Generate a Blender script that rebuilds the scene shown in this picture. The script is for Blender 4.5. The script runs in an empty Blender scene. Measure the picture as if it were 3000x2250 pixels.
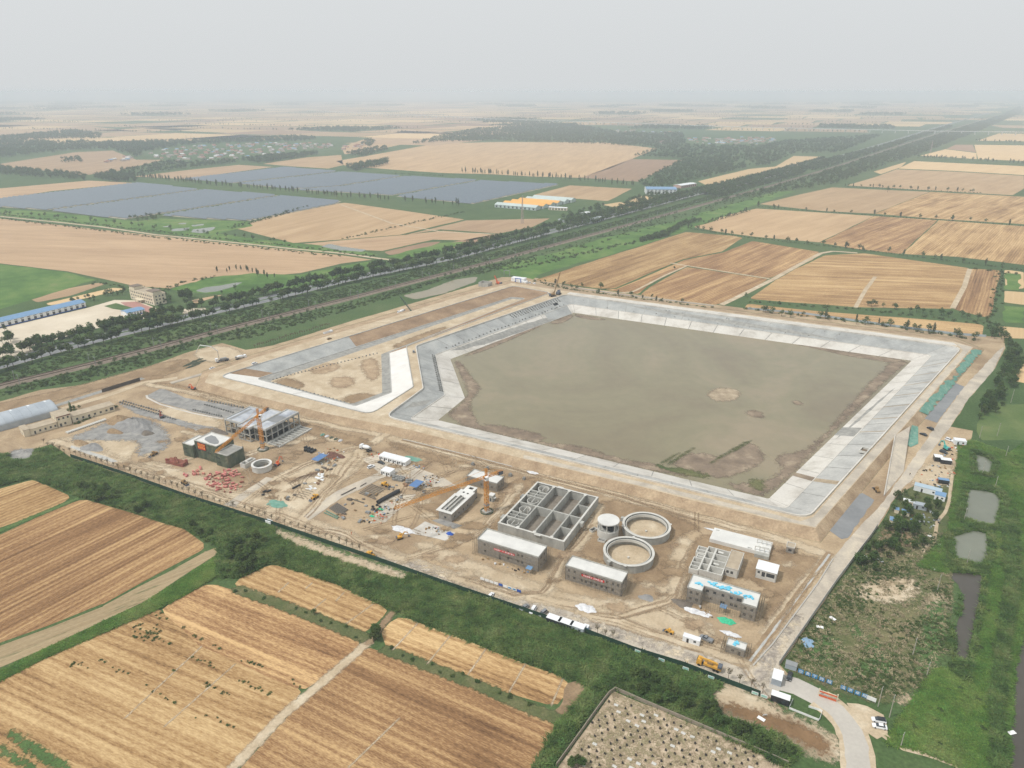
import bpy, bmesh, math, random
import numpy as np
from mathutils import Vector, Matrix, geometry
random.seed(7); rng = np.random.default_rng(7)
SC = bpy.context.scene; COL = SC.collection

# ---------------------------------------------------------------- camera
F_PX, HORIZON, CAM_H = 2100.0, 268.0, 200.0          # focal length and horizon row on the 3000x2250 photograph
PITCH = math.atan((1125 - HORIZON) / F_PX)
cam_d = bpy.data.cameras.new('camera'); cam = bpy.data.objects.new('camera', cam_d); COL.objects.link(cam)
cam.location = (0, 0, CAM_H); cam.rotation_euler = (math.pi / 2 - PITCH, 0, 0)
cam_d.sensor_fit = 'HORIZONTAL'; cam_d.sensor_width = 36; cam_d.lens = 36 * F_PX / 3000
cam_d.clip_start = 1; cam_d.clip_end = 90000
SC.camera = cam
# ---------------------------------------------------------------- sky
SUN_EL, SUN_AZ = math.radians(56), math.radians(-112)   # azimuth from +Y, clockwise
W = bpy.data.worlds.new('World'); SC.world = W; W.use_nodes = True
nt = W.node_tree; bg = nt.nodes['Background']
sky = nt.nodes.new('ShaderNodeTexSky'); sky.sky_type = 'NISHITA'; sky.sun_disc = False
sky.sun_elevation = SUN_EL; sky.sun_rotation = SUN_AZ; sky.dust_density = 6; sky.air_density = 1.0; sky.ozone_density = 1.0
hsv = nt.nodes.new('ShaderNodeHueSaturation'); hsv.inputs['Saturation'].default_value = 0.10
veil = nt.nodes.new('ShaderNodeMix'); veil.data_type = 'RGBA'; veil.inputs[0].default_value = 0.80
veil.inputs[7].default_value = (8.7, 9.0, 9.15, 1)      # high overcast veil over the clear sky
nt.links.new(sky.outputs[0], hsv.inputs['Color']); nt.links.new(hsv.outputs[0], veil.inputs[6]); nt.links.new(veil.outputs[2], bg.inputs[0])
bg.inputs[1].default_value = 0.10
# ---------------------------------------------------------------- sun behind thin cloud
sun_d = bpy.data.lights.new('sun', 'SUN'); sun = bpy.data.objects.new('sun', sun_d); COL.objects.link(sun)
sun_d.energy = 2.7; sun_d.angle = math.radians(5); sun_d.color = (1.0, 0.965, 0.915)
sd = Vector((math.sin(SUN_AZ) * math.cos(SUN_EL), math.cos(SUN_AZ) * math.cos(SUN_EL), math.sin(SUN_EL)))
sun.rotation_euler = sd.to_track_quat('Z', 'Y').to_euler(); sun.location = (-200, -100, 400)
# ---------------------------------------------------------------- exposure
SC.view_settings.view_transform = 'Standard'; SC.view_settings.look = 'None'
SC.view_settings.exposure = -0.07; SC.view_settings.gamma = 1; SC.view_settings.use_curve_mapping = False
SC.cycles.use_denoising = True; SC.cycles.denoising_prefilter = 'NONE'; SC.cycles.max_bounces = 7; SC.cycles.diffuse_bounces = 4; SC.cycles.volume_bounces = 2
SC.cycles.transparent_max_bounces = 40; SC.cycles.use_adaptive_sampling = True; SC.cycles.adaptive_threshold = 0.003

# ================================================================ helpers
def P(px, py, z=0.0):
    """ground-plan point (metres) that was surveyed at a photograph pixel, at height z"""
    x, y = px - 1500, py - 1125
    dx, dy, dz = x, F_PX * math.cos(PITCH) - y * math.sin(PITCH), -F_PX * math.sin(PITCH) - y * math.cos(PITCH)
    k = (CAM_H - z) / -dz
    return Vector((dx * k, dy * k, z))
def P2(px, py, z=0.0):
    v = P(px, py, z); return Vector((v.x, v.y))
U = Vector((math.cos(math.radians(-27.2)), math.sin(math.radians(-27.2)), 0))   # the site's long axis
V = Vector((-U.y, U.x, 0)); SITE = math.radians(-27.2)

def tag(o, label=None, cat=None, group=None, kind=None):
    if label: o['label'] = label
    if cat: o['category'] = cat
    if group: o['group'] = group
    if kind: o['kind'] = kind
    return o
def link(o, parent=None):
    COL.objects.link(o)
    if parent is not None: o.parent = parent
    return o
def empty(name, loc=(0, 0, 0), rz=0.0, label=None, cat=None, group=None):
    o = bpy.data.objects.new(name, None); link(o); o.location = loc; o.rotation_euler = (0, 0, rz)
    o.empty_display_size = 0.5
    return tag(o, label, cat, group)
def copy_tree(o, parent=None):
    c = o.copy(); COL.objects.link(c); c.parent = parent
    for ch in o.children: copy_tree(ch, c)
    return c
def place(proto, loc, rz=0.0, scale=None, label=None, group=None, used={}):
    """the first use of a prototype is the prototype itself, later uses are copies"""
    if proto.name not in used: used[proto.name] = 1; o = proto
    else: o = copy_tree(proto)
    o.location = loc; o.rotation_euler = (0, 0, rz)
    if scale is not None: o.scale = scale if hasattr(scale, '__len__') else (scale,) * 3
    if label: o['label'] = label
    if group: o['group'] = group
    return o

class MB:
    """collects shapes for ONE mesh object"""
    def __init__(s): s.v, s.f = [], []
    def add(s, vs, fs):
        n = len(s.v); s.v += [tuple(v) for v in vs]; s.f += [tuple(i + n for i in f) for f in fs]; return s
    def box(s, c, d, rz=0.0, taper=1.0, M=None):
        hx, hy, hz = d[0] / 2, d[1] / 2, d[2] / 2; co, si = math.cos(rz), math.sin(rz); vs = []
        for z in (-hz, hz):
            t = taper if z > 0 else 1
            for x, y in ((-hx, -hy), (hx, -hy), (hx, hy), (-hx, hy)):
                x *= t; y *= t; p = Vector((x * co - y * si, x * si + y * co, z))
                if M: p = M @ p
                vs.append((c[0] + p[0], c[1] + p[1], c[2] + p[2]))
        return s.add(vs, [(3, 2, 1, 0), (4, 5, 6, 7), (0, 1, 5, 4), (1, 2, 6, 5), (2, 3, 7, 6), (3, 0, 4, 7)])
    def bar(s, a, b, w, h=None):
        a, b = Vector(a), Vector(b); h = h or w; d = b - a; L = d.length
        if L < 1e-6: return s
        q = d.to_track_quat('X', 'Z').to_matrix()
        return s.box((a + b) / 2, (L, w, h), M=q)
    def tube(s, a, b, r, n=8, r2=None, cap=True):
        a, b = Vector(a), Vector(b); r2 = r if r2 is None else r2
        q = (b - a).to_track_quat('Z', 'X').to_matrix(); vs = []
        for c, rr in ((a, r), (b, r2)):
            for i in range(n):
                t = 2 * math.pi * i / n; vs.append(c + q @ Vector((rr * math.cos(t), rr * math.sin(t), 0)))
        fs = [(i, (i + 1) % n, n + (i + 1) % n, n + i) for i in range(n)]
        if cap: fs += [tuple(range(n - 1, -1, -1)), tuple(range(n, 2 * n))]
        return s.add(vs, fs)
    def lathe(s, c, prof, n=32, a0=0.0, a1=2 * math.pi, closed=True):
        full = abs(a1 - a0 - 2 * math.pi) < 1e-6; m = n if full else n + 1; k = len(prof); vs = []; fs = []
        for i in range(m):
            t = a0 + (a1 - a0) * i / n
            vs += [(c[0] + r * math.cos(t), c[1] + r * math.sin(t), c[2] + z) for r, z in prof]
        for i in range(n):
            j = (i + 1) % m
            for a in range(k if closed else k - 1):
                b = (a + 1) % k; fs.append((i * k + a, j * k + a, j * k + b, i * k + b))
        if not full and closed: fs += [tuple(range(k)), tuple(range((m - 1) * k + k - 1, (m - 1) * k - 1, -1))]
        return s.add(vs, fs)
    def prism(s, poly, z0, z1):
        n = len(poly); vs = [(p[0], p[1], z0) for p in poly] + [(p[0], p[1], z1) for p in poly]
        ar = sum(poly[i][0] * poly[(i + 1) % n][1] - poly[(i + 1) % n][0] * poly[i][1] for i in range(n))
        fs = [tuple(range(n - 1, -1, -1)), tuple(range(n, 2 * n))] + [(i, (i + 1) % n, n + (i + 1) % n, n + i) for i in range(n)]
        if ar < 0: fs = [tuple(reversed(f)) for f in fs]
        return s.add(vs, fs)
    def extrude_x(s, prof, x0, x1):
        """profile in (y, z), swept along x"""
        n = len(prof); vs = [(x0, y, z) for y, z in prof] + [(x1, y, z) for y, z in prof]
        return s.add(vs, [tuple(range(n - 1, -1, -1)), tuple(range(n, 2 * n))] + [(i, (i + 1) % n, n + (i + 1) % n, n + i) for i in range(n)])
    def loft(s, secs):
        n = len(secs[0]); vs = [p for q in secs for p in q]; fs = []
        for k in range(len(secs) - 1):
            fs += [(k * n + i, k * n + (i + 1) % n, (k + 1) * n + (i + 1) % n, (k + 1) * n + i) for i in range(n)]
        fs += [tuple(range(n - 1, -1, -1)), tuple(range((len(secs) - 1) * n, len(secs) * n))]
        return s.add(vs, fs)
    def mesh(s, name, mat=None, smooth=False):
        me = bpy.data.meshes.new(name); me.from_pydata(s.v, [], s.f)
        if mat: me.materials.append(mat)
        if smooth: me.polygons.foreach_set('use_smooth', [True] * len(me.polygons))
        me.update(); return me
    def build(s, name, mat=None, parent=None, loc=(0, 0, 0), rz=0.0, smooth=False, label=None, cat=None, group=None, kind=None):
        o = bpy.data.objects.new(name, s.mesh(name, mat, smooth)); link(o, parent); o.location = loc; o.rotation_euler = (0, 0, rz)
        return tag(o, label, cat, group, kind)

# ---------------------------------------------------------------- procedural materials
MATS = {}
def lin(r, g, b):
    f = lambda c: (c / 255) / 12.92 if c / 255 <= 0.04045 else ((c / 255 + 0.055) / 1.055) ** 2.4
    return (f(r), f(g), f(b), 1)
def mat(name, cols, scale=0.3, detail=5, rough=0.85, bump=0.0, bscale=None, coord='WORLD', stretch=(1, 1, 1), fine=0.12, fscale=None,
        metal=0.0, rand=0.0, spec=0.3, big=None, warp=0.0, trans=0.0):
    """a noise-mottled surface: cols is a list of (position, linear colour) or one colour"""
    if name in MATS: return MATS[name]
    m = bpy.data.materials.new(name); m.use_nodes = True; MATS[name] = m
    nt = m.node_tree; N = nt.nodes; L = nt.links; b = N['Principled BSDF']
    b.inputs['Roughness'].default_value = rough; b.inputs['Metallic'].default_value = metal
    b.inputs['Specular IOR Level'].default_value = spec
    if coord == 'WORLD': co = N.new('ShaderNodeNewGeometry').outputs['Position']
    else: co = N.new('ShaderNodeTexCoord').outputs['Object']
    mp = N.new('ShaderNodeMapping'); mp.inputs['Scale'].default_value = stretch; L.new(co, mp.inputs['Vector']); co2 = mp.outputs[0]
    n1 = N.new('ShaderNodeTexNoise'); n1.inputs['Scale'].default_value = scale; n1.inputs['Detail'].default_value = detail
    n1.inputs['Roughness'].default_value = 0.62; n1.inputs['Distortion'].default_value = warp; L.new(co2, n1.inputs['Vector'])
    fac = n1.outputs['Fac']
    if big:                                     # slow, large-scale variation mixed into the factor
        n3 = N.new('ShaderNodeTexNoise'); n3.inputs['Scale'].default_value = big[0]; n3.inputs['Detail'].default_value = 4; L.new(co2, n3.inputs['Vector'])
        mm = N.new('ShaderNodeMix'); mm.inputs[0].default_value = big[1]; L.new(fac, mm.inputs[2]); L.new(n3.outputs['Fac'], mm.inputs[3]); fac = mm.outputs[0]
    rp = N.new('ShaderNodeValToRGB'); e = rp.color_ramp.elements
    if not isinstance(cols, list): cols = [(0.3, tuple(c * 0.9 for c in cols[:3]) + (1,)), (0.7, tuple(min(1, c * 1.08) for c in cols[:3]) + (1,))]
    while len(e) < len(cols): e.new(0.5)
    for i, (p, c) in enumerate(cols): e[i].position = p; e[i].color = c if len(c) == 4 else (*c, 1)
    L.new(fac, rp.inputs[0]); col = rp.outputs[0]
    if fine:
        n2 = N.new('ShaderNodeTexNoise'); n2.inputs['Scale'].default_value = fscale or scale * 9; n2.inputs['Detail'].default_value = 6; n2.inputs['Roughness'].default_value = 0.68; L.new(co2, n2.inputs['Vector'])
        mr = N.new('ShaderNodeMapRange'); mr.inputs[1].default_value = 0.25; mr.inputs[2].default_value = 0.75
        mr.inputs[3].default_value = 1 - fine; mr.inputs[4].default_value = 1 + fine; L.new(n2.outputs['Fac'], mr.inputs[0])
        mx = N.new('ShaderNodeMix'); mx.data_type = 'RGBA'; mx.blend_type = 'MULTIPLY'; mx.inputs[0].default_value = 1
        L.new(col, mx.inputs[6]); L.new(mr.outputs[0], mx.inputs[7]); col = mx.outputs[2]
    if rand:
        oi = N.new('ShaderNodeObjectInfo'); mr = N.new('ShaderNodeMapRange'); mr.inputs[3].default_value = 1 - rand; mr.inputs[4].default_value = 1 + rand
        L.new(oi.outputs['Random'], mr.inputs[0]); hs = N.new('ShaderNodeHueSaturation'); L.new(mr.outputs[0], hs.inputs['Value']); L.new(col, hs.inputs['Color'])
        mh = N.new('ShaderNodeMapRange'); mh.inputs[3].default_value = 0.5 - rand * 0.08; mh.inputs[4].default_value = 0.5 + rand * 0.08
        fr = N.new('ShaderNodeMath'); fr.operation = 'FRACT'; ml = N.new('ShaderNodeMath'); ml.operation = 'MULTIPLY'; ml.inputs[1].default_value = 7.31
        L.new(oi.outputs['Random'], ml.inputs[0]); L.new(ml.outputs[0], fr.inputs[0]); L.new(fr.outputs[0], mh.inputs[0]); L.new(mh.outputs[0], hs.inputs['Hue']); col = hs.outputs[0]
    L.new(col, b.inputs['Base Color'])
    if trans:                                   # thin leaves let light through
        tl = N.new('ShaderNodeBsdfTranslucent'); ms = N.new('ShaderNodeMixShader'); ms.inputs[0].default_value = trans; L.new(col, tl.inputs[0]); L.new(b.outputs[0], ms.inputs[1]); L.new(tl.outputs[0], ms.inputs[2])
        L.new(ms.outputs[0], [n_ for n_ in N if n_.type == 'OUTPUT_MATERIAL'][0].inputs['Surface'])
    if bump:
        nb = N.new('ShaderNodeTexNoise'); nb.inputs['Scale'].default_value = bscale or scale * 5; nb.inputs['Detail'].default_value = 4; L.new(co2, nb.inputs['Vector'])
        bp = N.new('ShaderNodeBump'); bp.inputs['Strength'].default_value = min(bump, 1); bp.inputs['Distance'].default_value = 0.4; L.new(nb.outputs['Fac'], bp.inputs['Height']); L.new(bp.outputs[0], b.inputs['Normal'])
    return m
def field_mat(name, dark, mid, light, green=0.0, band=0.13, contrast=1.0):
    """harvested field: straw rows and combine bands running along the object's own X axis"""
    if name in MATS: return MATS[name]
    m = bpy.data.materials.new(name); m.use_nodes = True; MATS[name] = m
    nt = m.node_tree; N = nt.nodes; L = nt.links; b = N['Principled BSDF']; b.inputs['Roughness'].default_value = 0.95; b.inputs['Specular IOR Level'].default_value = 0.1
    co = N.new('ShaderNodeTexCoord').outputs['Object']; oi = N.new('ShaderNodeObjectInfo')
    off = N.new('ShaderNodeVectorMath'); off.operation = 'ADD'; cx = N.new('ShaderNodeCombineXYZ')
    ml = N.new('ShaderNodeMath'); ml.operation = 'MULTIPLY'; ml.inputs[1].default_value = 913.0; L.new(oi.outputs['Random'], ml.inputs[0]); L.new(ml.outputs[0], cx.inputs[2])
    L.new(co, off.inputs[0]); L.new(cx.outputs[0], off.inputs[1])
    def noise(sx, sy, detail=4, rough=0.6, dist=0.0):
        mp = N.new('ShaderNodeMapping'); mp.inputs['Scale'].default_value = (sx, sy, 1); L.new(off.outputs[0], mp.inputs['Vector'])
        n = N.new('ShaderNodeTexNoise'); n.inputs['Scale'].default_value = 1; n.inputs['Detail'].default_value = detail; n.inputs['Roughness'].default_value = rough; n.inputs['Distortion'].default_value = dist
        L.new(mp.outputs[0], n.inputs['Vector']); return n.outputs['Fac']
    def mix(a, c, f):
        x = N.new('ShaderNodeMix'); x.inputs[0].default_value = f; L.new(a, x.inputs[2]); L.new(c, x.inputs[3]); return x.outputs[0]
    bands = noise(0.006, band, 3); rows = noise(0.012, 0.42, 7, 0.78); patch = noise(0.012, 0.02, 5, 0.65, 0.6); fine = noise(0.6, 2.2, 3)
    wv = N.new('ShaderNodeTexWave'); wv.bands_direction = 'Y'; wv.inputs['Scale'].default_value = 0.105; wv.inputs['Distortion'].default_value = 2.2; wv.inputs['Detail'].default_value = 3; wv.inputs['Detail Scale'].default_value = 0.25; wv.inputs['Detail Roughness'].default_value = 0.7
    ms = N.new('ShaderNodeMapping'); ms.inputs['Scale'].default_value = (0.12, 1, 1); L.new(off.outputs[0], ms.inputs['Vector']); L.new(ms.outputs[0], wv.inputs['Vector'])
    wr = N.new('ShaderNodeMapRange'); wr.inputs[3].default_value = 0.40; wr.inputs[4].default_value = 0.60; L.new(wv.outputs['Fac'], wr.inputs[0])
    f = mix(mix(mix(bands, rows, 0.55), wr.outputs[0], 0.27), mix(patch, fine, 0.6), 0.36)
    mr = N.new('ShaderNodeMapRange'); mr.inputs[1].default_value = 0.5 - 0.13 / contrast; mr.inputs[2].default_value = 0.5 + 0.13 / contrast; L.new(f, mr.inputs[0])
    rp = N.new('ShaderNodeValToRGB'); e = rp.color_ramp.elements; e.new(0.5)
    for i, (p, c) in enumerate(((0.0, dark), (0.45, mid), (1.0, light))): e[i].position = p; e[i].color = c
    L.new(mr.outputs[0], rp.inputs[0])
    hs = N.new('ShaderNodeHueSaturation'); mv = N.new('ShaderNodeMapRange'); mv.inputs[3].default_value = 0.86; mv.inputs[4].default_value = 1.12
    L.new(oi.outputs['Random'], mv.inputs[0]); L.new(mv.outputs[0], hs.inputs['Value']); L.new(rp.outputs[0], hs.inputs['Color']); col = hs.outputs[0]
    if green:
        g = noise(0.05, 0.35, 5, 0.7); mg = N.new('ShaderNodeMapRange'); mg.inputs[1].default_value = 0.62 - green; mg.inputs[2].default_value = 0.74 - green; mg.inputs[4].default_value = 0.75; L.new(g, mg.inputs[0])
        x = N.new('ShaderNodeMix'); x.data_type = 'RGBA'; L.new(mg.outputs[0], x.inputs[0]); L.new(col, x.inputs[6]); x.inputs[7].default_value = (0.06, 0.09, 0.03, 1); col = x.outputs[2]
    L.new(col, b.inputs['Base Color'])
    return m

# ---------------------------------------------------------------- flat sheets
def jitter_poly(pts, amp, step):
    out = []; n = len(pts)
    for i in range(n):
        a, b = Vector(pts[i][:2]), Vector(pts[(i + 1) % n][:2]); d = b - a; k = max(1, int(d.length / step)); nv = Vector((-d.y, d.x)).normalized() if d.length > 0 else Vector((0, 0))
        for j in range(k):
            q = a + d * (j / k)
            if j or True: q = q + nv * random.uniform(-amp, amp) * (1 if j else 0.4) + d.normalized() * random.uniform(-.2, .2) * step * (1 if j else 0)
            out.append(q)
    return out
def smooth_poly(pts, it=2):
    p = [Vector(q[:2]) for q in pts]
    for _ in range(it):
        o = []
        for i in range(len(p)):
            a, b = p[i], p[(i + 1) % len(p)]; o += [a * 0.75 + b * 0.25, a * 0.25 + b * 0.75]
        p = o
    return p
def sheet(name, pts, mat_, z=0.0, rz=0.0, parent=None, holes=(), kind='structure', **kw):
    """flat polygon (world metres) as its own object, with its own axis rz for row textures"""
    c = sum((Vector(p[:2]) for p in pts), Vector((0, 0))) / len(pts); co, si = math.cos(-rz), math.sin(-rz)
    loops = [pts] + list(holes); flat = [Vector((p[0], p[1], 0)) for l in loops for p in l]
    tris = geometry.tessellate_polygon([[Vector((p[0], p[1], 0)) for p in l] for l in loops])
    vs = [((p.x - c.x) * co - (p.y - c.y) * si, (p.x - c.x) * si + (p.y - c.y) * co, 0) for p in flat]
    fs = []
    for a, b_, d in tris:
        ar = (vs[b_][0] - vs[a][0]) * (vs[d][1] - vs[a][1]) - (vs[d][0] - vs[a][0]) * (vs[b_][1] - vs[a][1])
        fs.append((a, b_, d) if ar > 0 else (a, d, b_))
    mb = MB(); mb.v, mb.f = vs, fs
    return mb.build(name, mat_, parent, (c.x, c.y, z), rz, kind=kind if parent is None else None, **kw)
def strip(pl, w):
    """polygon of a ribbon of width w (number or list) round a ground polyline"""
    pl = [Vector(p[:2]) for p in pl]; n = len(pl); Lf, Rt = [], []
    for i in range(n):
        d = (pl[min(i + 1, n - 1)] - pl[max(i - 1, 0)]).normalized(); nv = Vector((-d.y, d.x)); ww = (w[i] if hasattr(w, '__len__') else w) / 2
        Lf.append(pl[i] + nv * ww); Rt.append(pl[i] - nv * ww)
    return Rt + Lf[::-1]
def ribbon(name, pl, w, mat_, z, kind='structure', parent=None, **kw):
    pl = [Vector(p[:2]) for p in pl]; poly = strip(pl, w); n = len(pl); mb = MB()
    mb.v = [(p.x, p.y, 0) for p in poly]; mb.f = [(i, i + 1, 2 * n - 2 - i, 2 * n - 1 - i) for i in range(n - 1)]
    return mb.build(name, mat_, parent, (0, 0, z), kind=kind if parent is None else None, **kw)
def resample(pl, step, z=False):
    pl = [Vector(p) for p in pl]; out = [pl[0]]; acc = 0
    for a, b in zip(pl, pl[1:]):
        L = (b - a).length; t = step - acc
        while t <= L: out.append(a + (b - a) * (t / L)); t += step
        acc = L - (t - step)
    return out
def inside(poly, X, Y):
    X, Y = np.asarray(X), np.asarray(Y); r = np.zeros(X.shape, bool); n = len(poly)
    for i in range(n):
        x1, y1, x2, y2 = poly[i][0], poly[i][1], poly[(i + 1) % n][0], poly[(i + 1) % n][1]
        if y1 == y2: continue
        r ^= ((y1 > Y) != (y2 > Y)) & (X < (x2 - x1) * (Y - y1) / (y2 - y1) + x1)
    return r
def rand_in(poly, n):
    xs = [p[0] for p in poly]; ys = [p[1] for p in poly]; out = np.zeros((0, 2))
    A = abs(sum(poly[i][0] * poly[(i + 1) % len(poly)][1] - poly[(i + 1) % len(poly)][0] * poly[i][1] for i in range(len(poly)))) / 2
    for _ in range(60):
        q = rng.random((max(64, n), 2)) * (max(xs) - min(xs), max(ys) - min(ys)) + (min(xs), min(ys))
        out = np.vstack([out, q[inside(poly, q[:, 0], q[:, 1])]])
        if len(out) >= n: break
    return out[:n]
def area(poly):
    return abs(sum(poly[i][0] * poly[(i + 1) % len(poly)][1] - poly[(i + 1) % len(poly)][0] * poly[i][1] for i in range(len(poly)))) / 2
PP = lambda pts, z=0.0: [P2(x, y, z) for x, y in pts]

# ---------------------------------------------------------------- soft-edged ground patches
def soft(m, amp=2.2, width=0.7, nscale=0.45):
    """the same material, thinning out raggedly where the mesh attribute 'edge' (metres inside the outline) runs out"""
    key = m.name + '_ragged_%.1f' % amp
    if key in MATS: return MATS[key]
    k = m.copy(); k.name = key; MATS[key] = k; nt = k.node_tree; N, L = nt.nodes, nt.links
    out = [n for n in N if n.type == 'OUTPUT_MATERIAL'][0]; b = N['Principled BSDF']
    at = N.new('ShaderNodeAttribute'); at.attribute_name = 'edge'; ge = N.new('ShaderNodeNewGeometry')
    no = N.new('ShaderNodeTexNoise'); no.inputs['Scale'].default_value = nscale; no.inputs['Detail'].default_value = 6; no.inputs['Roughness'].default_value = 0.7; L.new(ge.outputs['Position'], no.inputs['Vector'])
    mr = N.new('ShaderNodeMapRange'); mr.inputs[1].default_value = 0.25; mr.inputs[2].default_value = 0.75; mr.inputs[3].default_value = -amp; mr.inputs[4].default_value = amp; mr.clamp = False; L.new(no.outputs['Fac'], mr.inputs[0])
    ad = N.new('ShaderNodeMath'); L.new(at.outputs['Fac'], ad.inputs[0]); L.new(mr.outputs[0], ad.inputs[1])
    m2 = N.new('ShaderNodeMapRange'); m2.interpolation_type = 'SMOOTHSTEP'; m2.inputs[1].default_value = -width; m2.inputs[2].default_value = width; L.new(ad.outputs[0], m2.inputs[0])
    tr = N.new('ShaderNodeBsdfTransparent'); mx = N.new('ShaderNodeMixShader'); L.new(m2.outputs[0], mx.inputs[0]); L.new(tr.outputs[0], mx.inputs[1]); L.new(b.outputs[0], mx.inputs[2]); L.new(mx.outputs[0], out.inputs['Surface'])
    return k
def seg_dist(X, Y, pl, closed):
    n = len(pl); best = np.full(X.shape, 1e9)
    for i in range(n if closed else n - 1):
        ax, ay = pl[i][0], pl[i][1]; bx, by = pl[(i + 1) % n][0], pl[(i + 1) % n][1]; dx, dy = bx - ax, by - ay; l2 = dx * dx + dy * dy + 1e-9
        t = np.clip(((X - ax) * dx + (Y - ay) * dy) / l2, 0, 1); best = np.minimum(best, np.hypot(X - ax - t * dx, Y - ay - t * dy))
    return best
def soft_sheet(name, pl, m, z, amp=2.2, cell=1.8, width=None, kind='structure', hmax=0.0, hs=0.05, parent=None, blur=0.7):
    """irregular ground patch (outline pl) or, with width, a track along the polyline pl"""
    marg = amp + 1.5 + (width / 2 if width else 0)
    xs = [p[0] for p in pl]; ys = [p[1] for p in pl]; gx = np.arange(min(xs) - marg, max(xs) + marg + cell, cell); gy = np.arange(min(ys) - marg, max(ys) + marg + cell, cell)
    X, Y = np.meshgrid(gx, gy, indexing='ij'); X += rng.uniform(-.2, .2, X.shape) * cell; Y += rng.uniform(-.2, .2, Y.shape) * cell
    D = seg_dist(X, Y, pl, width is None); E = (width / 2 - D) if width else np.where(inside(pl, X, Y), D, -D)
    keep = E > -(amp + 1.2); nx, ny = X.shape
    cells = keep[:-1, :-1] | keep[1:, :-1] | keep[:-1, 1:] | keep[1:, 1:]; idx = np.arange(nx * ny).reshape(nx, ny); I, J = np.nonzero(cells)
    quads = np.stack([idx[I, J], idx[I + 1, J], idx[I + 1, J + 1], idx[I, J + 1]], 1); used, inv = np.unique(quads, return_inverse=True); quads = inv.reshape(-1, 4)
    Z = np.zeros(X.size)
    if hmax:
        ph = rng.uniform(0, 6, 6); Z = hmax * np.clip(E.ravel() * hs, 0, 1) * (0.7 + .3 * np.sin(X.ravel() * .23 + ph[0]) * np.cos(Y.ravel() * .31 + ph[1])) * (1 + .25 * rng.standard_normal(X.size) * .5)
    co = np.stack([X.ravel()[used], Y.ravel()[used], Z[used]], 1)
    me = bpy.data.meshes.new(name); me.from_pydata(co.tolist(), [], quads.tolist()); me.materials.append(soft(m, amp, blur))
    a = me.attributes.new('edge', 'FLOAT', 'POINT'); a.data.foreach_set('value', E.ravel()[used].astype(np.float32)); me.update()
    o = bpy.data.objects.new(name, me); link(o, parent); o.location = (0, 0, z)
    if parent is None: o['kind'] = kind
    return o
ZL = [0]
def zlayer(base):
    """a fresh height a few millimetres above the last one, so no two sheets share a plane"""
    ZL[0] = (ZL[0] + 1) % 12; return base + ZL[0] * .0035
# ================================================================ the setting
ZC, ZB, ZT = 3.5, -1.3, -6.1            # reservoir: dike crest, berm, toe of the lining
M_ground = mat('meadow', [(0.28, (0.045, 0.080, 0.026)), (0.5, (0.070, 0.115, 0.040)), (0.70, (0.115, 0.145, 0.060)), (0.88, (0.20, 0.175, 0.10))], 0.035, 8, 0.95, big=(0.004, 0.45), fine=0.45, fscale=0.7, spec=0.1)
M_lush = mat('lush_grass', [(0.34, (0.045, 0.095, 0.024)), (0.47, (0.080, 0.160, 0.036)), (0.56, (0.12, 0.20, 0.05)), (0.68, (0.20, 0.22, 0.085))], 0.06, 8, 0.95, big=(0.012, 0.5), fine=0.45, fscale=1.1, spec=0.1)
M_reedsoil = mat('reed_bed_soil', [(0.3, (0.050, 0.095, 0.030)), (0.55, (0.085, 0.145, 0.046)), (0.75, (0.14, 0.17, 0.07))], 0.10, 8, 0.95, fine=0.45, fscale=1.4, spec=0.1)
M_dry = mat('dry_grass', [(0.28, (0.05, 0.085, 0.028)), (0.5, (0.11, 0.12, 0.05)), (0.7, (0.24, 0.20, 0.11))], 0.10, 8, 0.95, big=(0.02, 0.4), fine=0.42, fscale=1.2, spec=0.1)
M_dirt = mat('site_dirt', [(0.30, lin(130, 109, 87)), (0.44, lin(155, 134, 108)), (0.56, lin(178, 157, 128)), (0.72, lin(199, 181, 152))], 0.045, 9, 0.95, bump=0.35, bscale=0.9, big=(0.012, 0.45), fine=0.24, fscale=0.9, warp=0.8, spec=0.1)
M_sand = mat('pale_sand', [(0.3, lin(170, 151, 124)), (0.55, lin(190, 173, 147)), (0.75, lin(207, 194, 171))], 0.09, 8, 0.95, bump=0.25, bscale=1.0, fine=0.2, fscale=1.0, warp=0.6, spec=0.1)
M_brown = mat('turned_soil', [(0.3, lin(128, 107, 83)), (0.55, lin(150, 128, 101)), (0.75, lin(174, 152, 122))], 0.08, 9, 0.95, bump=0.4, bscale=0.9, fine=0.26, fscale=1.1, warp=0.5, spec=0.1)
M_slope = mat('earth_slope', [(0.3, lin(146, 124, 100)), (0.55, lin(170, 148, 121)), (0.75, lin(187, 166, 137))], 0.12, 8, 0.95, bump=0.5, bscale=1.0, fine=0.28, fscale=1.0, spec=0.1)
M_redsoil = mat('red_brown_cut', [(0.3, lin(126, 104, 83)), (0.55, lin(150, 126, 101)), (0.75, lin(172, 147, 119))], 0.06, 8, 0.95, bump=0.5, fine=0.24, fscale=0.8, spec=0.1)
M_conc = mat('concrete', [(0.3, lin(166, 164, 158)), (0.6, lin(186, 184, 178)), (0.8, lin(200, 198, 190))], 0.25, 7, 0.85, fine=0.08, fscale=2.0, spec=0.2)
M_concdark = mat('weathered_concrete', [(0.3, lin(128, 127, 122)), (0.55, lin(152, 150, 144)), (0.8, lin(176, 174, 166))], 0.3, 8, 0.9, fine=0.12, fscale=2.2, spec=0.2)
M_liner_grey = mat('grey_lining', [(0.32, lin(140, 141, 139)), (0.52, lin(160, 161, 158)), (0.75, lin(176, 176, 171))], 0.08, 9, 0.85, fine=0.16, fscale=0.7, rand=0.05, spec=0.2)
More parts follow.
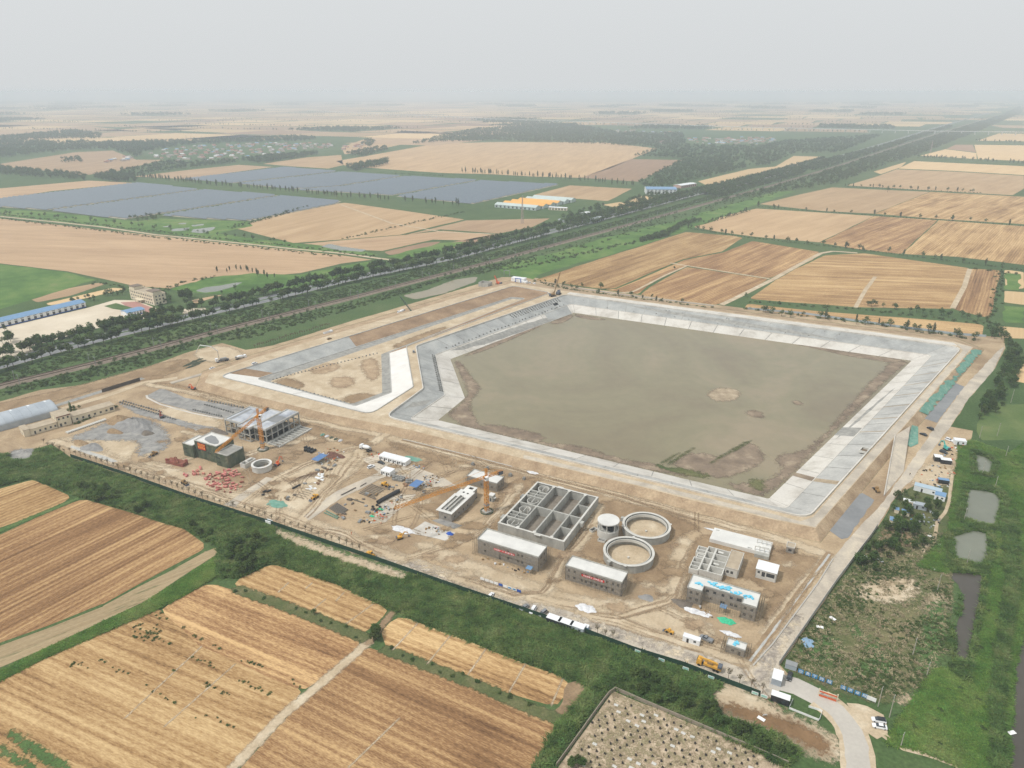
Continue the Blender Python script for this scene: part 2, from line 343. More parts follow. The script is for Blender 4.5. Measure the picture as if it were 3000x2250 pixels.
M_liner_mid = mat('light_grey_lining', [(0.32, lin(158, 157, 153)), (0.52, lin(178, 177, 172)), (0.75, lin(191, 189, 183))], 0.08, 9, 0.85, fine=0.13, fscale=0.7, rand=0.05, spec=0.2)
M_liner_white = mat('pale_lining', [(0.32, lin(176, 170, 160)), (0.5, lin(199, 194, 185)), (0.75, lin(210, 206, 198))], 0.08, 9, 0.85, fine=0.11, fscale=0.7, rand=0.045, spec=0.2)
M_road = mat('site_road_concrete', [(0.32, lin(160, 151, 138)), (0.5, lin(183, 173, 158)), (0.72, lin(205, 193, 172))], 0.06, 9, 0.9, fine=0.16, fscale=1.0, warp=0.8, spec=0.15)
M_roadpatch = mat('broken_concrete', [(0.38, lin(140, 131, 121)), (0.47, lin(168, 158, 146)), (0.53, lin(190, 178, 160)), (0.6, lin(205, 190, 165))], 0.13, 9, 0.9, fine=0.2, fscale=1.4, warp=1.2, spec=0.15)
M_asphalt = mat('asphalt', [(0.3, lin(118, 120, 122)), (0.7, lin(142, 143, 143))], 0.05, 6, 0.9, fine=0.08, spec=0.2)
M_gravel = mat('grey_gravel', [(0.3, lin(120, 119, 117)), (0.55, lin(148, 146, 142)), (0.75, lin(172, 168, 160))], 0.2, 8, 0.95, bump=0.4, fine=0.14, fscale=2.5, spec=0.1)
M_ballast = mat('ballast', [(0.3, lin(116, 104, 92)), (0.6, lin(140, 127, 113)), (0.8, lin(158, 145, 130))], 0.2, 6, 0.95, fine=0.14, spec=0.1)
M_water = mat('murky_water', [(0.35, lin(122, 111, 87)), (0.5, lin(129, 121, 94)), (0.65, lin(141, 128, 103))], 0.008, 6, 0.22, fine=0.07, fscale=0.12, spec=0.3, warp=1.0)
M_pond = mat('pond_water', [(0.3, (0.13, 0.14, 0.105, 1)), (0.7, (0.19, 0.20, 0.15, 1))], 0.02, 4, 0.16, fine=0.03, spec=0.45)
M_ponddark = mat('dark_water', [(0.3, (0.050, 0.043, 0.034, 1)), (0.7, (0.078, 0.067, 0.052, 1))], 0.02, 4, 0.2, fine=0.04, spec=0.4)
M_mud = mat('drying_mud', [(0.3, lin(108, 94, 80)), (0.55, lin(136, 120, 102)), (0.75, lin(170, 154, 131))], 0.12, 9, 0.8, bump=0.3, fine=0.16, fscale=1.2, spec=0.2)
M_mudpale = mat('crusted_mud', [(0.3, lin(134, 118, 98)), (0.55, lin(166, 150, 127)), (0.75, lin(192, 177, 152))], 0.15, 9, 0.9, fine=0.16, fscale=1.2, spec=0.1)
STRAW = [field_mat('stubble_near', lin(108, 80, 52), lin(164, 131, 90), lin(206, 177, 131), contrast=1.5),
         field_mat('stubble_brown', lin(98, 71, 48), lin(145, 111, 77), lin(198, 165, 119), contrast=1.5),
         field_mat('stubble_weedy', lin(138, 106, 66), lin(178, 142, 92), lin(206, 174, 122), green=0.10),
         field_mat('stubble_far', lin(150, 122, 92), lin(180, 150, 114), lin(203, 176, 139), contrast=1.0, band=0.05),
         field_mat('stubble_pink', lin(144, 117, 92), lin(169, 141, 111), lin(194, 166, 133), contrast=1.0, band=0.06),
         field_mat('bare_field', lin(128, 102, 82), lin(152, 124, 100), lin(176, 146, 118), contrast=0.8),
         field_mat('fallow', lin(120, 104, 78), lin(148, 130, 101), lin(176, 158, 127), green=0.06),
         field_mat('ripe_wheat', lin(184, 152, 112), lin(203, 173, 130), lin(218, 192, 151), contrast=0.8, band=0.06)]

def fillet(poly, r, n=4):
    out = []; k = len(poly)
    for i in range(k):
        p, a, b = poly[i], poly[i - 1], poly[(i + 1) % k]; da, db = (a - p).normalized(), (b - p).normalized()
        ang = math.acos(max(-1, min(1, da.dot(db)))); t = min(r / math.tan(ang / 2), (a - p).length * 0.45, (b - p).length * 0.45)
        s, e = p + da * t, p + db * t
        for j in range(n + 1):
            u = j / n; out.append(s * (1 - u) ** 2 + p * 2 * u * (1 - u) + e * u * u)
    return out
# ---- basin outlines (surveyed at their own heights)
main_c = PP([(1128, 1222), (1240, 1140), (1218, 1015), (1656, 864), (2818, 1019), (2366, 1520)], ZC)
main_b = PP([(1200, 1228), (1303, 1158), (1276, 1039), (1671, 891), (2731, 1041), (2303, 1491)], ZB)
main_t = PP([(1290, 1231), (1367, 1167), (1323, 1053), (1682, 918), (2666, 1058), (2248, 1459)], ZT)
CRM, BRM, TOM = fillet(main_c, 9), fillet(main_b, 4), fillet(main_t, 1)
sec_c = PP([(640, 1103), (1085, 1214), (1211, 1134), (1190, 1015), (1614, 858), (1505, 838)], ZC)
sec_b = PP([(752, 1110), (1040, 1190), (1147, 1150), (1140, 1033), (1540, 874), (1497, 871)], -0.2)
sec_t = PP([(790, 1117), (1030, 1183), (1120, 1150), (1117, 1038), (1536, 878), (1500, 876)], -0.9)
CRS, BRS, TOS = fillet(sec_c, 7), fillet(sec_b, 3), fillet(sec_t, 2)
outer_px = [(600, 1120), (694, 1148), (781, 1169), (962, 1213), (1160, 1251), (1208, 1261), (1534, 1344), (1900, 1432), (2053, 1472), (2274, 1524), (2389, 1547), (2600, 1305), (2678, 1217), (2852, 1017), (2795, 1001), (2500, 962), (2000, 898), (1660, 853), (1500, 829), (1350, 868), (1030, 963), (740, 1050), (612, 1096)]
toe_px = [(570, 1140), (690, 1172), (781, 1192), (962, 1237), (1160, 1277), (1208, 1290), (1534, 1376), (1900, 1464), (2053, 1507), (2274, 1560), (2404, 1590), (2622, 1322), (2708, 1230), (2884, 1024), (2800, 990), (2500, 953), (2000, 890), (1660, 846), (1498, 820), (1345, 859), (1020, 954), (730, 1041), (592, 1088)]
OUT, TOE = PP(outer_px, ZC), PP(toe_px, 0)

# ---- the ground: one sheet to the horizon with the two dug basins left open
RG = 40000
big = [Vector((-RG, -2000)), Vector((RG, -2000)), Vector((RG, RG)), Vector((-RG, RG))]
sheet('ground', big, M_ground, 0.0, holes=[main_c, sec_c])
# ---- embankment
mb = MB(); loops = [OUT, CRM, CRS]; flat = [p for l in loops for p in l]
mb.v = [(p.x, p.y, ZC) for p in flat]
for a, b, c in geometry.tessellate_polygon([[Vector((p.x, p.y, 0)) for p in l] for l in loops]):
    A, B, C = flat[a], flat[b], flat[c]; mb.f.append((a, b, c) if (B - A).cross(C - A) > 0 else (a, c, b))
dike = mb.build('embankment', M_sand, kind='structure')
mb = MB(); n = len(OUT)
# outer slope, subdivided and roughened
for i in range(n):
    a0, a1, b0, b1 = OUT[i], OUT[(i + 1) % n], TOE[i], TOE[(i + 1) % n]; k = max(1, int((a1 - a0).length / 4))
    for j in range(k):
        q = []
        for t in (j / k, (j + 1) / k):
            A, B = a0.lerp(a1, t), b0.lerp(b1, t); col = []
            for s in range(4):
                w = s / 3; p = A.lerp(B, w); random.seed(hash((round(A.x, 1), round(A.y, 1), s)) & 0xffff); o = random.uniform(-.5, .5) * (0 if s in (0, 3) else 1)
                col.append((p.x, p.y, (ZC - 0.002) * (1 - w) + o * 0.28 - (0.1 if s == 3 else 0)))
            q.append(col)
        for s in range(3): mb.add([q[0][s], q[0][s + 1], q[1][s + 1], q[1][s]], [(0, 1, 2, 3)])
random.seed(11)
mb.build('embankment_slope', M_slope, dike)
# ---- concrete lining, panel by panel
def lining(name, top, zt, bot, zb, mats, step, parent=None, gap=0.28, skip=()):
    root = parent or empty(name)
    if not parent: root['kind'] = 'structure'
    n = len(top); base = MB()
    for i in range(n):
        a0, a1, b0, b1 = top[i], top[(i + 1) % n], bot[i], bot[(i + 1) % n]; L = (a1 - a0).length; k = max(1, round(L / step)); m = mats(i, a0)
        base.add([(a0.x, a0.y, zt - .12), (b0.x, b0.y, zb - .12), (b1.x, b1.y, zb - .12), (a1.x, a1.y, zt - .12)], [(0, 1, 2, 3)])
        if m is None: continue
        for j in range(k):
            g = gap / max(L, 1) if k > 1 else 0
            t0, t1 = j / k + g, (j + 1) / k - g; A0, A1, B0, B1 = a0.lerp(a1, t0), a0.lerp(a1, t1), b0.lerp(b1, t0), b0.lerp(b1, t1)
            mb = MB(); vs = []
            for dz in (-.10, 0.0): vs += [(A0.x, A0.y, zt + dz), (B0.x, B0.y, zb + dz), (B1.x, B1.y, zb + dz), (A1.x, A1.y, zt + dz)]
            mb.add(vs, [(4, 5, 6, 7), (0, 4, 7, 3), (1, 2, 6, 5), (0, 1, 5, 4), (3, 7, 6, 2)])
            mb.build('lining_panel', m, root)
    base.build('lining_bed', M_concdark, root)
    return root
def main_up(i, a): return M_liner_grey if i < 20 else M_liner_mid
def main_lo(i, a): return M_liner_white
lin_root = lining('reservoir_lining', CRM, ZC, BRM, ZB, main_up, 20)
lining('', [p for p in BRM], ZB - .02, TOM, ZT, main_lo, 24, lin_root)
# second basin: some faces are still bare earth
M_geotex = mat('white_geotextile', [(0.3, lin(208, 205, 199)), (0.7, lin(226, 223, 217))], 0.1, 6, 0.9, fine=0.04)
def sec_up(i, a):
    return M_geotex if i < 15 else None
sec_root = lining('second_basin_lining', CRS, ZC, BRS, -0.2, sec_up, 60)
lining('', BRS, -0.22, TOS, -0.9, lambda i, a: M_concdark, 18, sec_root)
cut = MB()
for i in range(15, 30):
    a0, a1, b0, b1 = CRS[i], CRS[(i + 1) % 30], BRS[i], BRS[(i + 1) % 30]
    cut.add([(a0.x, a0.y, ZC + .03), (b0.x, b0.y, -.17), (b1.x, b1.y, -.17), (a1.x, a1.y, ZC + .03)], [(0, 1, 2, 3)])
cut.build('cut_slope', M_redsoil, sec_root)
# the lined piece of the long bare face
a0, a1, b0, b1 = CRS[29], CRS[0], BRS[29], BRS[0]
mb = MB(); t0, t1 = 0.66, 0.96; A0, A1, B0, B1 = a0.lerp(a1, t0), a0.lerp(a1, t1), b0.lerp(b1, t0 + .03), b0.lerp(b1, t1)
mb.add([(A0.x, A0.y, ZC + .06), (B0.x, B0.y, -.14), (B1.x, B1.y, -.14), (A1.x, A1.y, ZC + .06)], [(0, 1, 2, 3)]); mb.build('lining_panel', M_liner_grey, sec_root)
sheet('second_basin_floor', smooth_poly(TOS, 1), M_sand, -0.88)
for i, px in enumerate(([(1000, 1165), (1060, 1150), (1110, 1160), (1080, 1185), (1020, 1182)], [(1050, 1060), (1100, 1045), (1115, 1100), (1085, 1120)], [(800, 1118), (850, 1105), (900, 1130), (860, 1140)], [(900, 1080), (980, 1060), (1000, 1080), (930, 1100)], [(1150, 1010), (1300, 955), (1310, 965), (1160, 1025)], [(960, 1110), (1030, 1100), (1040, 1130), (980, 1140)])): soft_sheet('soil_patch', smooth_poly(PP(px, -.9), 1), (M_brown, M_slope)[i % 2], -.87 + i * .004, 3, 1.6, blur=2.5)
# parapet on the crest
def wall_along(name, pl, z, h, w, m, closed=False, parent=None, **kw):
    pl = [Vector(p[:2]) for p in pl]; mb = MB(); n = len(pl); rng_ = range(n if closed else n - 1); Ls, Rs = [], []
    for i in range(n):
        a = pl[i - 1] if (closed or i) else pl[i]; b = pl[(i + 1) % n] if (closed or i < n - 1) else pl[i]
        d = (b - a).normalized(); nv = Vector((-d.y, d.x)) * w / 2; Ls.append(pl[i] + nv); Rs.append(pl[i] - nv)
    vs = [(p.x, p.y, z) for p in Ls] + [(p.x, p.y, z) for p in Rs] + [(p.x, p.y, z + h) for p in Ls] + [(p.x, p.y, z + h) for p in Rs]
    fs = []
    for i in rng_:
        j = (i + 1) % n; fs += [(i, j, 2 * n + j, 2 * n + i), (n + j, n + i, 3 * n + i, 3 * n + j), (2 * n + i, 2 * n + j, 3 * n + j, 3 * n + i)]
    if not closed: fs += [(0, 2 * n, 3 * n, n), (n - 1, 2 * n - 1, 4 * n - 1, 3 * n - 1)]
    mb.add(vs, fs); return mb.build(name, m, parent, **kw)
wall_along('parapet_wall', CRM, ZC - .2, 1.1, 0.7, M_liner_white, True, label='low pale concrete parapet round the edge of the muddy reservoir', cat='parapet')
wall_along('parapet_wall', CRS, ZC - .2, 0.7, 0.6, M_liner_mid, True, label='low grey concrete kerb wall round the smaller empty sandy basin', cat='parapet')
wall_along('berm_kerb', BRM, ZB - .1, 0.35, 0.5, M_liner_white, True, parent=lin_root)
wall_along('berm_kerb', BRS, -0.3, 0.4, 0.6, M_liner_mid, True, parent=sec_root)
def slope_quad(name, lo, e, t0, t1, s0, s1, m):
    T_, B_, z0, z1 = (BRM, TOM, ZB - .02, ZT) if lo else (CRM, BRM, ZC, ZB); vs = []
    for t, s in ((t0, s0), (t0, s1), (t1, s1), (t1, s0)): p = T_[e].lerp(T_[(e + 1) % 30], t).lerp(B_[e].lerp(B_[(e + 1) % 30], t), s); vs.append((p.x, p.y, z0 + (z1 - z0) * s + .06))
    MB().add(vs, [(0, 1, 2, 3)]).build(name, m, lin_root)
M_hole = mat('black_opening', lin(30, 30, 32)); slope_quad('opening', 0, 14, .90, .935, .42, .66, M_hole); slope_quad('fresh_patch', 1, 14, .78, .985, .02, .98, M_liner_grey); slope_quad('earth_patch', 1, 24, .585, .64, .05, .95, M_concdark); slope_quad('plank_strip', 1, 24, .868, .885, 0, 1, M_mud); slope_quad('sand_strip', 0, 24, .87, .885, 0, 1, M_mudpale)
for k in range(7): slope_quad('silt_streak', 0, 24, .1 + .085 * k, .104 + .085 * k, .05, .98, M_mudpale)
# ---- concrete roads on the crest
near_in, near_out = [(1208, 1247), (1534, 1327), (1900, 1415), (2053, 1455), (2274, 1507), (2340, 1524)], None
cr = [P2(2600, 1290, ZC), P2(2389, 1536, ZC)]
sheet('crest_road', PP([(1534, 1332), (1900, 1417), (2274, 1508), (2345, 1527), (2382, 1515), (2410, 1483), (2560, 1312), (2640, 1225), (2822, 1026), (2800, 1006), (2848, 1016), (2676, 1216), (2598, 1304), (2388, 1544), (2274, 1521), (1900, 1429), (1534, 1342)], ZC + .02), M_road, ZC + .02)
sheet('crest_road', PP([(1670, 856), (2000, 900), (2500, 965), (2795, 1004), (2805, 1013), (2500, 973), (2000, 907), (1660, 861)], ZC + .02), M_liner_white, ZC + .02)
# ---- water, mud and islands in the reservoir
sheet('reservoir_water', [p + (p - Vector((120, 500))).normalized() * 2 for p in TOM], M_water, ZT + .35)
def mudflat(px, m=M_mud, amp=1.4, z=ZT + .40, step=5, name='mud_bank'):
    return soft_sheet(name, smooth_poly(PP(px, ZT), 1), m, zlayer(z), amp * 2.3, 1.6, blur=1.6)
mudflat([(1292, 1232), (1367, 1172), (1372, 1140), (1330, 1060), (1345, 1058), (1400, 1130), (1405, 1145), (1372, 1180), (1390, 1230), (1412, 1253), (1430, 1243), (1530, 1260), (1600, 1280), (1580, 1300), (1700, 1305), (1800, 1345), (1930, 1362), (2050, 1405), (1900, 1378), (1750, 1342), (1560, 1297)])
mudflat([(2248, 1459), (2400, 1306), (2500, 1206), (2640, 1075), (2664, 1060), (2605, 1060), (2590, 1085), (2540, 1130), (2480, 1200), (2400, 1290), (2345, 1330), (2290, 1330), (2272, 1355), (2300, 1370), (2260, 1410), (2170, 1420), (2120, 1415), (2170, 1440)])
mudflat([(2666, 1058), (2500, 1036), (2400, 1018), (2320, 1008), (2390, 1022), (2480, 1044), (2560, 1055), (2610, 1064)], amp=.8)
mudflat([(1602, 948), (1660, 927), (1680, 922), (1672, 935), (1640, 950)], amp=.8)
mudflat([(1684, 919), (1750, 932), (1780, 938), (1740, 938), (1690, 930)], amp=.8)
mudflat([(1350, 1047), (1480, 990), (1560, 960), (1600, 946), (1560, 968), (1480, 1003), (1400, 1036)], amp=.8)
mudflat([(1960, 1370), (2010, 1330), (2070, 1330), (2110, 1345), (2190, 1300), (2215, 1307), (2225, 1325), (2245, 1340), (2215, 1370), (2160, 1390), (2130, 1402), (2090, 1400)], M_mud, 1.3)
mudflat([(2072, 1160), (2080, 1146), (2105, 1137), (2148, 1140), (2168, 1151), (2164, 1168), (2130, 1178), (2092, 1176)], M_mudpale, 1.2, step=3, name='mud_island')
mudflat([(2183, 1210), (2195, 1203), (2225, 1205), (2240, 1225), (2205, 1225)], M_mud, 1.4, step=3, name='mud_island')
mudflat([(2320, 1178), (2330, 1173), (2352, 1182), (2350, 1189), (2328, 1186)], M_mud, .5, step=3, name='mud_island')
for px in ([(1985, 1330), (1992, 1328), (1940, 1360), (1935, 1358)], [(2030, 1314), (2036, 1313), (1962, 1362), (1955, 1360)], [(2180, 1298), (2190, 1296), (2085, 1360), (2078, 1358)], [(2195, 1293), (2203, 1291), (2150, 1326), (2144, 1324)]):
    mudflat(px, M_dry, .5, ZT + .5, 3, 'weed_strip')
mudflat([(1915, 1362), (1960, 1370), (2000, 1375), (2050, 1385), (2085, 1398), (2060, 1403), (2000, 1392), (1950, 1380)], M_dry, 1.6, ZT + .5, 3, 'weed_strip')
mudflat([(2195, 1412), (2210, 1402), (2235, 1415), (2243, 1430), (2225, 1440), (2200, 1430)], M_dry, 1.6, ZT + .5, 3, 'weed_strip')

# ================================================================ fields
def field(px, m, axis_px=None, z=0.05, amp=0.8, step=14, name='stubble_field', deg=None):
    pts = PP(px); pts = fillet(pts, 5, 2) if pts[0].y < 1000 else pts
    if axis_px: a, b = P2(*axis_px[0]), P2(*axis_px[1]); rz = math.atan2((b - a).y, (b - a).x)
    else: rz = math.radians(deg if deg is not None else -27.2)
    return sheet(name, jitter_poly(pts, amp, step), m, z, rz)
N_, B_, Wd, Fr, Pk, Ba, Fa, Ri = STRAW
# foreground
field([(0, 1432), (98, 1404), (130, 1420), (215, 1458), (100, 1512), (0, 1546), (-120, 1590), (-120, 1470)], N_, ((0, 1545), (215, 1458)))
field([(-150, 1640), (0, 1566), (238, 1461), (400, 1506), (545, 1553), (600, 1596), (594, 1612), (300, 1770), (0, 1884), (-150, 1940)], B_, ((0, 1566), (238, 1461)))
field([(-150, 1950), (0, 1892), (300, 1778), (600, 1616), (645, 1600), (640, 1620), (430, 1758), (140, 1895), (0, 1955), (-150, 2020)], Fa, ((0, 1892), (300, 1778)))
field([(-200, 2080), (0, 1993), (140, 1926), (428, 1779), (472, 1790), (597, 1886), (895, 2024), (814, 2107), (676, 2250), (615, 2330), (-200, 2500)], N_, ((140, 1970), (850, 2290)))
field([(464, 1786), (602, 1713), (640, 1715), (900, 1805), (1058, 1878), (1040, 1905), (895, 2026), (590, 1896)], B_, ((602, 1725), (1040, 1895)), z=.057)
field([(690, 1703), (795, 1652), (980, 1710), (1143, 1787), (1072, 1858), (980, 1825), (690, 1722)], N_, ((795, 1652), (1143, 1787)))
field([(1115, 1852), (1165, 1801), (1250, 1834), (1650, 1984), (1668, 2010), (1640, 2072), (1400, 2006), (1130, 1897)], N_, ((1165, 1801), (1650, 1984)))
field([(1082, 1896), (1200, 1936), (1400, 2016), (1637, 2120), (1555, 2252), (1500, 2340), (600, 2400), (706, 2250), (878, 2062), (1030, 1918)], B_, ((1200, 1940), (1630, 2125)))
field([(1655, 1992), (1735, 1998), (1715, 2048), (1670, 2105), (1600, 2090), (1645, 2072)], M_brown, z=0.055, name='bare_earth')
field([(-100, 2150), (0, 2190), (110, 2250), (200, 2330), (-100, 2400)], N_, ((0, 2190), (110, 2250)), z=.06)
for px in ([(15, 2150), (40, 2140), (180, 2225), (220, 2260), (170, 2262), (60, 2190)], [(0, 2180), (20, 2190), (100, 2240), (110, 2262), (80, 2262), (0, 2205)]):
    soft_sheet('weed_strip', PP(px), M_reedsoil, zlayer(.07), 2.2, 1.2, blur=1)
# farm tracks between the fields
soft_sheet('farm_track', [P2(640, 2300), P2(720, 2210), P2(830, 2095), P2(960, 1985), P2(1030, 1925), P2(1080, 1880)], M_sand, 0.0805, 1.0, 1.0, 3.8, blur=.8)
soft_sheet('farm_track', [P2(1080, 1882), P2(1110, 1845), P2(1150, 1795)], M_brown, 0.0855, .8, 1.0, 3)
# weedy baulks
for pl, w in (([(700, 1728), (820, 1770), (960, 1825), (1065, 1868)], 5.5), ([(1130, 1905), (1200, 1930), (1400, 2008), (1560, 2080), (1630, 2105)], 5), ([(-50, 1575), (110, 1510), (225, 1462)], 3.5)):
    p = [P2(*q) for q in pl]; soft_sheet('weedy_baulk', p, M_dry if w > 4 else M_reedsoil, zlayer(0.09), 1.3, 1.2, w)
soft_sheet('ditch_bank', (PP([(-150, 2040), (0, 1968), (140, 1908), (430, 1766), (640, 1628), (700, 1590), (760, 1600), (690, 1660), (600, 1712), (470, 1782), (425, 1777), (140, 1924), (0, 1990), (-150, 2070)])), M_lush, 0.0665, 1.4, 1.6)
# middle distance, left of the railway
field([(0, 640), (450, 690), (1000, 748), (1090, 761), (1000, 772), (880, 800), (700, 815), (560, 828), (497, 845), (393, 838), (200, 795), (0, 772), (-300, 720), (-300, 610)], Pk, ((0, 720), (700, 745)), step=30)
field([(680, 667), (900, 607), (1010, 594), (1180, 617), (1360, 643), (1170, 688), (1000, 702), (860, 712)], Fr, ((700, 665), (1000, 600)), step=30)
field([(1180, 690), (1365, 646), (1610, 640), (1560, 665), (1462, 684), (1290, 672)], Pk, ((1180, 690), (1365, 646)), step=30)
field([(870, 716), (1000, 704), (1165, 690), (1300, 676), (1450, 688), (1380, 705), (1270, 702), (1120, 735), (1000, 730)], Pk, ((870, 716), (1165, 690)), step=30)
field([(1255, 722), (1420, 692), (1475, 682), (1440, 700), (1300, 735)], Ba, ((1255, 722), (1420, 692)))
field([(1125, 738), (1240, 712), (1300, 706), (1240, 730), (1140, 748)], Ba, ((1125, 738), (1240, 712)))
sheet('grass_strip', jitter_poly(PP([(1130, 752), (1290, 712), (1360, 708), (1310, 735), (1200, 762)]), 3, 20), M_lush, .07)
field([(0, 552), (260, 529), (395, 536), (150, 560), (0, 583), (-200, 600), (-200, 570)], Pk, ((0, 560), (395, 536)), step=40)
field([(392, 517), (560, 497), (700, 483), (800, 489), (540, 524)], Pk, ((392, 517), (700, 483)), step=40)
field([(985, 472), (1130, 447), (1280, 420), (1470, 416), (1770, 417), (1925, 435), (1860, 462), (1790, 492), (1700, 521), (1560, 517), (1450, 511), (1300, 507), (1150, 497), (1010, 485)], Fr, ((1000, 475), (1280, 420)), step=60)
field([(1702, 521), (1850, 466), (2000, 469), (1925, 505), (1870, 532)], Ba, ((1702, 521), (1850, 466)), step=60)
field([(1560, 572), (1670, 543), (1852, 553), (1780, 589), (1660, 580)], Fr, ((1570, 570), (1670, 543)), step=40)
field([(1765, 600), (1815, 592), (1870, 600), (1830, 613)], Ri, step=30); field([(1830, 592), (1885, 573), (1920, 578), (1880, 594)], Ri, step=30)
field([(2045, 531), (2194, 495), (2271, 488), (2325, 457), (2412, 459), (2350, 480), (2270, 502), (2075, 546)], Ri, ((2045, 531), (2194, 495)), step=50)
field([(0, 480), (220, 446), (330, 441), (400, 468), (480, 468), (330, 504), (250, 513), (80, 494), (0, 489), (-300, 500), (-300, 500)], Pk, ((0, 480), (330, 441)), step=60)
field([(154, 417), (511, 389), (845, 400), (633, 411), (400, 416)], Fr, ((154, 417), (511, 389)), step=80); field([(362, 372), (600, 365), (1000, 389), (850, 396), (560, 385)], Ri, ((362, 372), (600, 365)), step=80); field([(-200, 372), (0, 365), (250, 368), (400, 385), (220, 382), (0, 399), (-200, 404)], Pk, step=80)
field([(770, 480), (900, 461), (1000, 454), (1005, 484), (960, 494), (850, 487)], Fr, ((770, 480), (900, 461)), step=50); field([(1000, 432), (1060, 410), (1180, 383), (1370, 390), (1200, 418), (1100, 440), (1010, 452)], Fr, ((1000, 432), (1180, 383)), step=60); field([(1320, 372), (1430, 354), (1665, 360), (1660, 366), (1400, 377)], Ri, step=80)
for a, b in (((1225, 1825), (1150, 1905)), ((1320, 1862), (1252, 1945)), ((1425, 1900), (1365, 1985)), ((1540, 1945), (1490, 2030)), ((1650, 1985), (1615, 2068)), ((845, 1708), (815, 1735)), ((915, 1708), (895, 1725)), ((1008, 1736), (985, 1760)), ((955, 1755), (900, 1800)), ((1093, 1770), (1000, 1838)), ((1170, 2105), (1020, 2250)), ((590, 1895), (365, 2105)), ((690, 1945), (480, 2130))): soft_sheet('tractor_line', [P2(*a), P2(*b)], M_sand, zlayer(.085), .25, .6, .55, blur=.3)
# right of the railway
ROW = ((2560, 727), (2760, 645))
field([(1565, 821), (1690, 780), (2010, 680), (2150, 691), (2176, 697), (2115, 737), (2000, 760), (1800, 845), (1760, 846)], N_, ((1800, 850), (2150, 720)), step=25)
field([(1765, 848), (1805, 847), (2005, 762), (2118, 740), (2205, 706), (2400, 738), (2380, 762), (2255, 815), (2010, 778), (1900, 835), (1870, 862)], B_, ((1800, 850), (2150, 720)), step=25)
field([(1875, 864), (1910, 838), (2012, 782), (2252, 818), (2160, 868), (2098, 893), (1990, 880)], B_, ((1900, 866), (2230, 745)), step=25)
field([(2418, 748), (2533, 742), (2841, 786), (2787, 905), (2506, 900), (2195, 876), (2270, 822), (2330, 788)], N_, ((2300, 830), (2800, 850)), step=25)
field([(2848, 787), (2932, 792), (2902, 934), (2794, 906)], B_, ((2850, 900), (2885, 790)), step=25)
field([(2190, 890), (2400, 912), (2640, 930), (2882, 951), (2876, 985), (2600, 950), (2350, 925), (2182, 903)], N_, ((2190, 890), (2640, 930)), step=25)
field([(2013, 661), (2110, 634), (2217, 611), (2407, 623), (2560, 633), (2400, 710), (2215, 694), (2100, 678)], Fr, ROW, step=30)
field([(2402, 711), (2563, 633), (2746, 645), (2640, 744), (2500, 728)], B_, ROW, step=30)
field([(2644, 744), (2750, 645), (3000, 663), (3300, 690), (3300, 800), (3000, 776), (2800, 752)], N_, ((2800, 752), (2900, 660)), step=30)
field([(2226, 598), (2330, 573), (2438, 549), (2580, 556), (2723, 562), (2560, 626), (2407, 618)], Fr, ROW, step=40)
field([(2563, 626), (2726, 562), (2990, 576), (3300, 600), (3300, 680), (3000, 657), (2740, 641)], N_, ROW, step=40)
field([(2480, 543), (2560, 520), (2628, 496), (2800, 503), (3000, 515), (3000, 552), (2967, 572), (2723, 558)], Fr, ROW, step=50)
field([(2560, 503), (2655, 474), (2640, 490), (2580, 510)], Ri, step=50)
field([(2632, 494), (2678, 472), (3000, 487), (3300, 500), (3300, 530), (3000, 513), (2800, 501)], Ri, ROW, step=50)
field([(2696, 456), (2770, 437), (2860, 448), (2862, 466), (2800, 462)], Ri, ROW, step=60); field([(2772, 436), (2800, 424), (2850, 424), (2860, 446)], Ba, ROW, step=60)
field([(2854, 424), (3000, 426), (3300, 430), (3300, 490), (3000, 472), (2866, 466)], Ri, ROW, step=60)
field([(2865, 412), (2925, 391), (3300, 396), (3300, 418), (3000, 414)], Ri, ROW, step=60)
for px in ([(2942, 852), (3000, 856), (3100, 870), (3100, 905), (3000, 893), (2940, 886)], [(2925, 955), (3000, 962), (3100, 975), (3100, 1000), (3000, 992), (2928, 990)], [(2965, 1115), (3000, 1062), (3100, 1030), (3100, 1150), (3000, 1122)], [(2942, 790), (3000, 797), (3000, 845), (2948, 850)]):
    field(px, Ri, ((2850, 900), (2885, 790)), step=20)
sheet('meadow', jitter_poly(PP([(2945, 800), (2990, 803), (2985, 850), (2945, 848)]), 2, 12), M_lush, .06); sheet('meadow', jitter_poly(PP([(2940, 896), (3000, 900), (3000, 945), (2945, 945)]), 2, 12), M_lush, .06)
# dirt tracks between the fields
for pl, w in (([(2512, 741), (2440, 736), (2405, 742), (2330, 782), (2262, 820), (2160, 871), (2105, 897)], 6), ([(2255, 817), (2130, 797), (2010, 778), (1960, 770)], 4), ([(2010, 780), (1950, 806), (1855, 855), (1700, 845 + 25)], 3),
              ([(2841, 788), (2825, 840), (2790, 905)], 5), ([(2506, 901), (2535, 850), (2565, 810)], 4), ([(1000, 600), (1150, 655), (1300, 680), (1460, 686)], 4), ([(0, 634), (160, 650), (300, 665), (450, 687), (700, 712), (850, 728), (1000, 742), (1110, 757), (1150, 762)], 6)):
    ribbon('farm_track', resample([P(*q) for q in pl], 8), w, M_sand, 0.12)
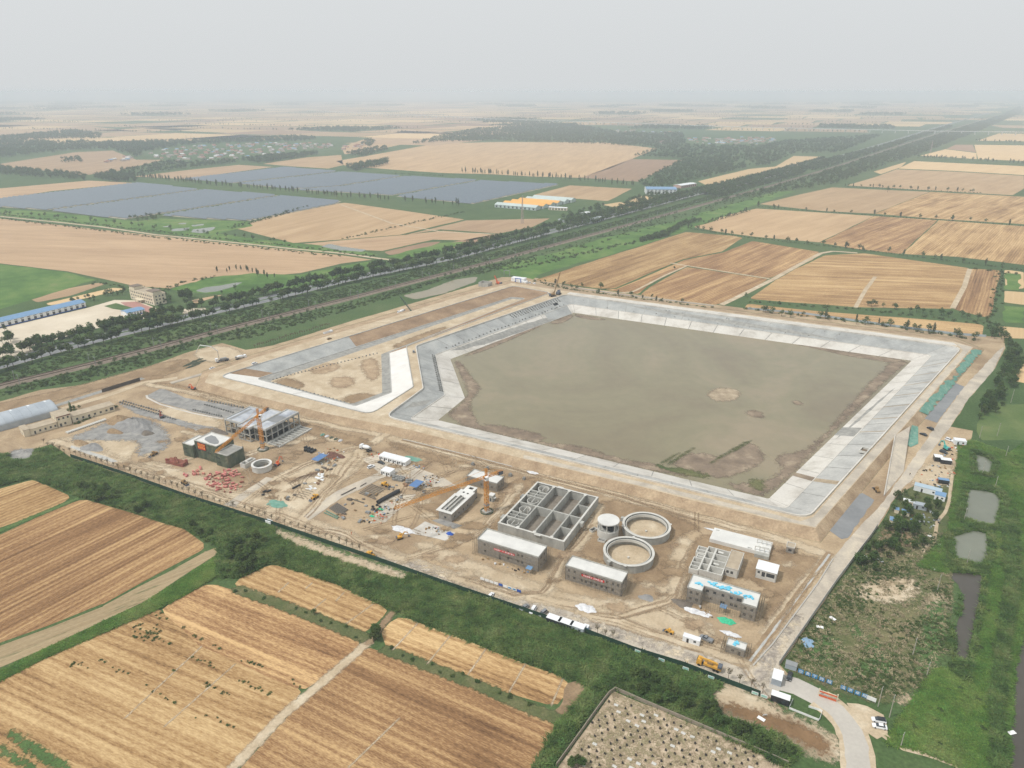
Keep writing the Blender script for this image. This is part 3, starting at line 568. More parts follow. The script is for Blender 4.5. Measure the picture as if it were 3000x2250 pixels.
# ---- green verges, ponds
sheet('grass_strip', jitter_poly(PP([(1560, 818), (1620, 790), (1800, 744), (2005, 676), (2330, 560), (2280, 560), (2000, 640), (1800, 690), (1640, 738), (1450, 782), (1480, 800)]), 4, 25), M_lush, .06)
sheet('grass_strip', jitter_poly(PP([(500, 848), (600, 815), (740, 800), (880, 806), (1000, 780), (1090, 765), (1150, 770), (1000, 812), (850, 850), (640, 862)]), 3, 15), M_lush, .06)
sheet('grass_strip', jitter_poly(PP([(-200, 770), (0, 775), (200, 798), (280, 820), (150, 860), (0, 905), (-200, 960)]), 3, 15), M_lush, .055)
field([(80, 872), (120, 860), (290, 828), (310, 832), (200, 868), (110, 886)], Pk, ((80, 872), (290, 828))); field([(130, 890), (330, 843), (372, 846), (260, 872), (150, 895)], Ri, ((130, 890), (330, 843)))
field([(560, 880), (620, 868), (660, 862), (600, 880), (570, 895)], Pk)
def pond(px, m=M_pond, z=.09, sm=1, amp=.6, **kw): return sheet('pond', jitter_poly(fillet(PP(px), 5, 3), amp, 2.5), m, z, **kw)
pond([(570, 852), (600, 842), (650, 836), (690, 828), (712, 827), (690, 838), (640, 853), (600, 858)])
pond([(1178, 866), (1250, 850), (1330, 820), (1402, 809), (1392, 826), (1300, 860), (1215, 878)], M_water)
for px in ([(505, 671), (560, 666), (545, 675), (500, 678)], [(560, 660), (600, 655), (595, 660), (565, 664)], [(565, 672), (635, 664), (620, 675), (590, 684), (560, 680)], [(470, 665), (500, 660), (495, 666)], [(515, 655), (550, 652), (540, 658)], [(940, 722), (965, 714), (1000, 722), (1075, 732), (1060, 738), (990, 733)]):
    pond(px, M_liner_mid if False else M_pond, sm=0, amp=1)
sheet('grass_strip', jitter_poly(PP([(0, 612), (150, 622), (400, 648), (470, 640), (730, 650), (740, 662), (640, 685), (860, 712), (1000, 726), (1110, 748), (900, 735), (640, 703), (380, 672), (0, 632)]), 4, 25), M_lush, .06)
M_puddle = M_pond
pond([(2855, 1331), (2885, 1338), (2912, 1356), (2902, 1388), (2858, 1382)], M_pond)
pond([(2837, 1432), (2915, 1445), (2936, 1468), (2918, 1537), (2870, 1535), (2823, 1514)], M_pond)
pond([(2790, 1572), (2850, 1554), (2896, 1565), (2895, 1635), (2872, 1658), (2796, 1632)], M_pond)
pond([(2775, 1676), (2877, 1684), (2880, 1704), (2868, 1775), (2851, 1852), (2838, 1942), (2798, 1917), (2796, 1845), (2822, 1772), (2815, 1729)], M_ponddark)
sheet('stream', jitter_poly(PP([(3010, 1840), (2982, 1940), (2968, 2050), (2958, 2150), (2955, 2260), (2950, 2400), (3300, 2400), (3300, 1700)]), .6, 5), M_ponddark, .09)
# ================================================================ construction site ground
FENCE_PX = [(208, 1340), (362, 1391), (543, 1456), (800, 1538), (900, 1573), (1125, 1650), (1300, 1712), (1500, 1780), (1605, 1816), (1724, 1858), (1862, 1910), (2006, 1954), (2115, 1997), (2249, 2047)]
WALL_PX = [(2281, 1950), (2453, 1702), (2552, 1572), (2574, 1538)]
dirt_px = [(-150, 1210), (0, 1176), (120, 1142), (260, 1125), (420, 1080), (540, 1035), (650, 1005), (720, 1025), (800, 1012), (1015, 945), (1340, 850), (1470, 812), (1560, 812), (1660, 836), (2000, 881), (2180, 903), (2500, 943), (2800, 982), (2900, 985), (2942, 990), (2945, 1020), (2915, 1080), (2838, 1168), (2785, 1250), (2850, 1262), (2835, 1330), (2800, 1370), (2730, 1420), (2680, 1420), (2628, 1452), (2574, 1540), (2453, 1704), (2284, 1948), (2310, 1975), (2275, 2040)] + FENCE_PX[::-1] + [(150, 1300), (60, 1330), (-150, 1350)]
sheet('construction_ground', jitter_poly(PP(dirt_px), .5, 8), M_dirt, 0.02, holes=[[p for p in TOE]])
def patch(px, m, z=.05, amp=.8, step=4, name='soil_patch', sm=1):
    p = PP(px); return soft_sheet(name, smooth_poly(p, sm) if sm else p, m, zlayer(z), amp * 3.6, 1.8, blur=2.2)
# brown, freshly turned areas
patch([(-100, 1205), (0, 1182), (203, 1137), (330, 1103), (520, 1050), (560, 1062), (540, 1085), (400, 1122), (330, 1128), (200, 1165), (0, 1225), (-100, 1250)], M_brown)
patch([(1270, 1500), (1235, 1490), (1210, 1475), (1260, 1430), (1330, 1420), (1380, 1480), (1330, 1530), (1300, 1540)], M_brown)
patch([(1440, 1500), (1480, 1420), (1540, 1395), (1580, 1405), (1500, 1470), (1450, 1560), (1400, 1575)], M_brown)
patch([(1690, 1600), (1700, 1500), (1780, 1460), (1900, 1480), (2000, 1520), (2060, 1550), (2010, 1560), (1960, 1600), (1990, 1640), (1980, 1690), (1870, 1720), (1850, 1660), (1720, 1640)], M_brown)
patch([(2070, 1560), (2240, 1600), (2330, 1620), (2420, 1640), (2360, 1720), (2310, 1790), (2250, 1860), (2240, 1800), (2260, 1730), (2180, 1690), (2100, 1700), (2020, 1690), (2000, 1640), (2030, 1590)], M_brown)
patch([(1130, 1290), (1300, 1338), (1500, 1390), (1470, 1400), (1300, 1360), (1150, 1310)], M_brown, amp=1)
patch([(850, 1230), (980, 1262), (1120, 1300), (1060, 1305), (960, 1285), (880, 1262)], M_brown, amp=1)
patch([(430, 1120), (520, 1125), (640, 1160), (800, 1200), (700, 1190), (600, 1165), (500, 1140)], M_brown, amp=1)
patch([(560, 1030), (650, 1010), (720, 1035), (700, 1050), (600, 1065)], M_sand, .06)
patch([(440, 1200), (520, 1240), (600, 1262), (660, 1245), (610, 1215), (520, 1190)], M_sand)
patch([(660, 1390), (740, 1375), (860, 1350), (870, 1370), (780, 1420), (720, 1450), (640, 1420)], M_brown, .055)
# big pale sandy areas and vehicle tracks
patch([(290, 1260), (420, 1290), (380, 1340), (370, 1370), (330, 1360), (250, 1320)], M_sand)
patch([(150, 1290), (240, 1300), (330, 1340), (500, 1400), (690, 1465), (900, 1545), (1050, 1600), (1160, 1640), (1280, 1690), (1500, 1765), (1500, 1742), (1380, 1695), (1200, 1630), (1060, 1570), (920, 1520), (700, 1430), (600, 1395), (500, 1370), (360, 1350), (240, 1270)], M_sand, .055)
patch([(1230, 1620), (1400, 1690), (1560, 1740), (1760, 1800), (1900, 1845), (2100, 1910), (2180, 1935), (2200, 1925), (2100, 1880), (2080, 1820), (2000, 1810), (1950, 1760), (1880, 1760), (1700, 1750), (1560, 1700), (1400, 1650), (1300, 1600)], M_sand, .055)
patch([(700, 1480), (770, 1420), (900, 1360), (1020, 1320), (1090, 1330), (1050, 1380), (960, 1440), (900, 1490), (820, 1530)], M_sand, .055)
TRACKS = [([(160, 1290), (330, 1350), (520, 1415), (700, 1475), (860, 1530), (1000, 1585), (1130, 1625)], 6), ([(560, 1340), (480, 1370), (420, 1350)], 5), ([(700, 1478), (760, 1432), (870, 1372), (1000, 1325), (1080, 1305), (1150, 1262)], 6),
          ([(880, 1535), (930, 1470), (1000, 1400), (1045, 1340), (1060, 1310)], 7), ([(1150, 1283), (1330, 1330), (1560, 1388), (1900, 1477), (2100, 1530), (2300, 1585), (2445, 1632)], 6),
          ([(1180, 1640), (1330, 1590), (1400, 1560), (1480, 1480), (1530, 1410)], 4.5), ([(1330, 1690), (1500, 1745), (1600, 1735), (1650, 1640), (1720, 1570), (1760, 1480)], 5), ([(1560, 1750), (1800, 1800), (1960, 1760), (1990, 1700), (1980, 1640), (2020, 1570)], 6),
          ([(1700, 1790), (1900, 1850), (2080, 1905), (2180, 1940)], 6), ([(2080, 1880), (2050, 1820), (1950, 1790)], 4), ([(2240, 1860), (2300, 1780), (2380, 1680), (2420, 1640)], 4), ([(430, 1125), (560, 1150), (700, 1185), (850, 1218), (1000, 1252), (1130, 1278)], 5),
          ([(860, 1545), (1000, 1560), (1100, 1610), (1200, 1650)], 5), ([(640, 1290), (590, 1275), (520, 1262)], 4), ([(700, 1340), (760, 1320), (830, 1300), (900, 1290)], 5)]
def wob(pl, amp):
    return [p + Vector((random.uniform(-amp, amp), random.uniform(-amp, amp), 0)) for p in pl]
for i, (pl, w) in enumerate(TRACKS):
    p = wob(resample([P(*q) for q in pl], 6), .7); soft_sheet('dirt_track', p, M_sand, .105 + i * .002, 1.8, 1.6, w, blur=1.5)
    for rep in range(5):                                 # wheel ruts
        o2 = random.uniform(-w / 2, w / 2); k = random.uniform(.3, 1.3)
        q = [a + Vector((-(b - a).y, (b - a).x, 0)).normalized() * (o2 + k * math.sin(j * .5 + rep)) for j, (a, b) in enumerate(zip(p, p[1:]))]
        j0 = random.randint(0, max(0, len(q) // 3)); j1 = random.randint(len(q) * 2 // 3, len(q)); q = q[j0:j1]
        if len(q) > 2: soft_sheet('wheel_rut', q, M_dirt if rep % 2 else M_slope, .14 + i * .008 + rep * .0015, .3, .7, .4, blur=.5)
SITEP = PP([(330, 1370), (520, 1260), (850, 1260), (1120, 1310), (1560, 1400), (2060, 1545), (2400, 1640), (2200, 1920), (1900, 1840), (1500, 1730), (1200, 1630), (900, 1530), (600, 1440)]); zz = .17
BLD = np.array([(19, 310, 30), (65, 298, 15), (54, 277, 15), (0, 278, 18), (37, 259, 16), (88, 244, 17), (95, 271, 15), (-27, 320, 16), (-15, 344, 12), (108, 288, 16), (113, 264, 7), (-160, 412, 27), (-175, 376, 22)])
free = lambda A: A[(np.hypot(A[:, None, 0] - BLD[:, 0], A[:, None, 1] - BLD[:, 1]) > BLD[:, 2] + 1).all(1)]
for i, q in enumerate(free(rand_in(SITEP, 150))):                # scuffed soil and turning tracks
    zz += .0011; r_ = random.uniform(1.5, 6); soft_sheet('soil_patch', [Vector((q[0] + r_ * k * math.cos(a * .9), q[1] + r_ * math.sin(a * .9) * .6)) for a, k in ((j, random.uniform(.7, 1.3)) for j in range(7))], (M_brown, M_sand, M_slope, M_brown)[i % 4], zz, 2.2, 1.4, blur=1.8)
for i, q in enumerate(free(rand_in(SITEP, 120))):
    zz += .0005; a = random.uniform(0, 6.28); c = random.uniform(-.05, .05); p = Vector((q[0], q[1])); tr = [p]
    for _ in range(random.randint(7, 16)): a += c; p = p + Vector((math.cos(a), math.sin(a))) * 2.2; tr.append(p)
    if len(free(np.array([(t.x, t.y) for t in tr]))) < len(tr): continue
    for s in (-.9, .9): zz += .0005; soft_sheet('wheel_rut', [t + Vector((-math.sin(a), math.cos(a))) * s for t in tr], (M_slope, M_sand, M_brown)[i % 3], zz, .25, .6, .35, blur=.4)
# concrete road inside the fence
near_road = PP([(1050, 1572), (1136, 1606), (1300, 1665), (1500, 1738), (1717, 1806), (1898, 1862), (2115, 1936), (2185, 1962), (2263, 1885), (2396, 1706), (2440, 1634), (2500, 1565), (2590, 1468), (2647, 1385), (2736, 1256), (2825, 1133), (2922, 1030), (2942, 1016), (2910, 1086), (2838, 1166), (2785, 1250), (2725, 1328), (2668, 1410), (2625, 1450), (2574, 1537), (2453, 1700), (2281, 1946), (2300, 1975), (2275, 2040), (2249, 2044), (2115, 1993), (2006, 1950), (1862, 1906), (1724, 1854), (1500, 1777), (1300, 1708), (1125, 1646), (1035, 1605)])
sheet('site_road', jitter_poly(near_road, .35, 5), M_road, .075)
patch([(1150, 1625), (1300, 1680), (1500, 1752), (1700, 1815), (1900, 1875), (2100, 1945), (2130, 1962), (2080, 1958), (1900, 1890), (1700, 1826), (1480, 1757), (1300, 1695), (1170, 1645)], M_roadpatch, .09, 1.2, 3, 'worn_road_surface', 0)
patch([(2180, 1962), (2230, 1925), (2280, 1870), (2330, 1800), (2345, 1805), (2300, 1880), (2260, 1950), (2240, 2000), (2190, 2000)], M_roadpatch, .09, 1.0, 3, 'worn_road_surface', 0)
GATE_ROAD = [(2255, 1990), (2330, 2010), (2400, 2045), (2455, 2085), (2490, 2130), (2508, 2180), (2515, 2250), (2516, 2330)]
ribbon('gate_road', resample([P(*q) for q in GATE_ROAD], 3), 8.6, mat('smooth_concrete', [(0.3, lin(172, 166, 157)), (0.7, lin(192, 186, 176))], .05, 7, .9, fine=.06, fscale=.8, spec=.15), .095)
for side in (-1, 1):
    p = resample([P(*q) for q in GATE_ROAD[2:]], 3); q = [a + Vector((-(b - a).y, (b - a).x, 0)).normalized() * 4.5 * side for a, b in zip(p, p[1:])]
    ribbon('road_shoulder', q, [random.uniform(1.2, 2.6) for _ in q], M_sand, .10)
sheet('car_park', jitter_poly(PP([(2480, 2060), (2540, 2070), (2590, 2095), (2600, 2150), (2570, 2165), (2530, 2140)]), .6, 3), M_sand, .085)
# concrete yards, slabs
for px, m in (([(1062, 1345), (1112, 1330), (1300, 1400), (1340, 1425), (1300, 1430), (1240, 1412), (1115, 1388)], M_road), ([(1112, 1383), (1140, 1392), (1000, 1460), (905, 1525), (890, 1512), (985, 1440)], M_road),
              ([(1195, 1560), (1245, 1528), (1335, 1562), (1305, 1585)], M_liner_white), ([(655, 1480), (780, 1398), (800, 1402), (705, 1470), (690, 1486)], M_road), ([(1120, 1465), (1200, 1440), (1220, 1450), (1130, 1530), (1090, 1535)], M_road),
              ([(1240, 1395), (1300, 1398), (1290, 1425), (1240, 1432)], M_road), ([(1265, 1525), (1290, 1520), (1355, 1540), (1330, 1550)], M_gravel), ([(210, 1305), (330, 1345), (346, 1352), (330, 1356), (205, 1312)], M_conc)):
    sheet('concrete_yard', jitter_poly(PP(px), .25, 4), m, zlayer(.12))
sheet('gravel_bed', jitter_poly(PP([(429, 1161), (479, 1133), (487, 1142), (511, 1152), (543, 1166), (640, 1182), (719, 1198), (656, 1225), (565, 1207), (470, 1180)]), .3, 4), M_gravel, .11)
ribbon('canal_edge', [P(*q) for q in [(655, 1228), (565, 1211), (470, 1185), (432, 1166), (429, 1158)]], 1.4, M_liner_white, .13)
soft_sheet('gravel_bed', (PP([(345, 1180), (440, 1205), (560, 1240), (640, 1255), (600, 1270), (520, 1245), (400, 1213)])), M_gravel, .1115, 2)
soft_sheet('gravel_bed', (smooth_poly(PP([(190, 1290), (250, 1265), (340, 1225), (440, 1225), (505, 1280), (480, 1320), (420, 1340), (400, 1330), (420, 1290), (300, 1290)]))), M_gravel, .1045, 4.5, blur=2)
for px in ([(2428, 1554), (2465, 1580), (2483, 1576), (2561, 1465), (2527, 1445), (2510, 1450)], [(2705, 1226), (2744, 1239), (2826, 1133), (2799, 1122)]):
    sheet('gravel_pad', jitter_poly(PP(px), .35, 3), M_asphalt, .10)
ribbon('concrete_lane', [P2(*q) for q in [(500, 1122), (650, 1079), (830, 1026), (1000, 975), (1180, 918)]], 3.6, M_road, .125); ribbon('lane_kerb', [P2(*q) for q in [(502, 1125), (652, 1082), (832, 1029), (1002, 978), (1180, 921)]], .6, M_concdark, .13)
ribbon('concrete_lane', [P2(*q) for q in [(-60, 1262), (160, 1190), (300, 1146), (420, 1108)]], 5, M_concdark, .115); ribbon('haul_road', [P2(*q) for q in [(170, 1202), (310, 1160), (420, 1122), (520, 1108)]], 6, M_sand, .118)
# ramp from the crest road down to the perimeter road
mb = MB(); a, b, c, d = P(2622, 1276, ZC), P(2667, 1248, ZC), P(2647, 1383, .1), P(2590, 1452, .1)
e, f = P(2640, 1240, ZC), P(2676, 1218, ZC)
vs = [a, b, c, d]; mb.add([(v.x, v.y, v.z + .03) for v in vs], [(3, 2, 1, 0)])
for p, q in ((a, d), (b, c)): mb.add([(p.x, p.y, p.z + .03), (q.x, q.y, q.z + .03), (q.x, q.y, -.2), (p.x, p.y, -.2)], [(0, 1, 2, 3)])
ramp = mb.build('access_ramp', M_road, kind='structure')
mb = MB(); mb.bar(a + Vector((0, 0, .35)), d + Vector((0, 0, .35)), .5, .7); mb.build('ramp_kerb', M_liner_white, ramp)
# green dust net on the dike's outer face
M_net = mat('green_dust_net', [(0.3, lin(86, 132, 116)), (0.55, lin(112, 154, 138)), (0.8, lin(158, 166, 146))], .35, 6, .9, fine=.2, fscale=3)
def slope_net(i, t0, t1, s0, s1, label, amp=.2):
    a0, a1, b0, b1 = OUT[i], OUT[(i + 1) % len(OUT)], TOE[i], TOE[(i + 1) % len(OUT)]; n = 24; mb = MB(); top, bot = [], []
    for j in range(n + 1):
        t = t0 + (t1 - t0) * j / n; A, B = a0.lerp(a1, t), b0.lerp(b1, t)
        for lst, s in ((top, s0), (bot, s1)):
            w = min(1.08, max(0.02, s + random.uniform(-amp, amp))); p = A.lerp(B, w); lst.append((p.x, p.y, ZC * (1 - w) + .38))
    for j in range(n): mb.add([top[j], bot[j], bot[j + 1], top[j + 1]], [(0, 1, 2, 3)])
    mb.build('dust_net', M_net, label=label, cat='dust net')
slope_net(12, .05, .47, .12, .9, 'torn green dust net beside the dark gravel pad on the dike slope')
slope_net(12, .60, .97, .15, .95, 'long green dust net below the far bend of the crest road')
slope_net(12, .47, .60, .55, .85, 'narrow torn scrap of green net between two larger nets')
mb = MB(); q = [P(2672, 1245, 2.2), P(2690, 1250, .3), P(2690, 1300, .2), P(2668, 1310, .2), P(2655, 1300, 1.0)]
mb.add([tuple(v) for v in q], [(0, 4, 3, 2, 1)]); mb.build('dust_net', M_net, label='green dust net at the foot of the access ramp by parked dark cars', cat='dust net')

# ================================================================ right-hand waste ground
soft_sheet('scrub_ground', (PP([(2460, 1705), (2560, 1575), (2640, 1450), (2700, 1400), (2800, 1380), (2830, 1480), (2800, 1560), (2790, 1680), (2790, 1760), (2780, 1900), (2720, 2000), (2600, 2060), (2440, 2030), (2300, 1960), (2330, 1880)])), M_dry, .0155, 4, 2.5)
for px in ([(2545, 1700), (2680, 1690), (2690, 1740), (2640, 1765), (2560, 1760), (2500, 1745)], [(2710, 1745), (2770, 1740), (2780, 1790), (2740, 1810), (2700, 1800)], [(2660, 1390), (2760, 1340), (2800, 1360), (2780, 1420), (2680, 1430)], [(2590, 1555), (2640, 1550), (2690, 1590), (2650, 1605), (2590, 1595)], [(2760, 2050), (2790, 2070), (2700, 2075), (2620, 2050), (2660, 2040)]):
    patch(px, M_sand if px[0][0] != 2590 else M_brown, .04, 1.2, 3, 'bare_patch')
for px in ([(2480, 1840), (2530, 1880), (2580, 1960), (2620, 1945), (2560, 1880), (2500, 1830)], [(2340, 1900), (2420, 1850), (2460, 1880), (2440, 1950), (2380, 1940)], [(2480, 1960), (2560, 1930), (2620, 1950), (2600, 1975), (2500, 1985)], [(2720, 1760), (2770, 1760), (2780, 1900), (2700, 2000), (2690, 1900)]):
    patch(px, M_reedsoil, .045, 1.5, 3, 'scrub_patch')
sheet('meadow', jitter_poly(PP([(2945, 1340), (3000, 1300), (3100, 1260), (3100, 1900), (3000, 1830), (2970, 1950), (2950, 2260), (2840, 2260), (2700, 2200), (2600, 2180), (2640, 2100), (2700, 2020), (2740, 1960), (2830, 1960), (2860, 1860), (2890, 1700), (2910, 1580), (2950, 1480)]), 1.5, 6), M_lush, .02)
sheet('meadow', jitter_poly(PP([(2870, 1200), (2900, 1180), (3000, 1185), (3100, 1200), (3100, 1280), (3000, 1290), (2880, 1290), (2860, 1250)]), 1.5, 6), mat('pale_meadow', [(0.3, (0.07, 0.12, 0.035)), (0.6, (0.13, 0.17, 0.06)), (0.8, (0.19, 0.19, 0.085))], .04, 7, .95, fine=.2, fscale=.8, spec=.1), .02)
ribbon('footpath', resample([P(*q) for q in [(2570, 2140), (2640, 2190), (2720, 2210), (2800, 2240), (2860, 2290)]], 3), 2.4, M_sand, .06)
ribbon('footpath', resample([P(*q) for q in [(2790, 1390), (2780, 1470), (2770, 1500), (2745, 1530), (2740, 1570), (2700, 1620)]], 3), 1.6, M_sand, .06)
ribbon('footpath', resample([P(*q) for q in [(2800, 1510), (2840, 1530), (2890, 1545)]], 3), 1.6, M_sand, .06)
# bottom: dried pond, cemetery, reeds
patch([(2075, 2045), (2130, 1985), (2250, 2060), (2330, 2100), (2420, 2140), (2470, 2190), (2460, 2225), (2400, 2225), (2330, 2180), (2250, 2140), (2150, 2105)], M_sand, .035, 1, 3, 'bank')
patch([(2090, 2060), (2160, 2065), (2260, 2095), (2370, 2130), (2440, 2190), (2420, 2215), (2340, 2175), (2250, 2130), (2150, 2098)], mat('dried_pond_bed', [(0.3, lin(112, 87, 60)), (0.6, lin(136, 108, 78)), (0.8, lin(158, 130, 98))], .1, 7, .8, fine=.1, spec=.2), .05, .8, 3, 'pond_bed')
sheet('reed_ground', jitter_poly(PP([(-150, 1345), (60, 1325), (150, 1305), (206, 1341)] + [(x, y + 3) for x, y in FENCE_PX[1:]] + [(2090, 2040), (2080, 2100), (2260, 2150), (2340, 2200), (2300, 2245), (2000, 2100), (1793, 2015), (1740, 2060), (1690, 2130), (1600, 2280), (1560, 2260), (1640, 2120), (1730, 2010), (1650, 1985), (1250, 1835), (1150, 1790), (980, 1712), (795, 1652), (700, 1698), (640, 1700), (600, 1640), (640, 1600), (610, 1590), (545, 1552), (400, 1505), (238, 1460), (98, 1403), (-150, 1460)]), .6, 6), M_reedsoil, .012)
sheet('cemetery_ground', jitter_poly(PP([(1796, 2024), (1981, 2101), (2110, 2155), (2250, 2217), (2330, 2260), (2330, 2330), (1590, 2330), (1640, 2240), (1720, 2130)]), .3, 5), mat('dead_grass_earth', [(0.3, lin(144, 126, 104)), (0.5, lin(176, 158, 134)), (0.7, lin(206, 188, 162))], .35, 8, .95, bump=.4, bscale=2, fine=.2, fscale=3, spec=.1), .03)
patch([(805, 1548), (900, 1584), (1000, 1620), (1125, 1660), (1200, 1688), (1190, 1704), (1100, 1684), (1000, 1648), (880, 1608), (800, 1568)], M_sand, .06, .9, 3, 'spoil_bank')
patch([(25, 1325), (60, 1315), (110, 1322), (85, 1345), (30, 1348)], M_gravel, .06, 1.0, 3, 'spoil_bank')

# ================================================================ railway and highway
RAIL_PX = [(-200, 1182), (0, 1132), (253, 1072), (452, 1021), (678, 961), (1000, 881), (1407, 776), (1678, 703), (2000, 616), (2289, 536), (2452, 487), (2640, 425), (2800, 375), (2920, 338)]
RAIL = [P(*q) for q in RAIL_PX]
def offset(pl, o): return [p + Vector((-(pl[min(i + 1, len(pl) - 1)] - pl[max(i - 1, 0)]).y, (pl[min(i + 1, len(pl) - 1)] - pl[max(i - 1, 0)]).x, 0)).normalized() * o for i, p in enumerate(pl)]
rail_s = resample(RAIL, 25)
mb = MB(); prof = [(-6.2, 0.0), (-4.0, 1.2), (4.0, 1.2), (6.2, 0.0)]; cols = [offset(rail_s, -o) for o, _ in prof]
for i in range(len(rail_s) - 1):
    for k in range(3): mb.add([(cols[k][i].x, cols[k][i].y, prof[k][1]), (cols[k + 1][i].x, cols[k + 1][i].y, prof[k + 1][1]), (cols[k + 1][i + 1].x, cols[k + 1][i + 1].y, prof[k + 1][1]), (cols[k][i + 1].x, cols[k][i + 1].y, prof[k][1])], [(0, 1, 2, 3)])
rail_root = mb.build('railway', M_ballast, kind='structure')
M_rail = mat('rusty_rail', lin(92, 74, 62), rough=.5, metal=.5); M_sleeper = mat('sleeper', lin(150, 145, 138))
for o in (-3.0, -1.5, 1.5, 3.0):
    q = offset(rail_s, o); mb = MB()
    for a, b in zip(q, q[1:]): mb.bar(a + Vector((0, 0, 1.45)), b + Vector((0, 0, 1.45)), .18, .25)
    mb.build('rail', M_rail, rail_root)
HW_PX = [(-150, 1110), (0, 1070), (167, 1023), (316, 985), (520, 936), (760, 882), (1000, 822), (1316, 757), (1497, 708), (1850, 618), (2000, 578), (2150, 543), (2300, 503), (2450, 461), (2600, 418), (2750, 372), (2900, 330)]
HW = [P(*q) for q in HW_PX]; hw_s = resample(HW, 25)
hw = ribbon('highway', hw_s, 21, M_asphalt, .14); ribbon('central_reserve', hw_s, 2.2, M_reedsoil, .17, parent=hw)
for o in (-10.2, 10.2): ribbon('edge_line', offset(hw_s, o), .35, M_liner_white, .165, parent=hw)
# paved yards left of the highway
sheet('paved_yard', PP([(-150, 1005), (0, 962), (253, 903), (335, 879), (400, 880), (470, 908), (440, 930), (330, 950), (200, 985), (80, 1018), (-150, 1040)]), mat('pale_yard', [(0.3, lin(196, 182, 160)), (0.7, lin(214, 202, 182))], .03, 6, .9, fine=.05, spec=.15), .09)
sheet('paved_yard', PP([(353, 886), (398, 884), (475, 912), (440, 926), (384, 908)]), mat('pink_paving', lin(172, 128, 118)), .11)
sheet('paved_yard', PP([(0, 1022), (80, 1005), (100, 1030), (0, 1055)]), MATS['pale_yard'], .10); sheet('paved_yard', PP([(540, 905), (600, 902), (610, 912), (560, 932), (530, 930)]), MATS['pale_yard'], .10)
sheet('lawn', PP([(305, 897), (340, 888), (388, 902), (370, 911), (330, 905)]), M_reedsoil, .12)
# ================================================================ vegetation
M_leaf = mat('leaves', [(0.25, (0.040, 0.070, 0.020)), (0.5, (0.078, 0.122, 0.033)), (0.75, (0.130, 0.175, 0.052))], .55, 3, .9, coord='OBJECT', fine=.35, fscale=2.2, rand=.25, spec=.15, trans=.3)
M_leafdark = mat('dark_leaves', [(0.25, (0.050, 0.084, 0.026)), (0.5, (0.086, 0.130, 0.038)), (0.75, (0.145, 0.180, 0.058))], .6, 3, .9, coord='OBJECT', fine=.35, fscale=2.2, rand=.25, spec=.15, trans=.3)
M_leafgrey = mat('greyish_leaves', [(0.25, (0.060, 0.080, 0.032)), (0.5, (0.10, 0.125, 0.052)), (0.75, (0.15, 0.175, 0.078))], .6, 3, .9, coord='OBJECT', fine=.35, fscale=2.2, rand=.25, spec=.15, trans=.3)
M_reed = mat('reeds', [(0.3, (0.062, 0.112, 0.034)), (0.5, (0.124, 0.198, 0.056)), (0.7, (0.22, 0.262, 0.10))], .1, 5, .9, fine=.4, fscale=1.5, rand=.3, spec=.15, trans=.35)
M_grass = mat('long_grass', [(0.3, (0.080, 0.165, 0.034)), (0.5, (0.135, 0.240, 0.050)), (0.72, (0.24, 0.29, 0.095))], .04, 5, .9, fine=.4, fscale=1.5, rand=.3, spec=.15, trans=.35)
M_drystalk = mat('dry_stalks', [(0.3, (0.24, 0.20, 0.115)), (0.7, (0.38, 0.32, 0.20))], .3, 4, .95, rand=.2, spec=.1)
M_bark = mat('bark', [(0.3, (0.075, 0.055, 0.040)), (0.7, (0.14, 0.105, 0.075))], 3, 4, .95, coord='OBJECT', spec=.1)
def leaves(mb, blobs, n, size, r):
    w = np.array([b[3] * b[4] * b[5] for b in blobs]) ** .7; w /= w.sum()
    for _ in range(n):
        c = blobs[r.choice(len(blobs), p=w)]; d = r.standard_normal(3); d /= np.linalg.norm(d); k = r.uniform(.45, 1.06) ** .6
        p = np.array(c[:3]) + d * np.array(c[3:6]) * k; s = size * r.uniform(.6, 1.35)
        nrm = d * .6 + r.standard_normal(3) * .5 + np.array((0, 0, .85)); nrm /= np.linalg.norm(nrm); a = np.cross(nrm, r.standard_normal(3)); a /= np.linalg.norm(a); b = np.cross(nrm, a)
        q = [p + s * (a * x + b * y) + nrm * s * zz for x, y, zz in ((-.5, -.35, -.08), (.55, -.3, 0), (.4, .45, -.12), (-.45, .5, .02))]
        mb.add(q, [(0, 1, 2), (0, 2, 3)])
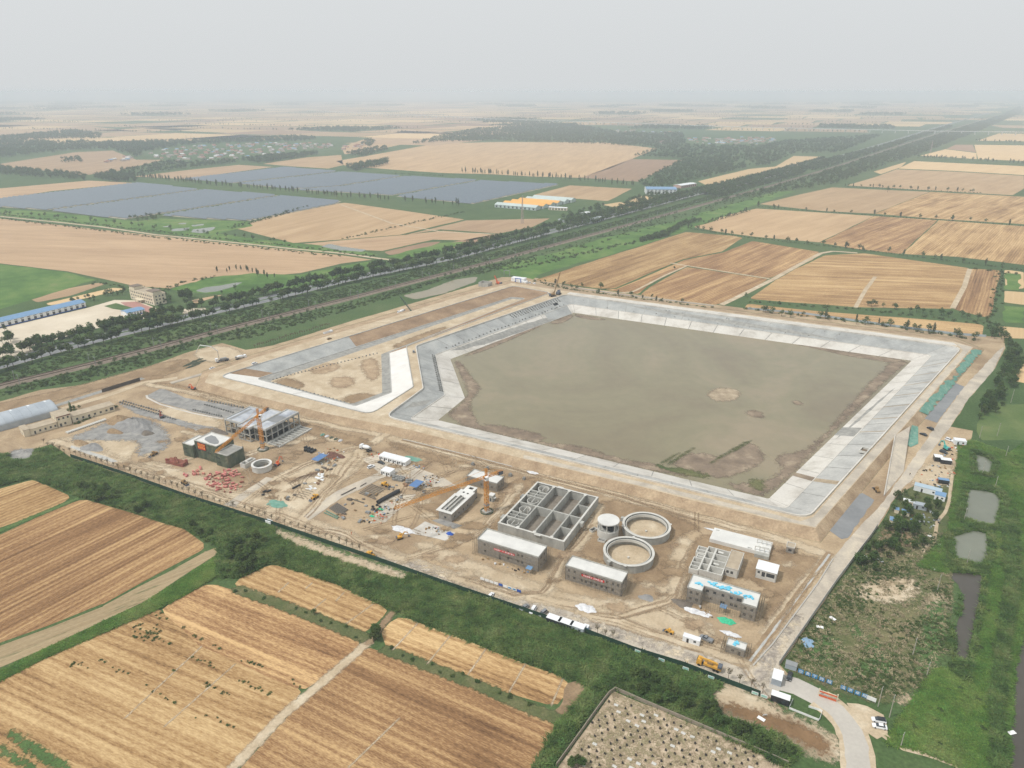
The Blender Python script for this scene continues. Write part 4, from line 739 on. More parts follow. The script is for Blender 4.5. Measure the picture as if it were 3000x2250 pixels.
def tree_meshes(kind, seed, n=None):
    r = np.random.default_rng(seed); t = MB(); c = MB()
    if kind == 'broad':                    # unit height 1 m, scaled on placing
        t.tube((0, 0, -.02), (.01, .01, .38), .022, 6, .015)
        for k in range(5):
            a = 2 * math.pi * k / 5 + r.uniform(-.4, .4); t.tube((.01, .01, .28 + .03 * k), (.22 * math.cos(a), .22 * math.sin(a), .52 + .07 * k), .009, 4, .004)
        blobs = [(0, 0, .62, .24, .24, .26)] + [(.2 * math.cos(a), .2 * math.sin(a), r.uniform(.42, .76), r.uniform(.13, .2), r.uniform(.13, .2), r.uniform(.12, .18)) for a in r.uniform(0, 6.28, 7)] + [(r.uniform(-.06, .06), r.uniform(-.06, .06), .86, .13, .13, .12)]
        leaves(c, blobs, n or 420, .085, r); m = M_leaf
    elif kind == 'poplar':
        t.tube((0, 0, -.02), (.005, 0, .85), .014, 6, .005)
        for k in range(6):
            a = 2.4 * k; z = .25 + .09 * k; t.tube((0, 0, z), (.07 * math.cos(a), .07 * math.sin(a), z + .16), .005, 4, .002)
        blobs = [(r.uniform(-.025, .025), r.uniform(-.025, .025), z, .095 * f, .095 * f, .11) for z, f in ((.3, .7), (.42, 1), (.55, 1.1), (.68, 1), (.8, .75), (.9, .45))]
        leaves(c, blobs, n or 260, .055, r); m = M_leafgrey
    elif kind == 'shrub':
        for k in range(4): t.tube((0, 0, -.02), (r.uniform(-.25, .25), r.uniform(-.25, .25), .5), .025, 4, .008)
        blobs = [(r.uniform(-.42, .42), r.uniform(-.42, .42), r.uniform(.25, .5), r.uniform(.22, .36), r.uniform(.22, .36), r.uniform(.2, .42)) for _ in range(7)]
        leaves(c, blobs, n or 200, .17, r); m = M_leafdark
    elif kind == 'cypress':
        t.tube((0, 0, -.02), (0, 0, .6), .02, 5, .01)
        blobs = [(0, 0, z, .13 * f, .13 * f, .1) for z, f in ((.14, 1), (.27, 1.05), (.42, .95), (.58, .8), (.73, .58), (.88, .32))]
        leaves(c, blobs, n or 220, .06, r); m = M_leafdark
    return t.mesh(kind + '_trunk', M_bark), c.mesh(kind + '_crown', m)
TM = {k: [tree_meshes(k, 40 + i * 7 + len(k)) for i in range(4)] for k in ('broad', 'poplar', 'shrub', 'cypress')}
def merged(kind, seed, n):
    a, b = tree_meshes(kind, seed, n); bm = bmesh.new(); bm.from_mesh(a); nf = len(bm.faces); bm.from_mesh(b); bm.faces.ensure_lookup_table()
    for i, f in enumerate(bm.faces): f.material_index = 0 if i < nf else 1
    me = bpy.data.meshes.new(kind + '_far'); bm.to_mesh(me); bm.free(); me.materials.append(a.materials[0]); me.materials.append(b.materials[0]); return me
def tuft(seed, m, n, h, w, lean=.35):
    r = np.random.default_rng(seed); mb = MB()
    for _ in range(n):
        x, y = r.uniform(-w, w, 2); a = r.uniform(0, 6.28); k = h * r.uniform(.6, 1.1); b = r.uniform(.06, .13) * (h ** .5) * 1.5; lx, ly = r.normal(0, lean, 2) * k * .6; ca, sa = math.cos(a) * b, math.sin(a) * b
        px, py = -ly, lx; l = math.hypot(px, py) + 1e-6; px, py = px / l * b, py / l * b           # blade width lies across its lean
        mb.add([(x - px, y - py, 0), (x + px, y + py, 0), (x + px + lx * .45, y + py + ly * .45, k * .72), (x - px + lx * .45, y - py + ly * .45, k * .72), (x + lx * 1.35 + px * .3, y + ly * 1.35 + py * .3, k * .9)], [(0, 1, 2, 3), (3, 2, 4)])
    return mb.mesh('tuft', m)
FAR = {k: [merged(k, 90 + i * 5, nn) for i in range(3)] for k, nn in (('broad', 150), ('poplar', 90), ('shrub', 80), ('cypress', 90))}
FAR['reed'] = [tuft(300 + i, M_reed, 18, 1.0, .9, 1.3) for i in range(3)]; FAR['grass'] = [tuft(310 + i, M_grass, 18, .55, .8, 1.5) for i in range(3)]; FAR['stalk'] = [tuft(320 + i, M_drystalk, 14, .5, .7, 1.2) for i in range(2)]
PROTO = {}
for k, ml in FAR.items():
    cl = bpy.data.collections.new('plants_' + k); PROTO[k] = cl
    for i, me in enumerate(ml): cl.objects.link(bpy.data.objects.new('%s_%d' % (k, i), me))
def scatter(name, kind, pts, scl, label, cat, sx=None):
    """one object of uncountable plants: points carrying plant instances"""
    pts = np.asarray(pts, float)
    if len(pts) == 0: return
    if pts.shape[1] == 2: pts = np.c_[pts, np.zeros(len(pts))]
    me = bpy.data.meshes.new(name); me.vertices.add(len(pts)); me.vertices.foreach_set('co', pts.astype(np.float32).ravel())
    for nm, tp, val in (('scl', 'FLOAT', np.asarray(scl, np.float32)), ('rot', 'FLOAT', rng.uniform(0, 6.28, len(pts)).astype(np.float32)), ('pick', 'INT', rng.integers(0, 64, len(pts)).astype(np.int32))):
        a = me.attributes.new(nm, tp, 'POINT'); a.data.foreach_set('value', val)
    wd = np.asarray(sx if sx is not None else scl, np.float32); a = me.attributes.new('wid', 'FLOAT', 'POINT'); a.data.foreach_set('value', wd)
    o = bpy.data.objects.new(name, me); link(o); tag(o, label, cat, kind='stuff')
    g = bpy.data.node_groups.new('grow_' + kind, 'GeometryNodeTree'); g.interface.new_socket('Geometry', in_out='INPUT', socket_type='NodeSocketGeometry'); g.interface.new_socket('Geometry', in_out='OUTPUT', socket_type='NodeSocketGeometry')
    N, L = g.nodes, g.links; gi, go = N.new('NodeGroupInput'), N.new('NodeGroupOutput'); ip = N.new('GeometryNodeInstanceOnPoints'); ci = N.new('GeometryNodeCollectionInfo')
    ci.inputs[0].default_value = PROTO[kind]; ci.inputs[1].default_value = True; ci.inputs[2].default_value = True
    def at(n_, t='FLOAT'): a = N.new('GeometryNodeInputNamedAttribute'); a.data_type = t; a.inputs[0].default_value = n_; return a.outputs[0]
    cr, cs = N.new('ShaderNodeCombineXYZ'), N.new('ShaderNodeCombineXYZ'); L.new(at('rot'), cr.inputs[2]); w_ = at('wid'); L.new(w_, cs.inputs[0]); L.new(w_, cs.inputs[1]); L.new(at('scl'), cs.inputs[2])
    L.new(gi.outputs[0], ip.inputs['Points']); L.new(ci.outputs[0], ip.inputs['Instance']); ip.inputs['Pick Instance'].default_value = True; L.new(at('pick', 'INT'), ip.inputs['Instance Index'])
    er = N.new('FunctionNodeEulerToRotation'); L.new(cr.outputs[0], er.inputs[0]); L.new(er.outputs[0], ip.inputs['Rotation']); L.new(cs.outputs[0], ip.inputs['Scale']); L.new(ip.outputs[0], go.inputs[0])
    md = o.modifiers.new('plants', 'NODES'); md.node_group = g
    return o
# ---- countable trees: gathered first, the 300 that show largest of each kind become single trees
TREES = {k: [] for k in TM}
def tree(kind, p, h, label, group, w=1.0): TREES[kind].append((p[0], p[1], h, w * random.uniform(.85, 1.2), label, group))
def tree_row(kind, pl, spacing, h, label, group, jit=1.5, gap=.08, w=1.0, world=False):
    for p in resample(pl if world else [P(*q) for q in pl], spacing):
        if random.random() < gap: continue
        tree(kind, (p.x + random.gauss(0, jit), p.y + random.gauss(0, jit)), h * random.uniform(.72, 1.18), label, group, w)
def tree_area(kind, px, n, h, label, group, w=1.0):
    for q in rand_in(PP(px), n): tree(kind, q, h * random.uniform(.65, 1.25), label, group, w)
hw_cut = [p for p in hw_s if p.y < 2400]
tree_row('broad', offset(hw_cut, -14.5), 6.8, 11, 'round green tree in the row between highway and railway', 'trees along the railway side of the highway', gap=.08, world=True, w=1.3)
tree_row('broad', offset(hw_cut, 14), 6.5, 11.5, 'leafy tree in the row on the field side of the highway', 'trees along the field side of the highway', gap=.1, world=True, w=1.2)
tree_row('broad', offset(hw_cut, 21), 8, 9.5, 'leafy tree in the second row behind the highway', 'second row of trees behind the highway', jit=2.5, gap=.25, world=True)
tree_row('cypress', offset([p for p in hw_s if p.y < 1100], -11.8), 17, 3.6, 'small dark cypress at the edge of the highway', 'cypresses along the highway', jit=.6, gap=.4, world=True)
for px, n_, h, lab in (([(60, 1010), (100, 1000), (160, 985), (280, 955), (300, 965), (150, 1005), (70, 1025)], 12, 7, 'round tree at the edge of the pale empty yard'), ([(300, 960), (480, 905), (520, 915), (500, 935), (320, 985)], 22, 8, 'leafy tree between the blue-roofed office and the highway'),
                       ([(455, 880), (475, 870), (500, 885), (480, 900)], 5, 9, 'tall leafy tree beside the three-storey cream building'), ([(530, 880), (560, 865), (570, 880), (545, 895)], 4, 10, 'large tree in the rough ground past the cream building'),
                       ([(200, 885), (320, 855), (372, 850), (370, 862), (300, 880), (230, 900)], 22, 6, 'bushy tree behind the long blue-roofed shed')):
    tree_area('broad', px, n_, h, lab, lab + 's')
tree_area('broad', [(0, 975), (20, 970), (40, 1000), (0, 1020)], 5, 9, 'big tree at the lower edge of the pale yard', 'trees by the yard corner')
tree_row('poplar', [(640, 800), (700, 792), (760, 805), (808, 818)], 7, 8, 'slim tree on the bank above the small grey pond', 'trees above the small pond', jit=2, w=1.3)
tree_row('broad', [(2510, 893), (2600, 903), (2700, 918), (2790, 930), (2865, 940)], 6, 7.5, 'bushy tree in the hedge below the wide stubble field', 'hedge trees below the wide stubble field', jit=2, gap=.1, w=1.1)
tree_row('broad', [(2230, 915), (2330, 928), (2430, 938), (2520, 950), (2640, 962), (2760, 978), (2870, 1000)], 6.5, 7.5, 'bushy tree along the back fence of the reservoir', 'trees along the back fence', jit=2.2, gap=.22, w=1.05)
tree_row('poplar', [(2430, 935), (2600, 955), (2800, 985)], 22, 10, 'slim tall tree along the back fence of the reservoir', 'slim trees along the back fence', jit=2, w=1.2)
tree_area('broad', [(2890, 955), (2930, 960), (2965, 1010), (2995, 1060), (2965, 1130), (2905, 1200), (2865, 1235), (2855, 1228), (2920, 1110), (2955, 1020), (2900, 985)], 95, 7, 'tree in the thicket beyond the perimeter road', 'thicket beyond the perimeter road')
tree_area('broad', [(2640, 1430), (2660, 1430), (2690, 1470), (2740, 1490), (2765, 1530), (2700, 1560), (2705, 1600), (2640, 1640), (2560, 1625), (2575, 1560), (2620, 1480)], 34, 5.6, 'leafy tree among the tin sheds by the perimeter road', 'trees among the tin sheds', w=.95)
tree_area('broad', [(2550, 1600), (2620, 1590), (2600, 1650), (2530, 1690), (2500, 1670)], 16, 5, 'low leafy tree outside the perimeter wall', 'low trees outside the perimeter wall')
tree_area('broad', [(1790, 1985), (1900, 1972), (2050, 2058), (2130, 2098), (2230, 2160), (2330, 2215), (2290, 2222), (2000, 2095), (1850, 2036)], 62, 4.2, 'dark bushy tree along the cemetery wall', 'trees along the cemetery wall', w=1.1)
tree_area('broad', [(1720, 2190), (1750, 2215), (1740, 2260), (1650, 2260), (1660, 2240)], 7, 3.5, 'small tree growing inside the cemetery corner', 'small trees in the cemetery corner')
tree_area('broad', [(220, 1425), (300, 1402), (350, 1435), (360, 1480), (300, 1478), (240, 1455)], 20, 4.4, 'dark bush in the reed strip at the end of the stubble field', 'dark bushes at the field end', w=1.25)
tree_area('broad', [(370, 1470), (420, 1465), (440, 1495), (400, 1510)], 8, 4.2, 'dark bush in the reeds under the row of saplings', 'dark bushes in the reeds')
tree_area('broad', [(640, 1650), (680, 1590), (750, 1568), (812, 1600), (790, 1645), (705, 1695), (650, 1700)], 40, 4.6, 'dark bush in the thicket where the green ditch meets the reeds', 'thicket at the ditch mouth', w=1.25)
tree_area('broad', [(545, 1540), (570, 1530), (620, 1570), (600, 1590)], 8, 4, 'small dark bush at the rounded corner of the brown field', 'small bushes at the field corner')
tree_area('broad', [(1080, 1850), (1110, 1850), (1115, 1880), (1095, 1890)], 4, 4.6, 'dense green bush where the farm tracks cross', 'bushes at the track crossing', w=1.2)
for px, lab in (((920, 1800), 'single small bush on the weedy baulk'), ((145, 1415), 'single bush at the corner of the far left stubble field')): tree('broad', P2(*px), 3, lab, None, 1.2)
tree_row('shrub', [(705, 1730), (820, 1772), (960, 1827), (1060, 1866)], 4.5, 1.5, 'low weed clump along the field baulk', 'weed clumps along the baulks', jit=1.2, gap=.3)
tree_row('shrub', [(1140, 1908), (1260, 1950), (1400, 2008), (1560, 2078)], 4.5, 1.4, 'low weed clump along the field baulk', 'weed clumps along the baulks', jit=1.2, gap=.3)
for px, n_, h, lab in (([(150, 1215), (230, 1195), (245, 1200), (180, 1235)], 9, 4, 'dark leafy tree against the cream office wing'), ([(205, 1195), (215, 1190), (225, 1215), (210, 1225)], 4, 6, 'dark conifer beside the two-storey cream block')): tree_area('cypress' if n_ == 4 else 'broad', px, n_, h, lab, lab + 's')
tree_row('shrub', [(222, 1243), (290, 1214), (345, 1190)], 1.6, 1.8, 'clipped dark hedge clump beside the white slab row', 'hedge by the white slabs', jit=.3, gap=0)
# poplar belts and hedges
tree_row('poplar', [(410, 520), (520, 532), (640, 545)], 7, 13, 'poplar in the belt between the two solar fields', 'poplars between the solar fields', jit=3, w=1.2)
tree_row('poplar', [(650, 546), (820, 560), (1000, 578), (1200, 592), (1385, 606)], 9, 13, 'poplar in the belt between the two solar fields', 'poplars between the solar fields', jit=3, gap=.25, w=1.2)
tree_row('poplar', [(1350, 506), (1440, 512)], 6, 15, 'poplar in the row behind the solar field', 'poplars behind the solar field', jit=4); tree_row('poplar', [(1440, 512), (1600, 522), (1750, 535), (1860, 548)], 8, 15, 'poplar in the row behind the solar field', 'poplars behind the solar field', jit=3, gap=.1)
HEDGES = [([(2015, 668), (2110, 684), (2212, 698), (2500, 730), (2680, 752), (3000, 792), (3200, 820)], 16, 8, 'tree in the hedge between the stubble strips'), ([(2225, 606), (2410, 621), (2750, 644), (3000, 662), (3200, 680)], 26, 9, 'tree in the hedge between the stubble strips'),
          ([(2480, 547), (2600, 552), (2880, 566)], 12, 9, 'tree in the hedge between the stubble strips'), ([(2690, 462), (2850, 470), (3000, 480), (3200, 490)], 9, 11, 'tree in a far hedge between pale fields'), ([(2860, 414), (3000, 420), (3200, 428)], 12, 12, 'tree in a far hedge between pale fields'),
          ([(2065, 655), (2120, 640), (2195, 618)], 6, 6, 'bush on the scrubby bank inside a stubble strip'), ([(1580, 824), (1700, 854), (1850, 873), (2000, 890)], 14, 6, 'bush in the hedge behind the far reservoir corner')]
for pl, sp, h, lab in HEDGES:
    tree_row('broad', pl, sp, h, lab, lab + 's', jit=3, gap=.35, w=.9); tree_row('poplar', pl, sp * 1.5, h * 1.1, lab.replace('tree', 'slim tree').replace('bush', 'slim bush'), lab + 's, slim', jit=3, gap=.5, w=1.5)
for px, h, lab in (((1760, 848), 9, 'lone slender tree at the lower edge of a stubble field'), ((1705, 842), 6, 'lone dark bush at the lower edge of a stubble field'), ((2185, 870), 5, 'lone small tree by the dirt track bend'), ((2600, 563), 13, 'lone tall tree in a hedge of the pale strips'), ((690, 850), 7, 'lone tree on the bank of the grey pond'), ((650, 862), 5, 'lone bush beside the grey pond'), ((1975, 790), 5, 'lone tree on a stubble field ditch')): tree('broad', P2(*px), h, lab, None)
# ---- uncountable masses
BULK = {k: [] for k in ('broad', 'poplar', 'shrub')}      # x, y, h, width
def bulk_area(kind, px, dens, h, w=1.0, world=None):
    poly = world or PP(px)
    for q in rand_in(poly, int(area(poly) / dens)): k = random.uniform(.65, 1.25); BULK[kind].append((q[0], q[1], h * k, h * w * k * random.uniform(.85, 1.25)))
def bulk_row(kind, pl, sp, h, w=1.0, jit=2.0):
    for p in resample([P(*q) for q in pl], sp): k = random.uniform(.65, 1.25); BULK[kind].append((p.x + random.gauss(0, jit), p.y + random.gauss(0, jit), h * k, h * w * k))
bulk_area('shrub', [(-100, 1118), (500, 957), (1000, 845), (1500, 728), (2000, 596), (2250, 525), (2280, 530), (2000, 608), (1500, 745), (1000, 872), (500, 1000), (-100, 1148)], 9, 1.7, 1.35)
bulk_area('shrub', [(-100, 1162), (250, 1083), (700, 966), (1000, 892), (1400, 787), (1560, 750), (1580, 762), (1420, 800), (1300, 820), (1170, 865), (1000, 915), (880, 950), (720, 995), (640, 1000), (540, 1028), (420, 1072), (250, 1117), (100, 1138), (-100, 1190)], 10, 1.7, 1.35)
bulk_area('shrub', [(1560, 750), (1700, 708), (2000, 625), (2290, 545), (2320, 555), (2000, 645), (1800, 700), (1620, 765)], 120, 2.5, 1.2)
bulk_area('broad', [(2060, 645), (2000, 665), (1960, 690), (1880, 712), (1870, 706), (1950, 680), (2010, 650)], 14, 6, 1.1)
bulk_row('shrub', [(1480, 790), (1620, 765), (1800, 722), (1960, 690)], 3, 3, 1.2, 3)
for hdg in HEDGES: bulk_row('shrub', hdg[0], 5, 2.0, 1.3, 1.5)
for pl in ([(0, 628), (300, 660), (640, 700), (860, 722), (1100, 752)], [(0, 640), (450, 695), (1000, 752)], [(680, 668), (780, 642), (905, 606)], [(1010, 700), (1180, 660), (1360, 620)], [(1150, 508), (1300, 515)], [(2190, 884), (2520, 906), (2880, 950)], [(2180, 905), (2600, 955), (2880, 1000)], [(2935, 792), (2905, 935), (2890, 960)], [(280, 828), (380, 842), (500, 848)], [(640, 810), (560, 822), (490, 846)], [(1570, 826), (1700, 857), (2100, 905)], [(2850, 787), (3000, 805)]):
    bulk_row('shrub', pl, 5, 2.6, 1.3, 2.5)
bulk_row('broad', [(0, 626), (200, 642), (400, 664), (640, 690), (860, 715)], 16, 7, 1, 4); bulk_row('broad', [(680, 668), (780, 642), (905, 606)], 6, 5, 1.2, 3)
for pl, k in (([(455, 1795), (600, 1880), (720, 1940), (800, 1965), (880, 2010)], 1), ([(390, 1830), (480, 1880), (640, 1960), (760, 2020), (880, 2060)], 1), ([(235, 1905), (300, 1940), (420, 2010), (560, 2085), (720, 2150)], .7), ([(500, 1955), (600, 2010), (700, 2050)], .7)):
    for p in resample([P(*q) for q in pl], 1.1):
        if random.random() < .75 * k * (.5 + .5 * math.sin(p.x * .35 + p.y * .2)): BULK['shrub'].append((p.x + random.gauss(0, .5), p.y + random.gauss(0, .5), random.uniform(.4, 1.0), random.uniform(.6, 1.5)))
for px in ([(440, 1820), (480, 1830), (470, 1860), (400, 1850), (385, 1835)], [(380, 1850), (440, 1840), (470, 1880), (400, 1880)], [(185, 1950), (240, 1930), (265, 1955), (215, 1975)]): bulk_area('shrub', px, 5, .8, 1.3)
for o_ in (13, -11, -22):
    for p in resample(offset(RAIL, o_), 9):
        if p.y < 2600 and math.sin(p.y * .021 + o_) > -.3: k = random.uniform(2.5, 5); BULK['broad'].append((p.x + random.gauss(0, 2), p.y + random.gauss(0, 2), k, k * 1.2))
bulk_area('shrub', [(2945, 1340), (3000, 1300), (2990, 1800), (2940, 2240), (2700, 2200), (2640, 2100), (2740, 1980), (2850, 1950), (2900, 1700), (2950, 1480)], 70, 1.2, 1.6); bulk_area('broad', [(2880, 1190), (2960, 1060), (3000, 1010), (3000, 1100), (2930, 1200), (2870, 1260)], 60, 5, 1.2)
# far woods
for px, dens, h in (([(1199, 424), (1289, 400), (1398, 378), (1678, 364), (1814, 390), (2000, 392), (2010, 428), (2220, 430), (2300, 415), (2588, 396), (2460, 448), (2325, 452), (2255, 484), (2190, 490), (2120, 508), (2000, 465), (1860, 460), (1925, 433), (1778, 425), (1470, 413), (1280, 417)], 330, 12),
                    ([(2000, 468), (2190, 492), (2045, 528), (1905, 560), (1870, 535), (1925, 506)], 150, 9), ([(2010, 565), (2270, 505), (2420, 470), (2600, 424), (2780, 368), (2790, 372), (2620, 430), (2450, 484), (2289, 530), (2100, 580)], 130, 10), ([(2110, 592), (2289, 545), (2455, 494), (2640, 432), (2800, 380), (2930, 340), (2990, 310), (2995, 330), (2850, 392), (2690, 455), (2600, 482), (2450, 540), (2330, 558), (2230, 575)], 130, 9),
                    ([(0, 403), (220, 384), (300, 396), (290, 408), (150, 408), (0, 420), (-200, 425), (-200, 408)], 350, 15), ([(-200, 430), (0, 416), (330, 419), (500, 416), (700, 411), (870, 401), (930, 406), (900, 414), (720, 418), (560, 424), (420, 447), (400, 462), (330, 440), (220, 440), (0, 464), (-200, 480)], 300, 14), ([(0, 492), (80, 498), (255, 516), (250, 528), (120, 520), (0, 512)], 130, 11), ([(275, 522), (330, 508), (400, 520), (400, 535), (310, 532)], 100, 12), ([(330, 505), (480, 478), (700, 470), (700, 478), (540, 495), (400, 515)], 260, 11),
                    ([(700, 470), (800, 458), (930, 448), (930, 455), (850, 468), (760, 482)], 160, 12), ([(1010, 492), (1080, 478), (1137, 470), (1137, 484), (1040, 502)], 100, 12), ([(1058, 425), (1080, 408), (1100, 415), (1085, 432)], 200, 12), ([(1010, 452), (1130, 430), (1140, 440), (1060, 460)], 200, 12), ([(1850, 585), (1950, 555), (2000, 560), (2010, 575), (1900, 610), (1800, 640), (1780, 625)], 130, 9), ([(1650, 640), (1760, 600), (1800, 628), (1740, 660), (1660, 665)], 120, 9), ([(180, 465), (235, 462), (245, 475), (180, 478)], 150, 9), ([(380, 640), (470, 628), (465, 645), (390, 652)], 130, 7)):
    bulk_area('broad', px, dens, h, 1.15)
# ---- the far plain: fields, woods and belts laid out on the country's own grid
FARK = [Fr, Pk, Ri, Fr, Ri, Pk, Ba]; village_spots = []
corr = [P2(*q) for q in [(2150, 545), (2450, 475), (2640, 425), (2920, 338), (3000, 300)]]
busy = [PP(q) for q in ([(-400, 440), (950, 400), (1150, 430), (1280, 405), (1700, 362), (2260, 390), (2600, 385), (2800, 380), (3500, 380), (3500, 2500), (-400, 2500)],)]
gu, gv = Vector((math.cos(math.radians(-20)), math.sin(math.radians(-20)))), Vector((math.cos(math.radians(62)), math.sin(math.radians(62))))
random.seed(23); nf = 0
for iu in range(-40, 46):
    for iv in range(2, 60):
        w_, d_ = 430.0, 330.0 + 9 * iv; c = gu * (iu * w_ + (iv % 3) * 120) + gv * (iv * 330 + 4.5 * iv * iv)
        if c.y < 1500 or c.y > 16000 or abs(c.x) > c.y * .85 + 300: continue
        if bool(inside(busy[0], np.array([c.x]), np.array([c.y]))[0]): continue
        if seg_dist(np.array([c.x]), np.array([c.y]), corr, False)[0] < 190: continue
        hu, hv = w_ * random.uniform(.45, .498), d_ * random.uniform(.43, .49); sk = random.uniform(-40, 40)
        q = [c - gu * hu - gv * hv, c + gu * hu - gv * hv + gv * random.uniform(-25, 25), c + gu * (hu + sk) + gv * hv, c - gu * (hu - sk) + gv * hv]
        k = random.random(); fade = 1 if c.y < 9000 else .6
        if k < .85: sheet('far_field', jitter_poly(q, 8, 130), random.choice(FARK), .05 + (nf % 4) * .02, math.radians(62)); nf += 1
        elif k < .95: bulk_area('broad', None, 520 if c.y < 6000 else 1500, 16 if c.y < 6000 else 24, 1.3, world=q)
        else: village_spots.append(c)
        if random.random() < .55 and c.y < 9000:
            a, b = q[0], q[1]; n_ = int((b - a).length / 22)
            for j in range(n_):
                if random.random() < .75: p = a.lerp(b, j / n_); BULK['broad' if random.random() < .6 else 'poplar'].append((p.x, p.y + random.uniform(-8, 8), random.uniform(9, 17), random.uniform(9, 16)))
random.seed(31)
def not_on(poly_list, arr): 
    m = np.ones(len(arr), bool)
    for pl in poly_list: m &= ~inside(pl, arr[:, 0], arr[:, 1])
    return m
def build_trees():
    for kind, lst in TREES.items():
        if not lst: continue
        lst.sort(key=lambda t: -t[2] / math.hypot(t[0], t[1], 190)); name = {'broad': 'leafy_tree', 'poplar': 'poplar_tree', 'shrub': 'weed_clump', 'cypress': 'cypress_tree'}[kind]
        for i, (x, y, h, w, lab, grp) in enumerate(lst[:300]):
            t_, c_ = TM[kind][i % 4]; o = empty(name, (x, y, 0), random.uniform(0, 6.28), lab, {'broad': 'tree', 'poplar': 'tree', 'shrub': 'bush', 'cypress': 'tree'}[kind], grp)
            o.scale = (h * w, h * w, h)
            for nm, me in (('trunk' if kind != 'shrub' else 'stem', t_), ('crown' if kind != 'shrub' else 'foliage', c_)): link(bpy.data.objects.new(nm, me), o)
        for (x, y, h, w, lab, grp) in lst[300:]: BULK['shrub' if kind in ('shrub', 'cypress') else kind].append((x, y, h, h * w))
    for kind, lst in BULK.items():
        a = np.array(lst); scatter({'broad': 'woodland', 'poplar': 'poplar_belts', 'shrub': 'scrub'}[kind], kind, a[:, :2], a[:, 2], {'broad': 'hazy woods and tree belts across the far plain', 'poplar': 'distant belts of slim poplars between the fields', 'shrub': 'green scrub along the railway, ditches and hedges'}[kind], {'broad': 'woodland', 'poplar': 'trees', 'shrub': 'scrub'}[kind], a[:, 3])
build_trees()
# reeds and grass
REED = PP([(-150, 1345), (60, 1328), (150, 1312), (206, 1348)] + [(x, y + 8) for x, y in FENCE_PX[1:]] + [(2090, 2050), (2080, 2100), (2260, 2150), (2340, 2200), (2300, 2245), (2000, 2095), (1793, 2010), (1740, 2058), (1690, 2130), (1600, 2280), (1562, 2258), (1642, 2122), (1735, 2010), (1650, 1980), (1250, 1830), (1150, 1785), (980, 1707), (795, 1647), (700, 1694), (640, 1690), (640, 1600), (610, 1585), (545, 1548), (400, 1501), (238, 1456), (98, 1400), (-150, 1460)])
spoil = [PP([(805, 1545), (900, 1580), (1125, 1657), (1200, 1685), (1190, 1704), (1100, 1684), (1000, 1648), (880, 1608), (800, 1568)]), PP([(2075, 2045), (2130, 1985), (2250, 2055), (2330, 2100), (2470, 2190), (2460, 2225), (2330, 2180), (2150, 2105)]), PP([(20, 1312), (110, 1318), (90, 1350), (25, 1352)])]
q = rand_in(REED, 27000); q = q[not_on(spoil, q)]
clump = np.sin(q[:, 0] * .13 + 1.3 * np.sin(q[:, 1] * .09)) * np.cos(q[:, 1] * .17 + np.sin(q[:, 0] * .07)); h = 1.05 + .7 * clump + rng.normal(0, .5, len(q))
scatter('reed_bed', 'reed', q, np.clip(h, .4, 3.0), 'dense dark green reeds between the stubble fields and the site fence', 'reeds', np.full(len(q), 1.15))
GR = [PP([(2945, 1340), (3000, 1300), (3080, 1270), (3080, 1850), (3000, 1830), (2970, 1950), (2950, 2260), (2840, 2260), (2700, 2200), (2600, 2180), (2640, 2100), (2700, 2020), (2740, 1960), (2835, 1962), (2862, 1860), (2893, 1700), (2910, 1580), (2950, 1480)]),
      PP([(2810, 1300), (2850, 1290), (2960, 1330), (2950, 1480), (2910, 1590), (2890, 1690), (2780, 1680), (2690, 1660), (2780, 1560), (2800, 1420)]), PP([(-150, 2045), (0, 1970), (430, 1768), (640, 1630), (690, 1600), (700, 1650), (600, 1708), (470, 1780), (140, 1922), (-150, 2068)])]
ponds = [PP(p) for p in ([(2853, 1329), (2887, 1336), (2914, 1356), (2904, 1390), (2856, 1384)], [(2835, 1430), (2917, 1443), (2938, 1468), (2920, 1539), (2868, 1537), (2820, 1516)], [(2788, 1570), (2850, 1552), (2898, 1563), (2897, 1637), (2872, 1660), (2794, 1634)], [(2775, 1674), (2879, 1682), (2882, 1704), (2870, 1775), (2853, 1852), (2838, 1944), (2796, 1919), (2794, 1845), (2820, 1772), (2813, 1729)])]
tot = []
for g_, n_ in zip(GR, (19000, 9000, 5000)): tot.append(rand_in(g_, n_))
q = np.vstack(tot); q = q[not_on(ponds, q)]
rb = [rand_in([sum(pp, Vector((0, 0))) / len(pp) + (v - sum(pp, Vector((0, 0))) / len(pp)) * 1.3 for v in pp], 900) for pp in ponds]; rb.append(rand_in(PP([(2935, 1500), (2975, 1500), (2985, 1700), (2950, 1900), (2935, 2100), (2945, 2250), (2915, 2250), (2905, 2050), (2930, 1850), (2950, 1700)]), 2600)); rb = np.vstack(rb); rb = rb[not_on(ponds, rb)]
scatter('pond_reeds', 'reed', rb, rng.uniform(.7, 2.0, len(rb)), 'grey-green reeds fringing the ponds and the stream', 'reeds', np.full(len(rb), 1.1))
scatter('meadow_grass', 'grass', q, np.clip(1.0 + .6 * np.sin(q[:, 0] * .2) * np.cos(q[:, 1] * .23) + rng.normal(0, .25, len(q)), .4, 2.2), 'bright green long grass round the ponds and along the ditch', 'grass', np.full(len(q), 1.2))
WASTE = PP([(2460, 1712), (2560, 1582), (2640, 1520), (2700, 1560), (2790, 1560), (2785, 1760), (2775, 1900), (2720, 2000), (2600, 2050), (2440, 2020), (2310, 1955), (2335, 1880)])
q = rand_in(WASTE, 2600); cl = np.sin(q[:, 0] * .11 + 2) * np.cos(q[:, 1] * .14); m_ = cl + rng.normal(0, .4, len(q)) > .15; scatter('waste_scrub', 'shrub', q[m_], rng.uniform(.3, 1.0, m_.sum()), 'patchy dark weeds on the waste ground outside the wall', 'weeds', rng.uniform(.7, 1.9, m_.sum()))
